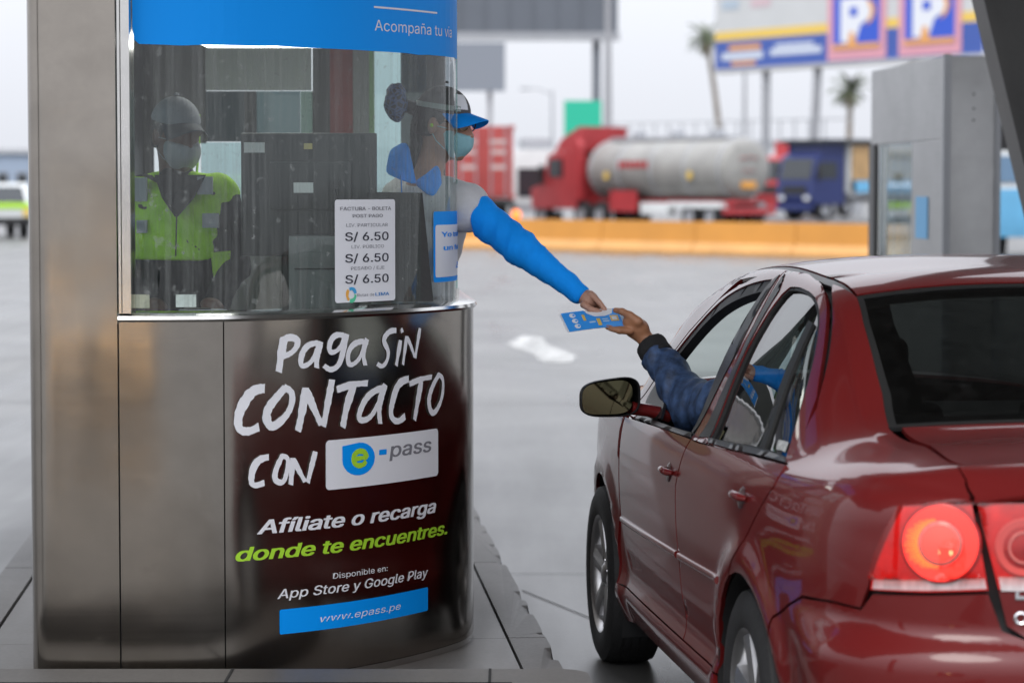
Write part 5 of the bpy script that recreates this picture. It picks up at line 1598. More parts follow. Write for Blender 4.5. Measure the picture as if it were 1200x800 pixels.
# ---------------------------------------------------------------- the attendant who leans out with her arm
def W(px, py, Y): return tuple(at(px, py, Y))
woman = thing("person", "attendant in grey and blue cap, glasses and mask reaching out of the booth", "person", (-.30, 9.55, .40))
WO = woman.location.copy()
def local(prims, O):
    out = []
    for p in prims:
        if p[0] == 'c': out.append(('c', tuple(Vector(p[1]) - O), tuple(Vector(p[2]) - O)) + tuple(p[3:]))
        else: out.append(('e', tuple(Vector(p[1]) - O)) + tuple(p[2:]))
    return out
wh = Head(Vector(W(521, 145, 9.46)) - WO, (1, -.52, -.16), k=.98)
sh_r, el_r, wr_r = W(546, 240, 9.37), W(612, 292, 9.26), W(683, 347, 9.17)
sh_l, el_l, wr_l = W(470, 232, 9.72), W(455, 330, 9.80), W(492, 372, 9.50)
chest, belly, hips = W(496, 268, 9.54), W(484, 345, 9.58), W(474, 445, 9.62)
arm_r = [('c', sh_r, el_r, .044, .040), ('c', el_r, wr_r, .038, .025)]
torso = [('e', tuple(Vector(chest) - Vector((0, 0, 0))), (.125, .155, .17), None, .04), ('c', chest, belly, .125, .118, .05), ('c', belly, hips, .118, .135, .05), ('c', sh_r, sh_l, .062, .062, .05)]
legs = [('c', tuple(Vector(hips) + Vector((0, d, -.02))), (-.34, 9.62 + d, .95), .085, .058) for d in (-.09, .09)] + [('c', (-.34, 9.62 + d, .95), (-.36, 9.62 + d, .46), .056, .042) for d in (-.09, .09)] + [('c', (-.36, 9.62 + d, .44), (-.22, 9.60 + d, .43), .035, .028) for d in (-.09, .09)]
arm_l = [('c', sh_l, el_l, .050, .040), ('c', el_l, wr_l, .036, .026)]
neck = [('c', tuple(Vector(wh.p(0, -.02, -.07)) + WO), W(497, 216, 9.50), .048, .055, .03)]
# her right hand: palm turned down, index finger and thumb pinching the leaflet, the others folded beneath it
Yh = 9.155
hand_r = [('c', wr_r, W(690, 350, 9.16), .024, .026, .012), ('e', W(690, 351, 9.155), (.026, .020, .030), None, .012),
          ('c', W(692, 344, 9.14), W(702, 354, 9.125), .0105, .0095, .006), ('c', W(702, 354, 9.125), W(707.5, 361, 9.118), .0095, .0085, .004), ('c', W(707.5, 361, 9.118), W(711, 367, 9.112), .0085, .0070, .004),
          ('c', W(684, 357, 9.13), W(692, 362, 9.115), .0125, .0105, .008), ('c', W(692, 362, 9.115), W(700, 364.5, 9.11), .0105, .0090, .004), ('c', W(700, 364.5, 9.11), W(707, 367.5, 9.108), .0090, .0070, .004),
          ('c', W(696, 347, 9.165), W(705, 358, 9.165), .0105, .0092, .006), ('c', W(705, 358, 9.165), W(708, 369, 9.165), .0090, .0080, .004), ('c', W(708, 369, 9.165), W(703, 374, 9.16), .0080, .0068, .004),
          ('c', W(695, 350, 9.185), W(702, 362, 9.19), .0100, .0088, .006), ('c', W(702, 362, 9.19), W(704, 372, 9.185), .0088, .0078, .004), ('c', W(704, 372, 9.185), W(699, 376, 9.175), .0078, .0066, .004),
          ('c', W(691, 353, 9.20), W(697, 363, 9.205), .0090, .0078, .006), ('c', W(697, 363, 9.205), W(699, 371, 9.20), .0078, .0068, .004), ('c', W(699, 371, 9.20), W(695, 375, 9.19), .0068, .0058, .004)]
hand_l = [('e', W(498, 376, 9.46), (.035, .030, .018), None, .01)] + [('c', W(502, 376, 9.44 + .018 * i), W(514 - i, 379, 9.43 + .02 * i), .009, .007, .006) for i in range(4)] + [('c', W(497, 374, 9.43), W(506, 372, 9.41), .010, .008, .006)]
body_prims = neck + torso + arm_r + arm_l + legs
multi_blob("body", [(local(body_prims, WO), .0125, .03), ([q for q in wh.skin()] + local(neck, WO), .006, .02), (local(hand_r, WO), .003, .006), (local(hand_l, WO), .005, .006)], M_SKIN_A, woman)
adir = (Vector(wr_r) - Vector(sh_r)).normalized()
slv = local([('c', sh_r, el_r, .070, .057, .03), ('c', el_r, tuple(Vector(wr_r) - adir * .012), .055, .0355, .03)], WO)
blob_obj("sleeve", slv, M_SHIRT, woman, res=.006, k=.03, wrinkle=(lambda P: folds(adir * 62 + Vector((0, 20, 18)), .0030)(P) + folds(adir * 150 + Vector((10, 60, 48)), .0026, 1.3)(P) * np.exp(-((np.linalg.norm(P - np.array(Vector(el_r) - WO), axis=-1)) / .16) ** 2)), cuts=[(tuple(Vector(wr_r) - WO + adir * .004), tuple(adir)), (tuple(Vector(W(547, 240, 9.3)) - WO), (-.97, 0, -.22))])
blob_obj("sleeve", local(arm_l, WO), M_SHIRT, woman, res=.009, grow=.014, wrinkle=folds((0, 10, 70), .003))
blob_obj("shirt", local([p for p in torso] + [('c', W(520, 238, 9.42), W(545, 245, 9.36), .080, .072, .03)], WO), M_VEST, woman, res=.010, k=.04, grow=.012, wrinkle=folds((40, 18, 30), .0035), cuts=[(tuple(Vector(hips) - WO - Vector((0, 0, .10))), (0, 0, -1))])
blob_obj("trousers", local(legs + [('c', belly, hips, .10, .135, .05)], WO), M_TROUSER, woman, res=.014, grow=.016, cuts=[(tuple(Vector(hips) - WO + Vector((0, 0, .06))), (0, 0, 1)), ((0, 0, .05), (0, 0, -1))])
for d in (-.09, .09):
    blob_obj("shoe", local([('c', (-.37, 9.62 + d, .445), (-.20, 9.60 + d, .435), .042, .034)], WO), M_BLACKPL, woman, res=.01, cuts=[((0, 0, .003), (0, 0, -1))])
# collar: two folded blue flaps round the neck
def flap(P, n_=7):
    P = [Vector(p) - WO for p in P]
    ctr = sum(P, Vector()) / len(P); nn = (P[1] - P[0]).cross(P[2] - P[0]).normalized()
    if nn.y > 0: nn = -nn
    k = len(P); m = MB()
    fine = []
    for i in range(k):
        for q in range(4): fine.append(P[i].lerp(P[(i + 1) % k], q / 4))
    fine = [f * .5 + (fine[i - 1] + fine[(i + 1) % len(fine)]) * .25 for i, f in enumerate(fine)]
    K_ = len(fine)
    rows = [[f - nn * .010 for f in fine], [f + (f - ctr) * .03 for f in fine], [f + nn * .006 for f in fine], [ctr + (f - ctr) * .55 + nn * .013 for f in fine]]
    m.v = [p for r_ in rows for p in r_] + [ctr + nn * .015]
    m.f = [(i * K_ + j, i * K_ + (j + 1) % K_, (i + 1) * K_ + (j + 1) % K_, (i + 1) * K_ + j) for i in range(3) for j in range(K_)] + [(3 * K_ + j, 3 * K_ + (j + 1) % K_, 4 * K_) for j in range(K_)]
    return m
flap([W(458, 176, 9.47), W(476, 166, 9.43), W(482, 196, 9.38), W(486, 216, 9.36), W(468, 210, 9.36), W(453, 203, 9.40)]).build("collar", M_SHIRT, woman, angle=70)
flap([W(486, 215, 9.37), W(501, 205, 9.36), W(514, 194, 9.39), W(516, 214, 9.35), W(512, 229, 9.34), W(498, 225, 9.34)]).build("collar", M_SHIRT, woman, angle=70)
MB().tube([Vector(W(470, 205, 9.352)) - WO, Vector(W(471, 230, 9.35)) - WO, Vector(W(473, 262, 9.36)) - WO], .008, 8, flat=.3).build("lanyard", M_SHIRT, woman)
wh.hair(woman, -.05)
st_ = MB()
for k in range(60):
    a = random.uniform(-.9, .9); r0 = random.uniform(.80, 1.0)
    p0 = (.070 * math.sin(a) * 1.1 + .02, -.070 * math.cos(a) * r0 - .03, random.uniform(-.03, .05))
    L = random.uniform(.05, .13)
    st_.tube([wh.p(*p0), wh.p(p0[0] * 1.05 + random.uniform(-.01, .01), p0[1] - .008, p0[2] - L * .5), wh.p(p0[0] + random.uniform(-.02, .02), p0[1] + random.uniform(-.012, .02), p0[2] - L)], [.0035, .003, .001], 5)
tag(st_.build("hair_strands", M_HAIR, woman), kind="stuff")
blob_obj("ponytail", [wh.cp((0, -.085, -.02), (.02, -.085, -.10), .034, .026), wh.cp((.02, -.085, -.10), (.03, -.08, -.17), .026, .012)], M_HAIR, woman, res=.007)
M_NET = bpy.data.materials.new("blue_hair_net"); M_NET.use_nodes = True
_nt = M_NET.node_tree; _b = _nt.nodes["Principled BSDF"]; _v = _nt.nodes.new("ShaderNodeTexVoronoi"); _v.feature = 'DISTANCE_TO_EDGE'; _v.inputs["Scale"].default_value = 55
_tc = _nt.nodes.new("ShaderNodeTexCoord"); _cr = _nt.nodes.new("ShaderNodeValToRGB")
_cr.color_ramp.elements[0].color = (.10, .16, .34, 1); _cr.color_ramp.elements[1].color = (.008, .010, .02, 1); _cr.color_ramp.elements[0].position, _cr.color_ramp.elements[1].position = .05, .22
_nt.links.new(_tc.outputs["Object"], _v.inputs["Vector"]); _nt.links.new(_v.outputs["Distance"], _cr.inputs["Fac"]); _nt.links.new(_cr.outputs["Color"], _b.inputs["Base Color"]); _b.inputs["Roughness"].default_value = .7
bun = Vector(W(464, 120, 9.42)) - WO
blob_obj("hair_bun", [('e', tuple(bun), (.040, .045, .068))], M_NET, woman, res=.006, wrinkle=folds((90, 60, 90), .004))
blob_obj("hair_tie", [('c', tuple(bun), wh.p(0, -.09, .03), .022, .026)], M_HAIR, woman, res=.007)
wh.eyes(woman)
wh.mask(woman, M_MASK)
cp_ = wh.cap(woman, M_CAPG, M_SHIRT, vl=.082, tilt=-.055)
# pale patch on the front of the cap and the piping round it
fm = MB(); q = [wh.p(.082 * math.sin(a) * .72 * 1.04, -.012 + .108 * math.cos(a) * 1.0, z) for a, z in ((-.28, .062), (.28, .062), (.26, .108), (-.26, .108))]
pc = MB()
for i in range(4):
    for k in range(5):
        a = .12 + .62 * k / 4; z = .060 + .050 * i / 3
        h_ = math.sqrt(max(0, 1 - ((z - .036) / .1055) ** 2))
        pc.v.append(wh.p(.0885 * math.sin(a) * h_, -.012 + .1085 * math.cos(a) * h_, z))
pc.f = [(i * 5 + k, i * 5 + k + 1, (i + 1) * 5 + k + 1, (i + 1) * 5 + k) for i in range(3) for k in range(4)]
pc.build("cap_patch", M_WHITE, cp_, smooth=False)
pp = MB(); pts = []
for a in np.linspace(.55, 2.6, 16):
    z = .058; h_ = math.sqrt(1 - ((z - .036) / .1055) ** 2); pts.append(wh.p(.0885 * math.sin(a) * h_, -.012 + .1085 * math.cos(a) * h_, z))
for a in np.linspace(.55, 2.6, 16): pass
band = MB()
for a in np.linspace(.50, 2.7, 18):
    for z in (.052, .070):
        h_ = math.sqrt(1 - ((z - .036) / .1055) ** 2); band.v.append(wh.p(.0885 * math.sin(a) * h_, -.012 + .1085 * math.cos(a) * h_, z))
band.f = [(2 * i, 2 * i + 2, 2 * i + 3, 2 * i + 1) for i in range(17)]
band.build("cap_band", pm("pale_band", (.34, .40, .38), .6), cp_, smooth=False)
M_RIM = pm("glasses_rim", (.16, .07, .03), .25, metal=.6)
gls = bpy.data.objects.new("glasses", None); COL.objects.link(gls); gls.parent = woman
for q in (-1, 1):
    ring = [wh.p(q * .034 + .027 * math.cos(a) * (1 + .08 * math.cos(2 * a)), .100 - .010 * abs(q * .034 + .027 * math.cos(a)) / .06, .006 + .021 * math.sin(a)) for a in np.linspace(0, 2 * math.pi, 24)]
    MB().tube(ring, .0022, 7, cap=False).build("rim", M_RIM, gls)
    MB().add(ring[:-1], [tuple(range(23))]).build("lens", M_CLEAR, gls, smooth=False)
    MB().tube([wh.p(q * .061, .092, .012), wh.p(q * .072, .04, .012), wh.p(q * .079, -.005, .008)], .0022, 6).build("temple", M_RIM, gls)
MB().tube([wh.p(-.008, .104, .010), wh.p(0, .107, .013), wh.p(.008, .104, .010)], .002, 6).build("bridge", M_RIM, gls)
ear = blob_obj("earplug", [('e', wh.p(.083, -.004, -.008), (.008, .008, .008))], M_GREEN, woman, res=.004)

# ---------------------------------------------------------------- the leaflet
lf_o = Vector(W(700, 376, 9.07))
lft = thing("leaflet", "blue printed leaflet held between the attendant's hand and the driver's hand", "leaflet", lf_o)
LTL, LBL, LBR, LTR = (Vector(W(657, 367.5, 9.13)), Vector(W(667.5, 389, 9.02)), Vector(W(738.5, 381.5, 8.985)), Vector(W(731, 361, 9.12)))
def leaf(a, b, off=0.0):
    p = LTL * (1 - a) * b + LTR * a * b + LBL * (1 - a) * (1 - b) + LBR * a * (1 - b)
    n = (LBR - LBL).cross(LTL - LBL).normalized()
    return p + n * (off + .004 * math.sin(a * 3.1)) - lf_o
def lsheet(name, poly, mat, off, parent=lft, step=.12):
    V_, F_ = cdt_region(poly, [], step)
    MB().add([leaf(a, b, off) for a, b in V_], F_).build(name, mat, parent)
M_LEAF = pm("leaflet_blue", (.045, .32, .84), .5, spec=.2); M_PAPER = pm("leaflet_paper", (.80, .80, .82), .55)
lsheet("page", [(-.035, .04), (.98, .0), (1.0, .98), (-.03, .98)], M_PAPER, -.0025)
lsheet("page", [(-.02, .0), (.99, .02), (.99, 1.0), (-.01, 1.0)], M_PAPER, -.0012)
cov = bpy.data.objects.new("cover", None)
V_, F_ = cdt_region([(0, 0), (1, 0), (1, 1), (0, 1)], [], .1)
cov = MB().add([leaf(a, b, .0006) for a, b in V_], F_).build("cover", M_LEAF, lft)
lsheet("print", [(.36, 1), (.40, .80), (.50, .62), (.66, .60), (.78, .72), (.82, 1)], M_PAPER, .0012, cov)
for cx, cy in ((.16, .80), (.165, .50), (.17, .22)):
    lsheet("print", [(cx + .05 * math.cos(a), cy + .12 * math.sin(a)) for a in np.linspace(0, 2 * math.pi, 12)[:-1]], M_PAPER, .0012, cov)
    lsheet("print", [(cx + .02 + .022 * math.cos(a), cy + .05 * math.sin(a)) for a in np.linspace(0, 2 * math.pi, 8)[:-1]], M_LEAF, .0016, cov)
M_LY = pm("leaflet_yellow", (.75, .50, .10), .5)
for q in ((.30, .45, .345, .78), (.505, .12, .565, .5), (.73, .30, .86, .62)):
    lsheet("print", [(q[0], q[1]), (q[2], q[1]), (q[2], q[3]), (q[0], q[3])], M_LY, .0013, cov)
lsheet("print", [(.755, .36), (.835, .36), (.835, .55), (.755, .55)], M_PAPER, .0017, cov)
for q in ((.38, .30, .48, .38), (.60, .3, .70, .36), (.60, .42, .69, .47), (.90, .2, .97, .8)):
    lsheet("print", [(q[0], q[1]), (q[2], q[1]), (q[2], q[3]), (q[0], q[3])], pm("leaflet_pale_blue", (.45, .62, .80), .5), .0013, cov)

# ---------------------------------------------------------------- the driver
DO = Vector(car_world((-.38, .95, .52)))
driver = thing("person", "driver of the red car reaching out of the window for the leaflet, navy padded jacket", "person", DO)
def CW(x, u, w): return tuple(car_world((x, u, w)))
d_sh, d_el, d_wr = CW(-.56, 1.20, 1.02), W(812, 476, 8.80), W(760, 401, 9.00)
dfr = Vector(CW(-.38, 2.0, 0)) - Vector(CW(-.38, 1.0, 0))
dh = Head(Vector(CW(-.38, 1.06, 1.245)) - DO, tuple(dfr + Vector((-.35, 0, -.05))), k=.97)
dt = [('c', CW(-.38, .98, .60), CW(-.38, 1.02, .92), .15, .15, .05), ('c', CW(-.56, 1.06, 1.0), CW(-.21, 1.02, .99), .07, .07, .05), ('c', CW(-.56, 1.06, 1.0), d_sh, .065, .06, .04)]
dl = [('c', CW(-.38 + q, 1.05, .60), CW(-.38 + q * 1.2, 1.48, .66), .085, .062) for q in (-.1, .1)] + [('c', CW(-.38 + q * 1.2, 1.48, .66), CW(-.38 + q * 1.2, 1.72, .36), .058, .042) for q in (-.1, .1)]
da_l = [('c', d_sh, d_el, .052, .046), ('c', d_el, d_wr, .043, .027)]
da_r = [('c', CW(-.21, 1.02, .99), CW(-.16, 1.28, .82), .05, .042), ('c', CW(-.16, 1.28, .82), CW(-.26, 1.50, .96), .04, .028), ('e', CW(-.27, 1.53, .98), (.03, .04, .04))]
dneck = [('c', tuple(Vector(dh.p(0, -.02, -.07)) + DO), CW(-.38, 1.02, 1.03), .052, .06, .03)]
# open hand: thumb on top of the leaflet, four fingers under it
dhand = [('c', d_wr, W(752, 392, 9.01), .0275, .029, .012), ('e', W(744, 384.5, 9.015), (.036, .026, .034), None, .016), ('c', W(750, 384, 9.0), W(738, 377, 9.0), .029, .024, .014),
         ('c', W(748, 377, 8.975), W(738, 369.5, 8.985), .0165, .0135, .012), ('c', W(738, 369.5, 8.985), W(729, 365, 9.0), .0135, .0115, .005), ('c', W(729, 365, 9.0), W(721.5, 363.5, 9.02), .0115, .0095, .005)]
for i, (kx, ky, mx, my, tx, ty, yy) in enumerate(((738, 388, 726, 387.5, 715, 385, 8.972), (739, 385, 725, 386, 712, 383.5, 8.995), (740, 381, 727, 384, 715, 382.5, 9.02), (742, 378, 731, 381, 722, 381, 9.042))):
    s_ = (1, 1.03, .98, .86)[i]
    dhand += [('c', W(kx, ky, yy + .01), W(mx, my, yy), .0122 * s_, .0108 * s_, .008), ('c', W(mx, my, yy), W(tx, ty, yy + .012), .0106 * s_, .0082 * s_, .004)]
multi_blob("body", [(local(dt + dl + da_l + da_r + dneck, DO), .0125, .03), (dh.skin() + local(dneck, DO), .008, .02), (local(dhand, DO), .003, .007)], M_SKIN_B, driver)
ddir = (Vector(d_el) - Vector(d_wr)).normalized()
c0_, c1_ = Vector(d_wr) + ddir * .018, Vector(d_wr) + ddir * .075
blob_obj("jacket_sleeve", local([('c', tuple(c1_ - ddir * .01), d_el, .056, .078), ('c', d_el, d_sh, .078, .082, .03)], DO), M_NAVY, driver, res=.0065, k=.03, wrinkle=folds(tuple(ddir * 55 + Vector((14, 0, 22))), .0075), cuts=[(tuple(c1_ - DO - ddir * .012), tuple(-ddir))])
blob_obj("cuff", local([('c', tuple(c0_), tuple(c1_), .051, .056)], DO), M_CUFF, driver, res=.005, wrinkle=folds(tuple(ddir * 70), .003), cuts=[(tuple(c0_ - DO - ddir * .006), tuple(-ddir)), (tuple(c1_ - DO + ddir * .008), tuple(ddir))])
blob_obj("jacket", local(dt + da_r[:2], DO), M_NAVY, driver, res=.014, grow=.022, wrinkle=folds((30, 20, 60), .005))
blob_obj("trousers", local(dl, DO), M_TROUSER, driver, res=.014, grow=.014)
dh.hair(driver, -.06); dh.eyes(driver); dh.mask(driver, M_MASKG)

# ---------------------------------------------------------------- the supervisor behind the window
MO = Vector((-1.14, 9.62, .40))
man = thing("person", "man in neon yellow safety vest, cap and grey mask standing behind the dirty booth window", "person", MO)
mh = Head(Vector(W(207, 158, 9.62)) - MO, (.62, -1, -.12), k=1.02)
ms_l, ms_r = W(255, 228, 9.56), W(168, 228, 9.78)
mt = [('c', W(182, 250, 9.74), W(184, 345, 9.74), .10, .105, .05), ('c', W(238, 250, 9.60), W(234, 345, 9.62), .10, .105, .05), ('c', W(209, 250, 9.67), W(206, 345, 9.68), .115, .12, .05), ('c', W(206, 345, 9.68), W(206, 430, 9.70), .13, .14, .05), ('c', ms_l, ms_r, .056, .056, .05)]
ma = [('c', W(262, 232, 9.57), W(276, 312, 9.52), .046, .042), ('c', W(276, 312, 9.52), W(252, 354, 9.32), .04, .03), ('c', ms_r, W(150, 310, 9.80), .052, .044), ('c', W(150, 310, 9.80), W(176, 352, 9.55), .04, .03)]
mleg = [('c', (-1.18 + q, 9.70, 1.03), (-1.18 + q, 9.68, .46), .085, .05) for q in (-.09, .09)] + [('c', (-1.18 + q, 9.69, .445), (-1.14 + q, 9.56, .435), .036, .03) for q in (-.09, .09)]
mneck = [('c', tuple(Vector(mh.p(0, -.02, -.07)) + MO), W(208, 222, 9.66), .054, .062, .03)]
mhand = []
for cx, cy, yy in ((246, 356, 9.27), (180, 356, 9.52)):
    mhand += [('e', W(cx, cy, yy), (.034, .034, .022), None, .012)] + [('c', W(cx + dx, cy + 4, yy - .02), W(cx + dx * 1.5, cy + 12 - abs(dx) * .4, yy - .055), .0095, .0075, .006) for dx in (-7, -2.5, 2, 6.5)] + [('c', W(cx + 8, cy - 2, yy - .01), W(cx + 14, cy + 4, yy - .045), .011, .009, .006)]
multi_blob("body", [(local(mt + ma + mleg + mneck, MO), .0125, .03), (mh.skin() + local(mneck, MO), .007, .02), (local(mhand, MO), .005, .008)], M_SKIN_C, man)
blob_obj("jacket", local(mt + ma, MO), M_DARKCLOTH, man, res=.012, grow=.012, wrinkle=folds((20, 15, 50), .003), cuts=[(tuple(Vector(W(206, 430, 9.7)) - MO), (0, 0, -1))])
blob_obj("collar", local([('c', W(209, 232, 9.62), W(208, 212, 9.63), .075, .068)], MO), M_DARKCLOTH, man, res=.009)
blob_obj("trousers", local(mleg + [('c', W(206, 400, 9.70), W(206, 430, 9.70), .135, .14, .05)], MO), M_TROUSER, man, res=.014, grow=.014, cuts=[((0, 0, .05), (0, 0, -1))])
for q in (-.09, .09):
    blob_obj("shoe", local([('c', (-1.18 + q, 9.69, .445), (-1.13 + q, 9.54, .435), .045, .036)], MO), M_BLACKPL, man, res=.012, cuts=[((0, 0, .003), (0, 0, -1))])
# vest: front panels with a deep V, open at the waist
fv = Vector((.50, -.86, 0)).normalized(); rv_ = Vector((fv.y, -fv.x, 0)) * -1
vc = Vector(W(209, 240, 9.66)) - MO
vcut = [(tuple(Vector(W(206, 304, 9.68)) - MO), (0, 0, -1)), (tuple(Vector(W(206, 190, 9.68)) - MO), (0, 0, 1))]
vest = blob_obj("safety_vest", local(mt, MO), M_NEON, man, res=.008, grow=.017, wrinkle=folds((25, 20, 34), .006), cuts=vcut)
# the dark jacket showing in the V
vv_ = MB(); Yv = 9.47
P = [W(183, 205, 9.49), W(240, 205, 9.44), W(226, 232, 9.43), W(207, 254, 9.42), W(192, 232, 9.45)]
nrm = Vector((.35, -.93, 0)) * .03
vv_.add([Vector(p) - MO + nrm * .6 for p in P] + [Vector(p) - MO - nrm for p in P], [(0, 1, 2, 3, 4), (9, 8, 7, 6, 5)] + [(i, (i + 1) % 5, 5 + (i + 1) % 5, 5 + i) for i in range(5)])
vv_.build("jacket_front", M_DARKCLOTH, man, smooth=False)
def badge(name, q, Y0, Y1, mat, par):
    P = [W(q[0], q[3], Y0), W(q[2], q[3], Y1), W(q[2], q[1], Y1), W(q[0], q[1], Y0)]
    MB().add([Vector(p) - MO for p in P] + [Vector(p) - MO + Vector((0, .02, 0)) for p in P], [(0, 1, 2, 3), (7, 6, 5, 4), (0, 1, 5, 4), (1, 2, 6, 5), (2, 3, 7, 6), (3, 0, 4, 7)]).build(name, mat, par, smooth=False)
badge("shoulder_tape", (231, 207, 249, 228), 9.425, 9.42, M_TAPE, vest); badge("shoulder_tape", (157, 208, 172, 236), 9.62, 9.58, M_TAPE, vest)
badge("badge", (237, 250, 256, 267), 9.415, 9.41, M_TAPE, vest); badge("badge", (160, 258, 172, 273), 9.585, 9.56, M_TAPE, vest)
MB().tube([Vector(W(207, 254, 9.405)) - MO, Vector(W(206, 300, 9.415)) - MO], .003, 6).build("zip", M_BLACKPL, vest)
hem = MB(); P = [W(247, 296, 9.44), W(270, 294, 9.46), W(268, 338, 9.47), W(254, 346, 9.45), (W(249, 318, 9.44))]
hem.add([Vector(p) - MO for p in P] + [Vector(p) - MO + Vector((0, .03, 0)) for p in P], [(4, 3, 2, 1, 0), (5, 6, 7, 8, 9)] + [(i, (i + 1) % 5, 5 + (i + 1) % 5, 5 + i) for i in range(5)])
hem.build("vest_hem", M_NEON, vest, smooth=False)
mh.hair(man, -.05); mh.eyes(man); mh.mask(man, M_MASKG)
mh.cap(man, pm("pale_grey_cap", (.30, .31, .34), .85), pm("dark_cap_visor", (.06, .07, .085), .8), vl=.085, tilt=-.07)
MB().tube([mh.p(-.082, .0, .07), mh.p(-.088, -.005, -.03), mh.p(-.082, .0, -.13)], .009, 8, flat=.5).build("neon_reflection", M_NEON, man)  # neon tube stands in for a reflection on the glass
# ================================================================== WHAT LIES BEYOND
def G(px, py): return gnd(px, py)
M_YEL = pm("orange_yellow_paint", (.56, .245, .04), .6, noise=(.6, .10))
M_YELFOOT = pm("pale_orange_paint", (.52, .27, .085), .65, noise=(1.2, .12))
M_TRUCKRED = pm("truck_red", (.36, .035, .04), .4, noise=(1.5, .12))
M_TANK = pm("tank_aluminium", (.27, .265, .25), .5, metal=.2, noise=(.9, .22))
M_TRUCKBLUE = pm("truck_blue", (.015, .026, .115), .4)
M_WHITEPAINT = pm("white_paint", (.62, .64, .64), .5, noise=(1.4, .06))
M_TYREFAR = pm("truck_tyre", (.02, .02, .022), .8)
M_GALV = pm("galvanised_steel", (.30, .31, .33), .5, noise=(1.1, .08))
M_WOOD = pm("cargo_wood", (.42, .27, .13), .7, noise=(2, .25), scale=(6, 1, 1))
M_TARP = pm("blue_tarpaulin", (.10, .32, .52), .6, noise=(1.2, .15))
M_GLASSFAR = pm("dark_vehicle_glass", (.03, .035, .04), .1)
M_SIGNGREY = pm("sign_back_grey", (.105, .118, .14), .6, noise=(.5, .06))
M_SIGNGREEN = pm("road_sign_green", (.015, .42, .27), .5)
M_CONTRED = pm("container_red", (.36, .055, .05), .55, noise=(.8, .15))
M_CONC = pm("pale_concrete", (.42, .42, .41), .7, noise=(.4, .08))

# barrier along the far side of the plaza: moulded sections butted end to end
b0, b1 = Vector((-4.2, 76.0, 0)), Vector((8.9, 61.2, 0))
bar = thing("concrete_barrier", "long orange yellow concrete barrier across the plaza before the trucks", "barrier", b0, math.atan2((b1 - b0).y, (b1 - b0).x))
Lb = (b1 - b0).length; ns_ = 6
prof = [(-.30, 0), (.30, 0), (.30, .10), (.13, .30), (.09, .80), (-.09, .80), (-.13, .30), (-.30, .10)]
for k in range(ns_):
    x0, x1 = Lb * k / ns_ + .015, Lb * (k + 1) / ns_ - .015
    MB().prism(prof, x0, x1, axis=0).build("barrier_section", M_YEL, bar, smooth=False)
    f = [(-.306, .004), (-.302, .004), (-.302, .10), (-.136, .295), (-.140, .297), (-.306, .102)]
    MB().prism(f, x0, x1, axis=0).build("painted_foot", M_YELFOOT, bar, smooth=False)

def truck_wheel(parent, x, y, r=.5, w=.30, s=1):
    M = Matrix.Translation((x, y, r)) @ Matrix.Rotation(R(90), 4, 'Y')
    m = MB().lathe([(.28 * r * 2, -w / 2), (r * .96, -w / 2), (r, -w / 2 + .04), (r, w / 2 - .04), (r * .96, w / 2), (.28 * r * 2, w / 2)], 22, M)
    o = m.build("wheel", M_TYREFAR, parent)
    MB().lathe([(.0005, w * .3), (r * .25, w * .42), (r * .5, w * .3), (r * .56, w * .52)], 18, M if s > 0 else M @ Matrix.Scale(-1, 4, (0, 0, 1))).build("rim", M_GALV, o)

# ---- tanker, its rear towards the plaza
tk_p = at(878, 262, 104); 
tk = thing("tanker_truck", "silver tanker truck with red cab and chassis, standing beyond the barrier", "truck", (tk_p.x, 104, 0), R(33))
prof = [(.0005, .0), (.55, .03), (.95, .10), (1.14, .22), (1.20, .40)]
body = prof + [(1.20, 9.0), (1.14, 9.25), (.95, 9.4), (.0005, 9.5)]
Mt = Matrix.Translation((0, 0, 2.28)) @ Matrix.Rotation(R(-90), 4, 'X')
MB().lathe(body, 40, Mt).build("tank", M_TANK, tk)
for yy in (.42, 2.6, 4.8, 7.0, 8.9):
    MB().lathe([(1.202, yy), (1.225, yy + .02), (1.225, yy + .08), (1.202, yy + .10)], 40, Mt).build("tank_band", M_GALV, tk)
MB().box((-.45, .8, 3.44), (.45, 8.6, 3.58), bev=.03).build("walkway", M_GALV, tk)
for yy in (2, 4.6, 7.2): MB().lathe([(.28, 0), (.28, .22), (.20, .27), (.0005, .28)], 18, Matrix.Translation((0, yy, 3.58))).build("hatch", M_GALV, tk)
MB().box((-.55, .3, .92), (.55, 12.6, 1.12)).build("chassis", M_TRUCKRED, tk)
MB().box((-1.2, -.10, .55), (1.2, .12, .78), bev=.02).build("rear_bumper", M_TRUCKRED, tk)
for q in (-.95, .95): MB().box((q - .16, -.13, .86), (q + .16, .05, 1.06), bev=.02).build("rear_lamp", M_TRUCKRED, tk)
for q in (-1, 1): MB().box((q * 1.0 - .22, .35, .78), (q * 1.0 + .22, 3.6, 1.02), bev=.03).build("mudguard", M_GALV if q > 0 else M_WHITEPAINT, tk)
tx = MB()
for i, (a0, rr, zz) in enumerate(((-35, .78, 0), (-28, .62, -.45))):
    pts = [(rr * math.sin(R(a)), -.015 - .0 + .13 * (rr * math.cos(R(a)) > 9), 2.45 + zz + (rr * .35) * math.cos(R(a))) for a in np.linspace(a0, -a0, 9)]
    tx.tube([(x, .035 + .10 * (abs(x) / .8) ** 2 * .5 - .02, z) for x, y, z in pts], .05, 6, flat=.3)
tag(tx.build("painted_lettering_band", M_TRUCKRED, tk), kind="stuff")
MB().box((-.36, -.03, 1.55), (.30, .06, 1.80)).build("hazard_plate", pm("hazard_orange", (.65, .30, .05), .5), tk)
sd_ = MB()
for k in range(6): 
    a = R(8)
    sd_.box((-1.232, 5.0 + k * .34, 2.35), (-1.19, 5.22 + k * .34, 2.62))
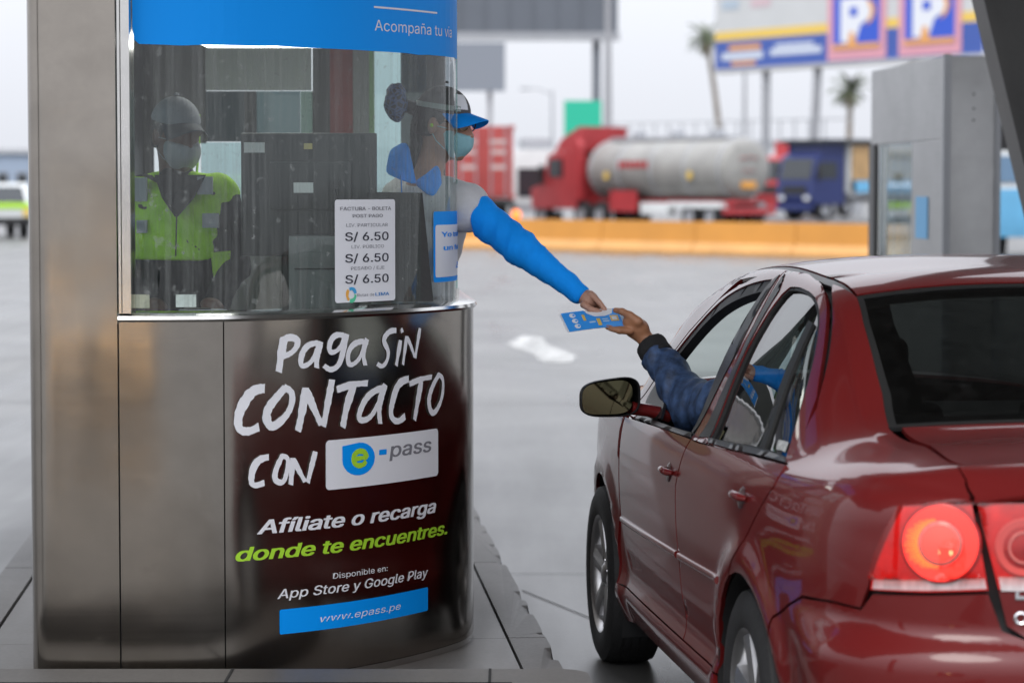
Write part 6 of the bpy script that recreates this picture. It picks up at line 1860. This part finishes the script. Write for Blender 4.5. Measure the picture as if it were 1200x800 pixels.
tag(sd_.build("painted_letters", M_TRUCKRED, tk), kind="stuff")
for yy in (2.2, 7.8): MB().lathe([(.17, 0), (.17, .012), (.0005, .013)], 16, Matrix.Translation((-1.21, yy, 2.05)) @ Matrix.Rotation(R(-90), 4, 'Y')).build("hazard_mark", pm("hazard_yellow", (.62, .42, .08), .5), tk)
for yy in (1.0, 2.3):
    for q in (-1, 1): truck_wheel(tk, q * .98, yy, .5, .34, q)
MB().box((-1.1, 3.7, .5), (-.75, 5.6, .98), bev=.04).build("side_locker", M_WHITEPAINT, tk)
MB().box((-1.18, 5.75, .62), (-1.12, 7.6, 1.45)).build("side_panel", M_TRUCKRED, tk)
for yy in (8.4, 9.7, 12.6):
    for q in (-1, 1): truck_wheel(tk, q * .98, yy, .5, .34, q)
cab = MB()
cab.prism([(9.9, .7), (13.2, .7), (13.3, 1.5), (12.4, 1.75), (12.0, 2.9), (11.4, 3.05), (9.9, 3.05)], -1.22, 1.22, axis=0)
cab.build("cab", M_TRUCKRED, tk, smooth=False)
fr_ = MB(); fr_.prism([(9.7, 3.07), (11.7, 3.07), (11.2, 3.55), (9.9, 4.05), (9.6, 4.05)], -1.1, 1.1, axis=0); fr_.build("roof_fairing", M_TRUCKRED, tk, smooth=False)
MB().box((-1.25, 10.9, 2.0), (-1.222, 11.9, 2.75)).build("cab_window", M_GLASSFAR, tk)
MB().box((-1.5, 12.2, 1.7), (-1.28, 12.3, 2.5)).build("mirror", M_BLACKPL, tk)
MB().prism([(9.55, 1.1), (9.75, 1.1), (9.75, 3.6), (9.55, 3.3)], -1.35, -1.05, axis=0).build("side_fairing", M_TRUCKRED, tk, smooth=False)

# ---- red lorry cab between tanker and blue truck
def cabover(name, label, px, Y, rz, mat, grp=None, load=None):
    p = at(px, 262, Y); o = thing(name, label, "truck", (p.x, Y, 0), R(rz), grp)
    c_ = MB().prism([(-1.05, .75), (.95, .75), (1.10, 1.1), (1.02, 1.9), (.75, 3.0), (.45, 3.15), (-1.05, 3.15)], -1.2, 1.2, axis=0)
    c_.build("cab", mat, o, smooth=False)
    q = MB(); q.add([(-1.05, 1.05, 1.95), (1.05, 1.05, 1.95), (.98, .80, 2.9), (-.98, .80, 2.9)], [(0, 1, 2, 3)]); q.build("windscreen", M_GLASSFAR, o, smooth=False)
    for s in (-1, 1):
        MB().box((s * 1.212 - .008, -.55, 1.95), (s * 1.212 + .008, .62, 2.75)).build("side_window", M_GLASSFAR, o)
        MB().box((s * 1.40 - .10, .78, 1.9), (s * 1.40 + .10, .88, 2.6), bev=.02).build("mirror", M_BLACKPL, o)
        MB().box((s * .85 - .18, 1.10, .95), (s * .85 + .18, 1.14, 1.15), bev=.01).build("headlight", M_WHITEPAINT, o)
        truck_wheel(o, s * .98, .15, .5, .34, s)
    MB().box((-1.18, .98, .45), (1.18, 1.16, .76), bev=.03).build("front_bumper", mat, o)
    MB().box((-.8, 1.07, 1.22), (.8, 1.115, 1.62)).build("grille", M_BLACKPL, o)
    return o
rc = cabover("red_lorry", "red lorry tractor standing between the tanker and the blue truck", 912, 140, 140, M_TRUCKRED)
MB().box((-.5, -5.5, .8), (.5, -1.0, 1.05)).build("chassis", M_TRUCKRED, rc)
MB().box((-1.0, -1.6, .9), (1.0, -1.1, 3.9), bev=.05).build("exhaust_stack_guard", M_TRUCKRED, rc)
for s in (-1, 1):
    for yy in (-3.4, -4.7): truck_wheel(rc, s * .98, yy, .5, .34, s)
bt = cabover("blue_truck", "dark blue truck with an awning and blue tarpaulin load beyond the barrier", 950, 130, 128, M_TRUCKBLUE)
MB().box((-1.15, .3, 3.16), (1.15, -1.0, 3.75), bev=.1).build("roof_fairing", M_TRUCKBLUE, bt)
MB().box((-.5, -8.5, .85), (.5, -1.0, 1.1)).build("chassis", M_GALV, bt)
MB().box((-1.25, -8.6, 1.12), (1.25, -1.35, 1.30)).build("load_bed", M_GALV, bt)
MB().box((-1.25, -1.40, 1.31), (1.25, -1.28, 3.6)).build("headboard", M_WHITEPAINT, bt)
for k in range(24): MB().box((-1.28, -1.5 - k * .295 - .27, 1.9), (-1.22, -1.5 - k * .295, 3.55)).build("stake_board", M_WOOD, bt) if k < 24 else None
for k in range(24): MB().box((1.22, -1.5 - k * .295 - .27, 1.31), (1.28, -1.5 - k * .295, 3.55)).build("stake_board", M_WOOD, bt)
tp = MB(); nx_, ny_ = 8, 20
for j in range(ny_ + 1):
    for i in range(nx_ + 1):
        a = math.pi * i / nx_
        y = -1.7 - 6.6 * j / ny_
        tp.v.append((-1.34 * math.cos(a), y, 1.32 + (1.05 + .12 * math.sin(y * 2.1)) * math.sin(a) ** .7))
tp.f = [(j * (nx_ + 1) + i, j * (nx_ + 1) + i + 1, (j + 1) * (nx_ + 1) + i + 1, (j + 1) * (nx_ + 1) + i) for j in range(ny_) for i in range(nx_)]
tp.build("tarpaulin", M_TARP, bt)
MB().box((-1.45, -8.7, 3.62), (1.45, .6, 3.82), bev=.05).build("awning", pm("black_awning", (.02, .023, .026), .7), bt)
for q in (-1.2, 1.2):
    for y in (-8.4, -5.0): MB().box((q - .04, y, 1.3), (q + .04, y + .08, 3.62)).build("awning_post", M_GALV, bt)
for s in (-1, 1):
    for yy in (-5.6, -6.9): truck_wheel(bt, s * .98, yy, .5, .34, s)

# ---- container on its trailer, pale van, traffic light blob
p = at(566, 262, 108)
ct = thing("container", "red shipping container on a trailer behind the attendant's head", "container", (p.x, 108, 0), R(14))
MB().box((-1.22, 0, 1.15), (1.22, 6.0, 4.0)).build("box", M_CONTRED, ct)
cor = MB()
for k in range(24): cor.box((1.222, .15 + k * .24, 1.3), (1.25, .27 + k * .24, 3.85)); cor.box((-1.25, .15 + k * .24, 1.3), (-1.222, .27 + k * .24, 3.85))
tag(cor.build("corrugation", M_CONTRED, ct, smooth=False), kind="stuff")
for q in (-.61, .61):
    d_ = MB().box((q - .57, -.05, 1.28), (q + .57, -.002, 3.88), bev=.01).build("door", M_CONTRED, ct)
    for x in (-.3, .3): MB().tube([(q + x, -.085, 1.22), (q + x, -.085, 3.94)], .028, 8).build("locking_bar", M_GALV, d_)
    for z, w in ((3.3, .36), (2.9, .30), (2.3, .34)): MB().box((q - w, -.056, z), (q + w, -.052, z + .16)).build("marking_plate", pm("faded_white", (.50, .42, .40), .6), d_)
for q in (-1.17, 1.17):
    for z in (1.2, 3.95): MB().box((q - .10, -.12, z - .08), (q + .10, .08, z + .08)).build("corner_casting", M_CONTRED, ct)
MB().box((-1.2, -.2, .85), (1.2, 6.2, 1.12)).build("trailer_bed", M_BLACKPL, ct)
for s in (-1, 1):
    for yy in (.9, 2.1): truck_wheel(ct, s * .95, yy, .48, .32, s)
p = at(632, 262, 118)
vn = thing("box_lorry", "pale grey lorry between the red container and the tanker", "lorry", (p.x, 118, 0), R(8))
MB().box((-1.15, 0, .95), (1.15, 5.4, 3.2), bev=.05).build("cargo_box", M_WHITEPAINT, vn)
MB().box((-.95, -.03, 1.15), (.95, -.003, 2.4)).build("rear_window", M_GLASSFAR, vn)
MB().box((-1.0, -.02, .5), (1.0, .2, .9), bev=.02).build("rear_bumper", M_GALV, vn)
MB().box((-.6, .6, 3.22), (.6, 2.2, 3.7), bev=.05).build("roof_unit", M_GALV, vn)
for s in (-1, 1):
    for yy in (.9, 4.6): truck_wheel(vn, s * .95, yy, .45, .3, s)
p = at(605, 252, 82)
bc = thing("beacon", "small orange warning beacon on a post behind the barrier", "beacon", (p.x, 82, 0))
MB().tube([(0, 0, 0), (0, 0, p.z - .12)], .04, 8).build("post", M_GALV, bc)
MB().lathe([(.0005, .16), (.10, .13), (.15, 0), (.10, -.13), (.0005, -.15)], 20, Matrix.Translation((0, 0, p.z))).build("lamp", pm("lit_orange_lamp", (.9, .25, .03), .4, emit=(1, .16, .02), estr=1.1), bc)

# ---- sign boards, gantries, billboard
def board(name, label, px0, py0, px1, py1, Y, mat, posts, cat, rim=None, th=.3):
    a, b = at(px0, py1, Y), at(px1, py0, Y)
    o = thing(name, label, cat, ((a.x + b.x) / 2, Y, 0))
    cx = (a.x + b.x) / 2
    MB().box((a.x - cx, 0, a.z), (b.x - cx, th, b.z)).build("panel", mat, o)
    if rim:
        MB().box((a.x - cx - .1, -.10, a.z - rim), (b.x - cx + .1, th + .1, a.z - .01)).build("lower_rail", M_GALV, o)
        for k in range(9):
            x = a.x - cx + (b.x - a.x) * (k + .5) / 9
            MB().box((x - .05, -.06, a.z), (x + .05, -.003, b.z)).build("stiffener", mat, o)
    for (qx, w, m) in posts:
        q = at(qx, 200, Y)
        MB().box((q.x - cx - w / 2, th + .12, 0), (q.x - cx + w / 2, th + .12 + w, a.z + .6)).build("post", m, o)
    return o
board("gantry_sign", "large dark grey sign board seen from behind, highest beside the booth", 470, -34, 724, 38, 150, M_SIGNGREY, ((699, .42, M_SIGNGREY),), "sign board", rim=.45)
board("gantry_sign", "smaller grey sign board on one thin post, below the large dark board", 520, 50, 592, 107, 120, pm("sign_back_pale", (.20, .225, .26), .6), ((574, .22, M_GALV),), "sign board")
board("road_sign", "plain green road sign beside the grey pole above the tanker", 661, 118, 705, 162, 128, M_SIGNGREEN, ((690, .18, M_GALV),), "road sign", th=.12)
def pole(name, label, px, Y, top, w, mat, arm=None, cat="lamp post"):
    p = at(px, 230, Y); t = at(px, top, Y)
    o = thing(name, label, cat, (p.x, Y, 0))
    MB().tube([(0, 0, 0), (0, 0, t.z * .5), (0, 0, t.z)], [w, w * .8, w * .55], 10).build("shaft", mat, o)
    if arm:
        MB().tube([(0, 0, t.z - .3), (arm * .5, 0, t.z + .1), (arm, 0, t.z + .1)], .05, 6).build("arm", mat, o)
        MB().box((arm - .35, -.12, t.z + .02), (arm + .35, .12, t.z + .18), bev=.03).build("lamp_head", mat, o)
    return o
pole("lamp_post", "tall pale grey pole in front of the large dark sign board", 712, 145, -30, .26, pm("pale_grey_paint", (.30, .305, .32), .5))
pole("lamp_post", "faint thin lamp post above the pale lorry", 647, 190, 106, .13, M_GALV, -1.9)
pole("lamp_post", "thin lamp post beside the tall palm tree, under the billboard's left end", 872, 150, 85, .16, M_GALV)

bbp = [at(838, 82, 156), at(1152, 88, 136)]
bbo = thing("billboard", "big white and blue billboard with two pink framed letter posters, top right", "billboard", (bbp[0].x, 156, 0), math.atan2(136 - 156, bbp[1].x - bbp[0].x))
BW = math.hypot(136 - 156, bbp[1].x - bbp[0].x) * 1.25; zb = bbp[0].z; SV = 1.62; BH = 5.4 * SV
def bfx(u): return u * BW / 1.25
M_BBW = pm("billboard_white", (.52, .53, .53), .6, noise=(.3, .05)); M_BBB = pm("billboard_blue", (.045, .095, .35), .6); M_BBY = pm("billboard_yellow", (.72, .50, .10), .6)
M_PINK = pm("billboard_pink", (.62, .30, .36), .6); M_BBO = pm("billboard_orange", (.68, .33, .10), .6); M_BBL = pm("billboard_light_print", (.55, .60, .68), .6); M_ROYAL = pm("poster_blue", (.03, .09, .52), .6)
MB().box((0, 0, zb), (BW, .5, zb + BH)).build("panel", M_BBW, bbo)
def bb(name, u0, v0, u1, v1, mat, d, par=bbo):
    return MB().box((bfx(u0), -d, zb + v0 * SV), (bfx(u1), -d + .012, zb + v1 * SV)).build(name, mat, par)
bb("blue_band", 0, .0, 1.0, .98, M_BBB, .013); bb("yellow_band", 0, .98, 1.0, 1.30, M_BBY, .013)
for q in ((.03, .30, .20, .55, M_BBL), (.06, .62, .19, .80, M_BBO), (.07, .10, .17, .24, M_BBO), (.23, .36, .43, .58, M_BBL), (.25, .62, .40, .74, M_BBL), (.03, 2.05, .10, 2.40, pm("faint_blue_print", (.38, .45, .52), .6)), (.15, 2.05, .23, 2.35, pm("faint_pink_print", (.55, .42, .45), .6))):
    bb("printed_line", *q[:4], q[4], .027)
for u0 in (.455, .715):
    fr_ = bb("poster_frame", u0, .05, u0 + .215, 2.45, M_PINK, .045)
    pb_ = bb("poster", u0 + .022, .40, u0 + .193, 2.18, M_ROYAL, .060)
    lt = MB()
    def lpz(u, v): return (bfx(u0 + u), -.075, zb + v)
    def poly3(pts, mat, d):
        MB().prism([(bfx(u0 + a), zb + b * SV) for a, b in pts], -d, -d + .012, axis=1).build("poster_letter", mat, pb_, smooth=False)
    poly3([(.05, .62), (.05, 2.05), (.13, 2.05), (.155, 1.9), (.165, 1.6), (.155, 1.35), (.125, 1.18), (.105, .62)], M_BBL if False else pm("poster_white", (.68, .70, .74), .6), .075)
    poly3([(.150, 2.02), (.17, 1.85), (.178, 1.6), (.168, 1.3), (.145, 1.12), (.155, 1.35), (.163, 1.6), (.152, 1.85)], M_BBO, .090)
    poly3([(.085, 1.45), (.085, 1.75), (.112, 1.75), (.112, 1.45)], M_ROYAL, .090)
    poly3([(.075, .42), (.085, .95), (.10, .95), (.112, .42)], M_BBO, .090)
    bb("poster_strip", u0 + .022, .40, u0 + .193, .56, M_BBO, .105)
MB().box((0, -.15, zb - .22), (BW, .6, zb - .01)).build("lower_rail", M_CONC, bbo)
for u, tl in ((.195, 0), (.40, -.5), (.75, 0), (1.05, 0)):
    x = bfx(u); MB().tube([(x + tl * 1.2, .3, 0), (x, .3, zb)], .24, 8).build("leg", M_GALV, bbo)

# ---- footbridge railing and distant buildings
p0, p1 = at(716, 160, 175), at(1010, 168, 160)
fb = thing("footbridge", "faint footbridge with upright railing above the tanker", "footbridge", (p0.x, 175, 0), math.atan2(160 - 175, p1.x - p0.x))
Lf = math.hypot(15, p1.x - p0.x); zd = p0.z - .4
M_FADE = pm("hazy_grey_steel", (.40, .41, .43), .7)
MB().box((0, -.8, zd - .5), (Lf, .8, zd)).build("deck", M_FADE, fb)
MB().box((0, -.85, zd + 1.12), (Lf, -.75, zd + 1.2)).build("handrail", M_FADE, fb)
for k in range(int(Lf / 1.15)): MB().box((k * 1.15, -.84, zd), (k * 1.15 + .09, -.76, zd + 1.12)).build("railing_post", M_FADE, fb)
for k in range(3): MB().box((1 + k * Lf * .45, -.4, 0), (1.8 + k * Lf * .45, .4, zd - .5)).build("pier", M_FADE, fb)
def building(name, label, px0, px1, py, Y, mat, rows, cols, depth=14):
    a, b = at(px0, py, Y), at(px1, py, Y)
    o = thing(name, label, "building", (a.x, Y, 0))
    Wd = b.x - a.x
    MB().box((0, 0, 0), (Wd, depth, a.z)).build("wall", mat, o)
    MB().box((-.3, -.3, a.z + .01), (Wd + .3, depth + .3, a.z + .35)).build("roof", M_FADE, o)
    for r_ in range(rows):
        for c_ in range(cols):
            x = Wd * (c_ + .5) / cols; z = a.z * (r_ + .55) / (rows + .1)
            f = MB().box((x - Wd / cols * .30, -.05, z - .6), (x + Wd / cols * .30, -.005, z + .6)).build("window", M_GALV, o)
            MB().box((x - Wd / cols * .26, -.07, z - .5), (x + Wd / cols * .26, -.052, z + .5)).build("pane", M_GLASSFAR, f)
    return o
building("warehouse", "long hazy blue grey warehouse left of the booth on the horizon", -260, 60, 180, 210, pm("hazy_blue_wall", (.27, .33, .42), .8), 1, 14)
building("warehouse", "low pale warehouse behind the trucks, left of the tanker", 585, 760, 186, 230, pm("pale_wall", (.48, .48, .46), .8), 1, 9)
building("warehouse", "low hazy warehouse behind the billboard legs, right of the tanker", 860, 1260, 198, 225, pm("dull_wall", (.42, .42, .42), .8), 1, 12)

# ---- trees
M_TRUNK = pm("palm_trunk", (.20, .17, .14), .9, noise=(3, .3))
M_FROND = pm("palm_frond", (.085, .105, .055), .7, noise=(1.5, .4))
M_DRY = pm("dry_frond", (.17, .14, .09), .8)
def palm(name, label, px, py, bx, by, Y, sz):
    top = at(px, py, Y); base = at(bx, by, Y)
    o = thing(name, label, "palm tree", (base.x, Y, 0))
    dx, dz = top.x - base.x, top.z
    pts = [(dx * (t ** 2.1), 0, dz * t) for t in np.linspace(0, 1, 10)]
    MB().tube(pts, [.30 - .12 * t for t in np.linspace(0, 1, 10)], 10).build("trunk", M_TRUNK, o)
    for nm, n, el0, mat in (("crown", 46, 1, M_FROND), ("dry_skirt", 14, -1, M_DRY)):
        m = MB()
        for k in range(n):
            az = random.uniform(0, 2 * math.pi); el = random.uniform(-.35, 1.35) if el0 > 0 else random.uniform(-1.2, -.5)
            L = sz * random.uniform(.75, 1.1) * (1 if el0 > 0 else .7)
            p = Vector((dx, 0, dz)); d = Vector((math.cos(az) * math.cos(el), math.sin(az) * math.cos(el), math.sin(el)))
            sp = [p]
            for q in range(6):
                p = p + d * L / 6; d = (d + Vector((0, 0, -.20))).normalized(); sp.append(p)
            side_ = d.cross(Vector((0, 0, 1))).normalized()
            for q in range(1, 7):
                for s_ in (-1, 1):
                    for e_ in (0, .5):
                        a_ = sp[q - 1].lerp(sp[q], e_); ll = L * .20 * (1 - .1 * abs(q - 3))
                        tip = a_ + side_ * s_ * ll + (sp[q] - sp[q - 1]) * 1.1 + Vector((0, 0, -ll * .35))
                        w = (sp[q] - sp[q - 1]) * .28
                        m.add([a_ - w * .5, a_ + w * .5, tip], [(0, 1, 2)])
            m.tube(sp, [.035] * 6 + [.01], 4)
        tag(m.build(nm, mat, o, smooth=False), kind="stuff")
palm("palm_tree", "tall palm with curved trunk and round crown left of the billboard", 827, 46, 846, 200, 215, 1.9)
palm("palm_tree", "shorter sparse palm with ragged crown behind the right end of the billboard", 997, 108, 994, 200, 190, 1.7)

# ---- white pickup far left
p = at(-8, 278, 88)
pk = thing("pickup", "white pickup with a lime green stripe left of the booth, far off", "pickup", (p.x, 88, 0), R(18))
MB().prism([(-2.4, .55), (2.5, .55), (2.55, .95), (1.5, 1.05), (.9, 1.70), (-1.7, 1.74), (-2.2, 1.10), (-2.42, 1.05)], -.88, .88, axis=0).build("body", M_WHITEPAINT, pk, smooth=False)
for s in (-1, 1):
    MB().box((s * .886 - .004, -2.35, .98), (s * .886 + .004, 2.3, 1.18)).build("stripe", M_GREEN, pk)
    MB().prism([(-1.65, 1.15), (1.1, 1.15), (.75, 1.62), (-1.55, 1.66)], s * .884 - .004, s * .884 + .004, axis=0).build("side_window", M_GLASSFAR, pk, smooth=False)
    for yy in (-1.5, 1.6): truck_wheel(pk, s * .78, yy, .36, .24, s)
MB().box((-.84, -2.46, .95), (.84, -2.425, 1.12)).build("stripe", M_GREEN, pk)
q = MB(); q.add([(-.75, -2.215, 1.14), (.75, -2.215, 1.14), (.70, -1.76, 1.66), (-.70, -1.76, 1.66)], [(0, 1, 2, 3)]); q.build("rear_window", M_GLASSFAR, pk, smooth=False)
MB().box((-.86, -2.55, .42), (.86, -2.40, .66), bev=.03).build("rear_bumper", M_BLACKPL, pk)
for s in (-.74, .74): MB().box((s - .1, -2.45, .70), (s + .1, -2.418, .94)).build("tail_light", M_BBY, pk)

# ---- next lane's booth, right
B2 = at(1107, 200, 17.0); bz = at(1107, 65, 17.0).z
yaw2 = math.atan2(-(at(1022, 90, 19.3).x - B2.x), 2.3)
nb_ = thing("toll_booth", "scuffed plain steel toll booth of the next lane, behind the car roof", "toll booth", (B2.x, 17.0, 0), yaw2)
M_STEEL2 = steel_mat("worn_booth_steel", (.36, .36, .36), .34, (3, 3, 60), .004)
D2 = 2.3
MB().box((0, 0, .15), (.34, .06, bz), bev=.012).build("front_panel", M_STEEL2, nb_)
MB().box((.345, .0, .15), (1.5, .05, 1.2), bev=.01).build("front_panel", M_STEEL2, nb_)
MB().box((-.012, -.014, .15), (.035, .018, bz + .01)).build("corner_post", M_GALV, nb_)
MB().box((.315, -.012, .15), (.352, -.002, bz + .006)).build("corner_post", M_GALV, nb_)
zf = at(1060, 166, 18).z
MB().box((-.004, .02, zf), (.03, D2, bz - .004)).build("side_fascia", M_STEEL2, nb_)
MB().box((-.002, .02, .15), (.03, .95, zf - .004)).build("side_panel", M_STEEL2, nb_)
MB().box((-.002, .955, .15), (.03, 1.9, 1.12)).build("side_panel", M_STEEL2, nb_)
MB().box((.008, .955, 1.125), (.014, 1.86, zf - .004)).build("side_window", glass_mat("next_booth_glass", (.72, .84, .88), 1.5, dirt=.28, dirt_col=(.5, .55, .58)), nb_)
MB().box((-.02, 1.90, .15), (.03, 1.95, zf - .004)).build("window_post", M_STEEL_TRIM, nb_)
MB().box((-.02, 2.10, .15), (.03, D2, zf - .004)).build("window_post", M_BLACKPL, nb_)
MB().box((-.008, .45, 1.35), (-.0035, .80, 1.62)).build("notice", pm("notice_blue", (.10, .32, .55), .5), nb_)
MB().box((.034, .065, bz - .07), (1.455, D2 - .01, bz - .008)).build("roof", M_STEEL2, nb_)
MB().box((1.46, .06, .15), (1.5, D2, bz)).build("side_wall", M_STEEL2, nb_)
MB().box((.36, D2 - .05, .15), (1.45, D2, 1.2)).build("rear_wall", M_STEEL2, nb_)
for z in (bz - .24, bz - .33, bz - .40): MB().lathe([(.0005, .006), (.006, .005), (.007, 0)], 10, Matrix.Translation((.18, -.001, z)) @ Matrix.Rotation(R(90), 4, 'X')).build("rivet", M_BLACKPL, nb_)
isl2 = MB().box((B2.x - .5, 15.8, 0), (B2.x + 2.2, 22.5, .15)); tag(isl2.build("toll_island", M_ISLAND), "second toll island under the next booth", kind="structure")
# shade board and a blue lorry beyond it
p = at(1168, 262, 62)
bl = thing("lorry", "white lorry with a blue skirt and dark roof beyond the next lane's booth", "lorry", (p.x + 1.4, 62, 0), R(0))
MB().box((-1.8, 0, 1.05), (2.4, 6, 3.35), bev=.05).build("cargo_box", M_WHITEPAINT, bl)
MB().box((-1.85, -.03, .50), (2.4, 6.02, 1.6), bev=.02).build("skirt", M_TARP, bl)
MB().box((-1.6, -.05, 1.75), (2.2, -.032, 2.35)).build("rear_window", pm("blue_grey_glass", (.12, .20, .30), .2), bl)
for s in (-1.5, -.4, .7, 1.8): MB().box((s - .12, -.06, 1.62), (s + .12, -.033, 1.72)).build("rear_lamp", M_TRUCKRED, bl)
for s in (-1, 1): truck_wheel(bl, s * 1.2, 1.0, .45, .3, s)
aw = at(1165, 145, 40)
sb = thing("awning", "black awning board on posts behind the next lane's booth", "awning", (aw.x, 40, 0))
z0, z1 = at(1165, 176, 40).z, at(1165, 114, 40).z
MB().box((-.32, 0, z0), (2.6, .8, z1), bev=.02).build("panel", pm("black_awning_board", (.012, .012, .013), .8), sb)
for x in (.6, 2.3): MB().box((x, .3, 0), (x + .12, .42, z0)).build("post", M_GALV, sb)
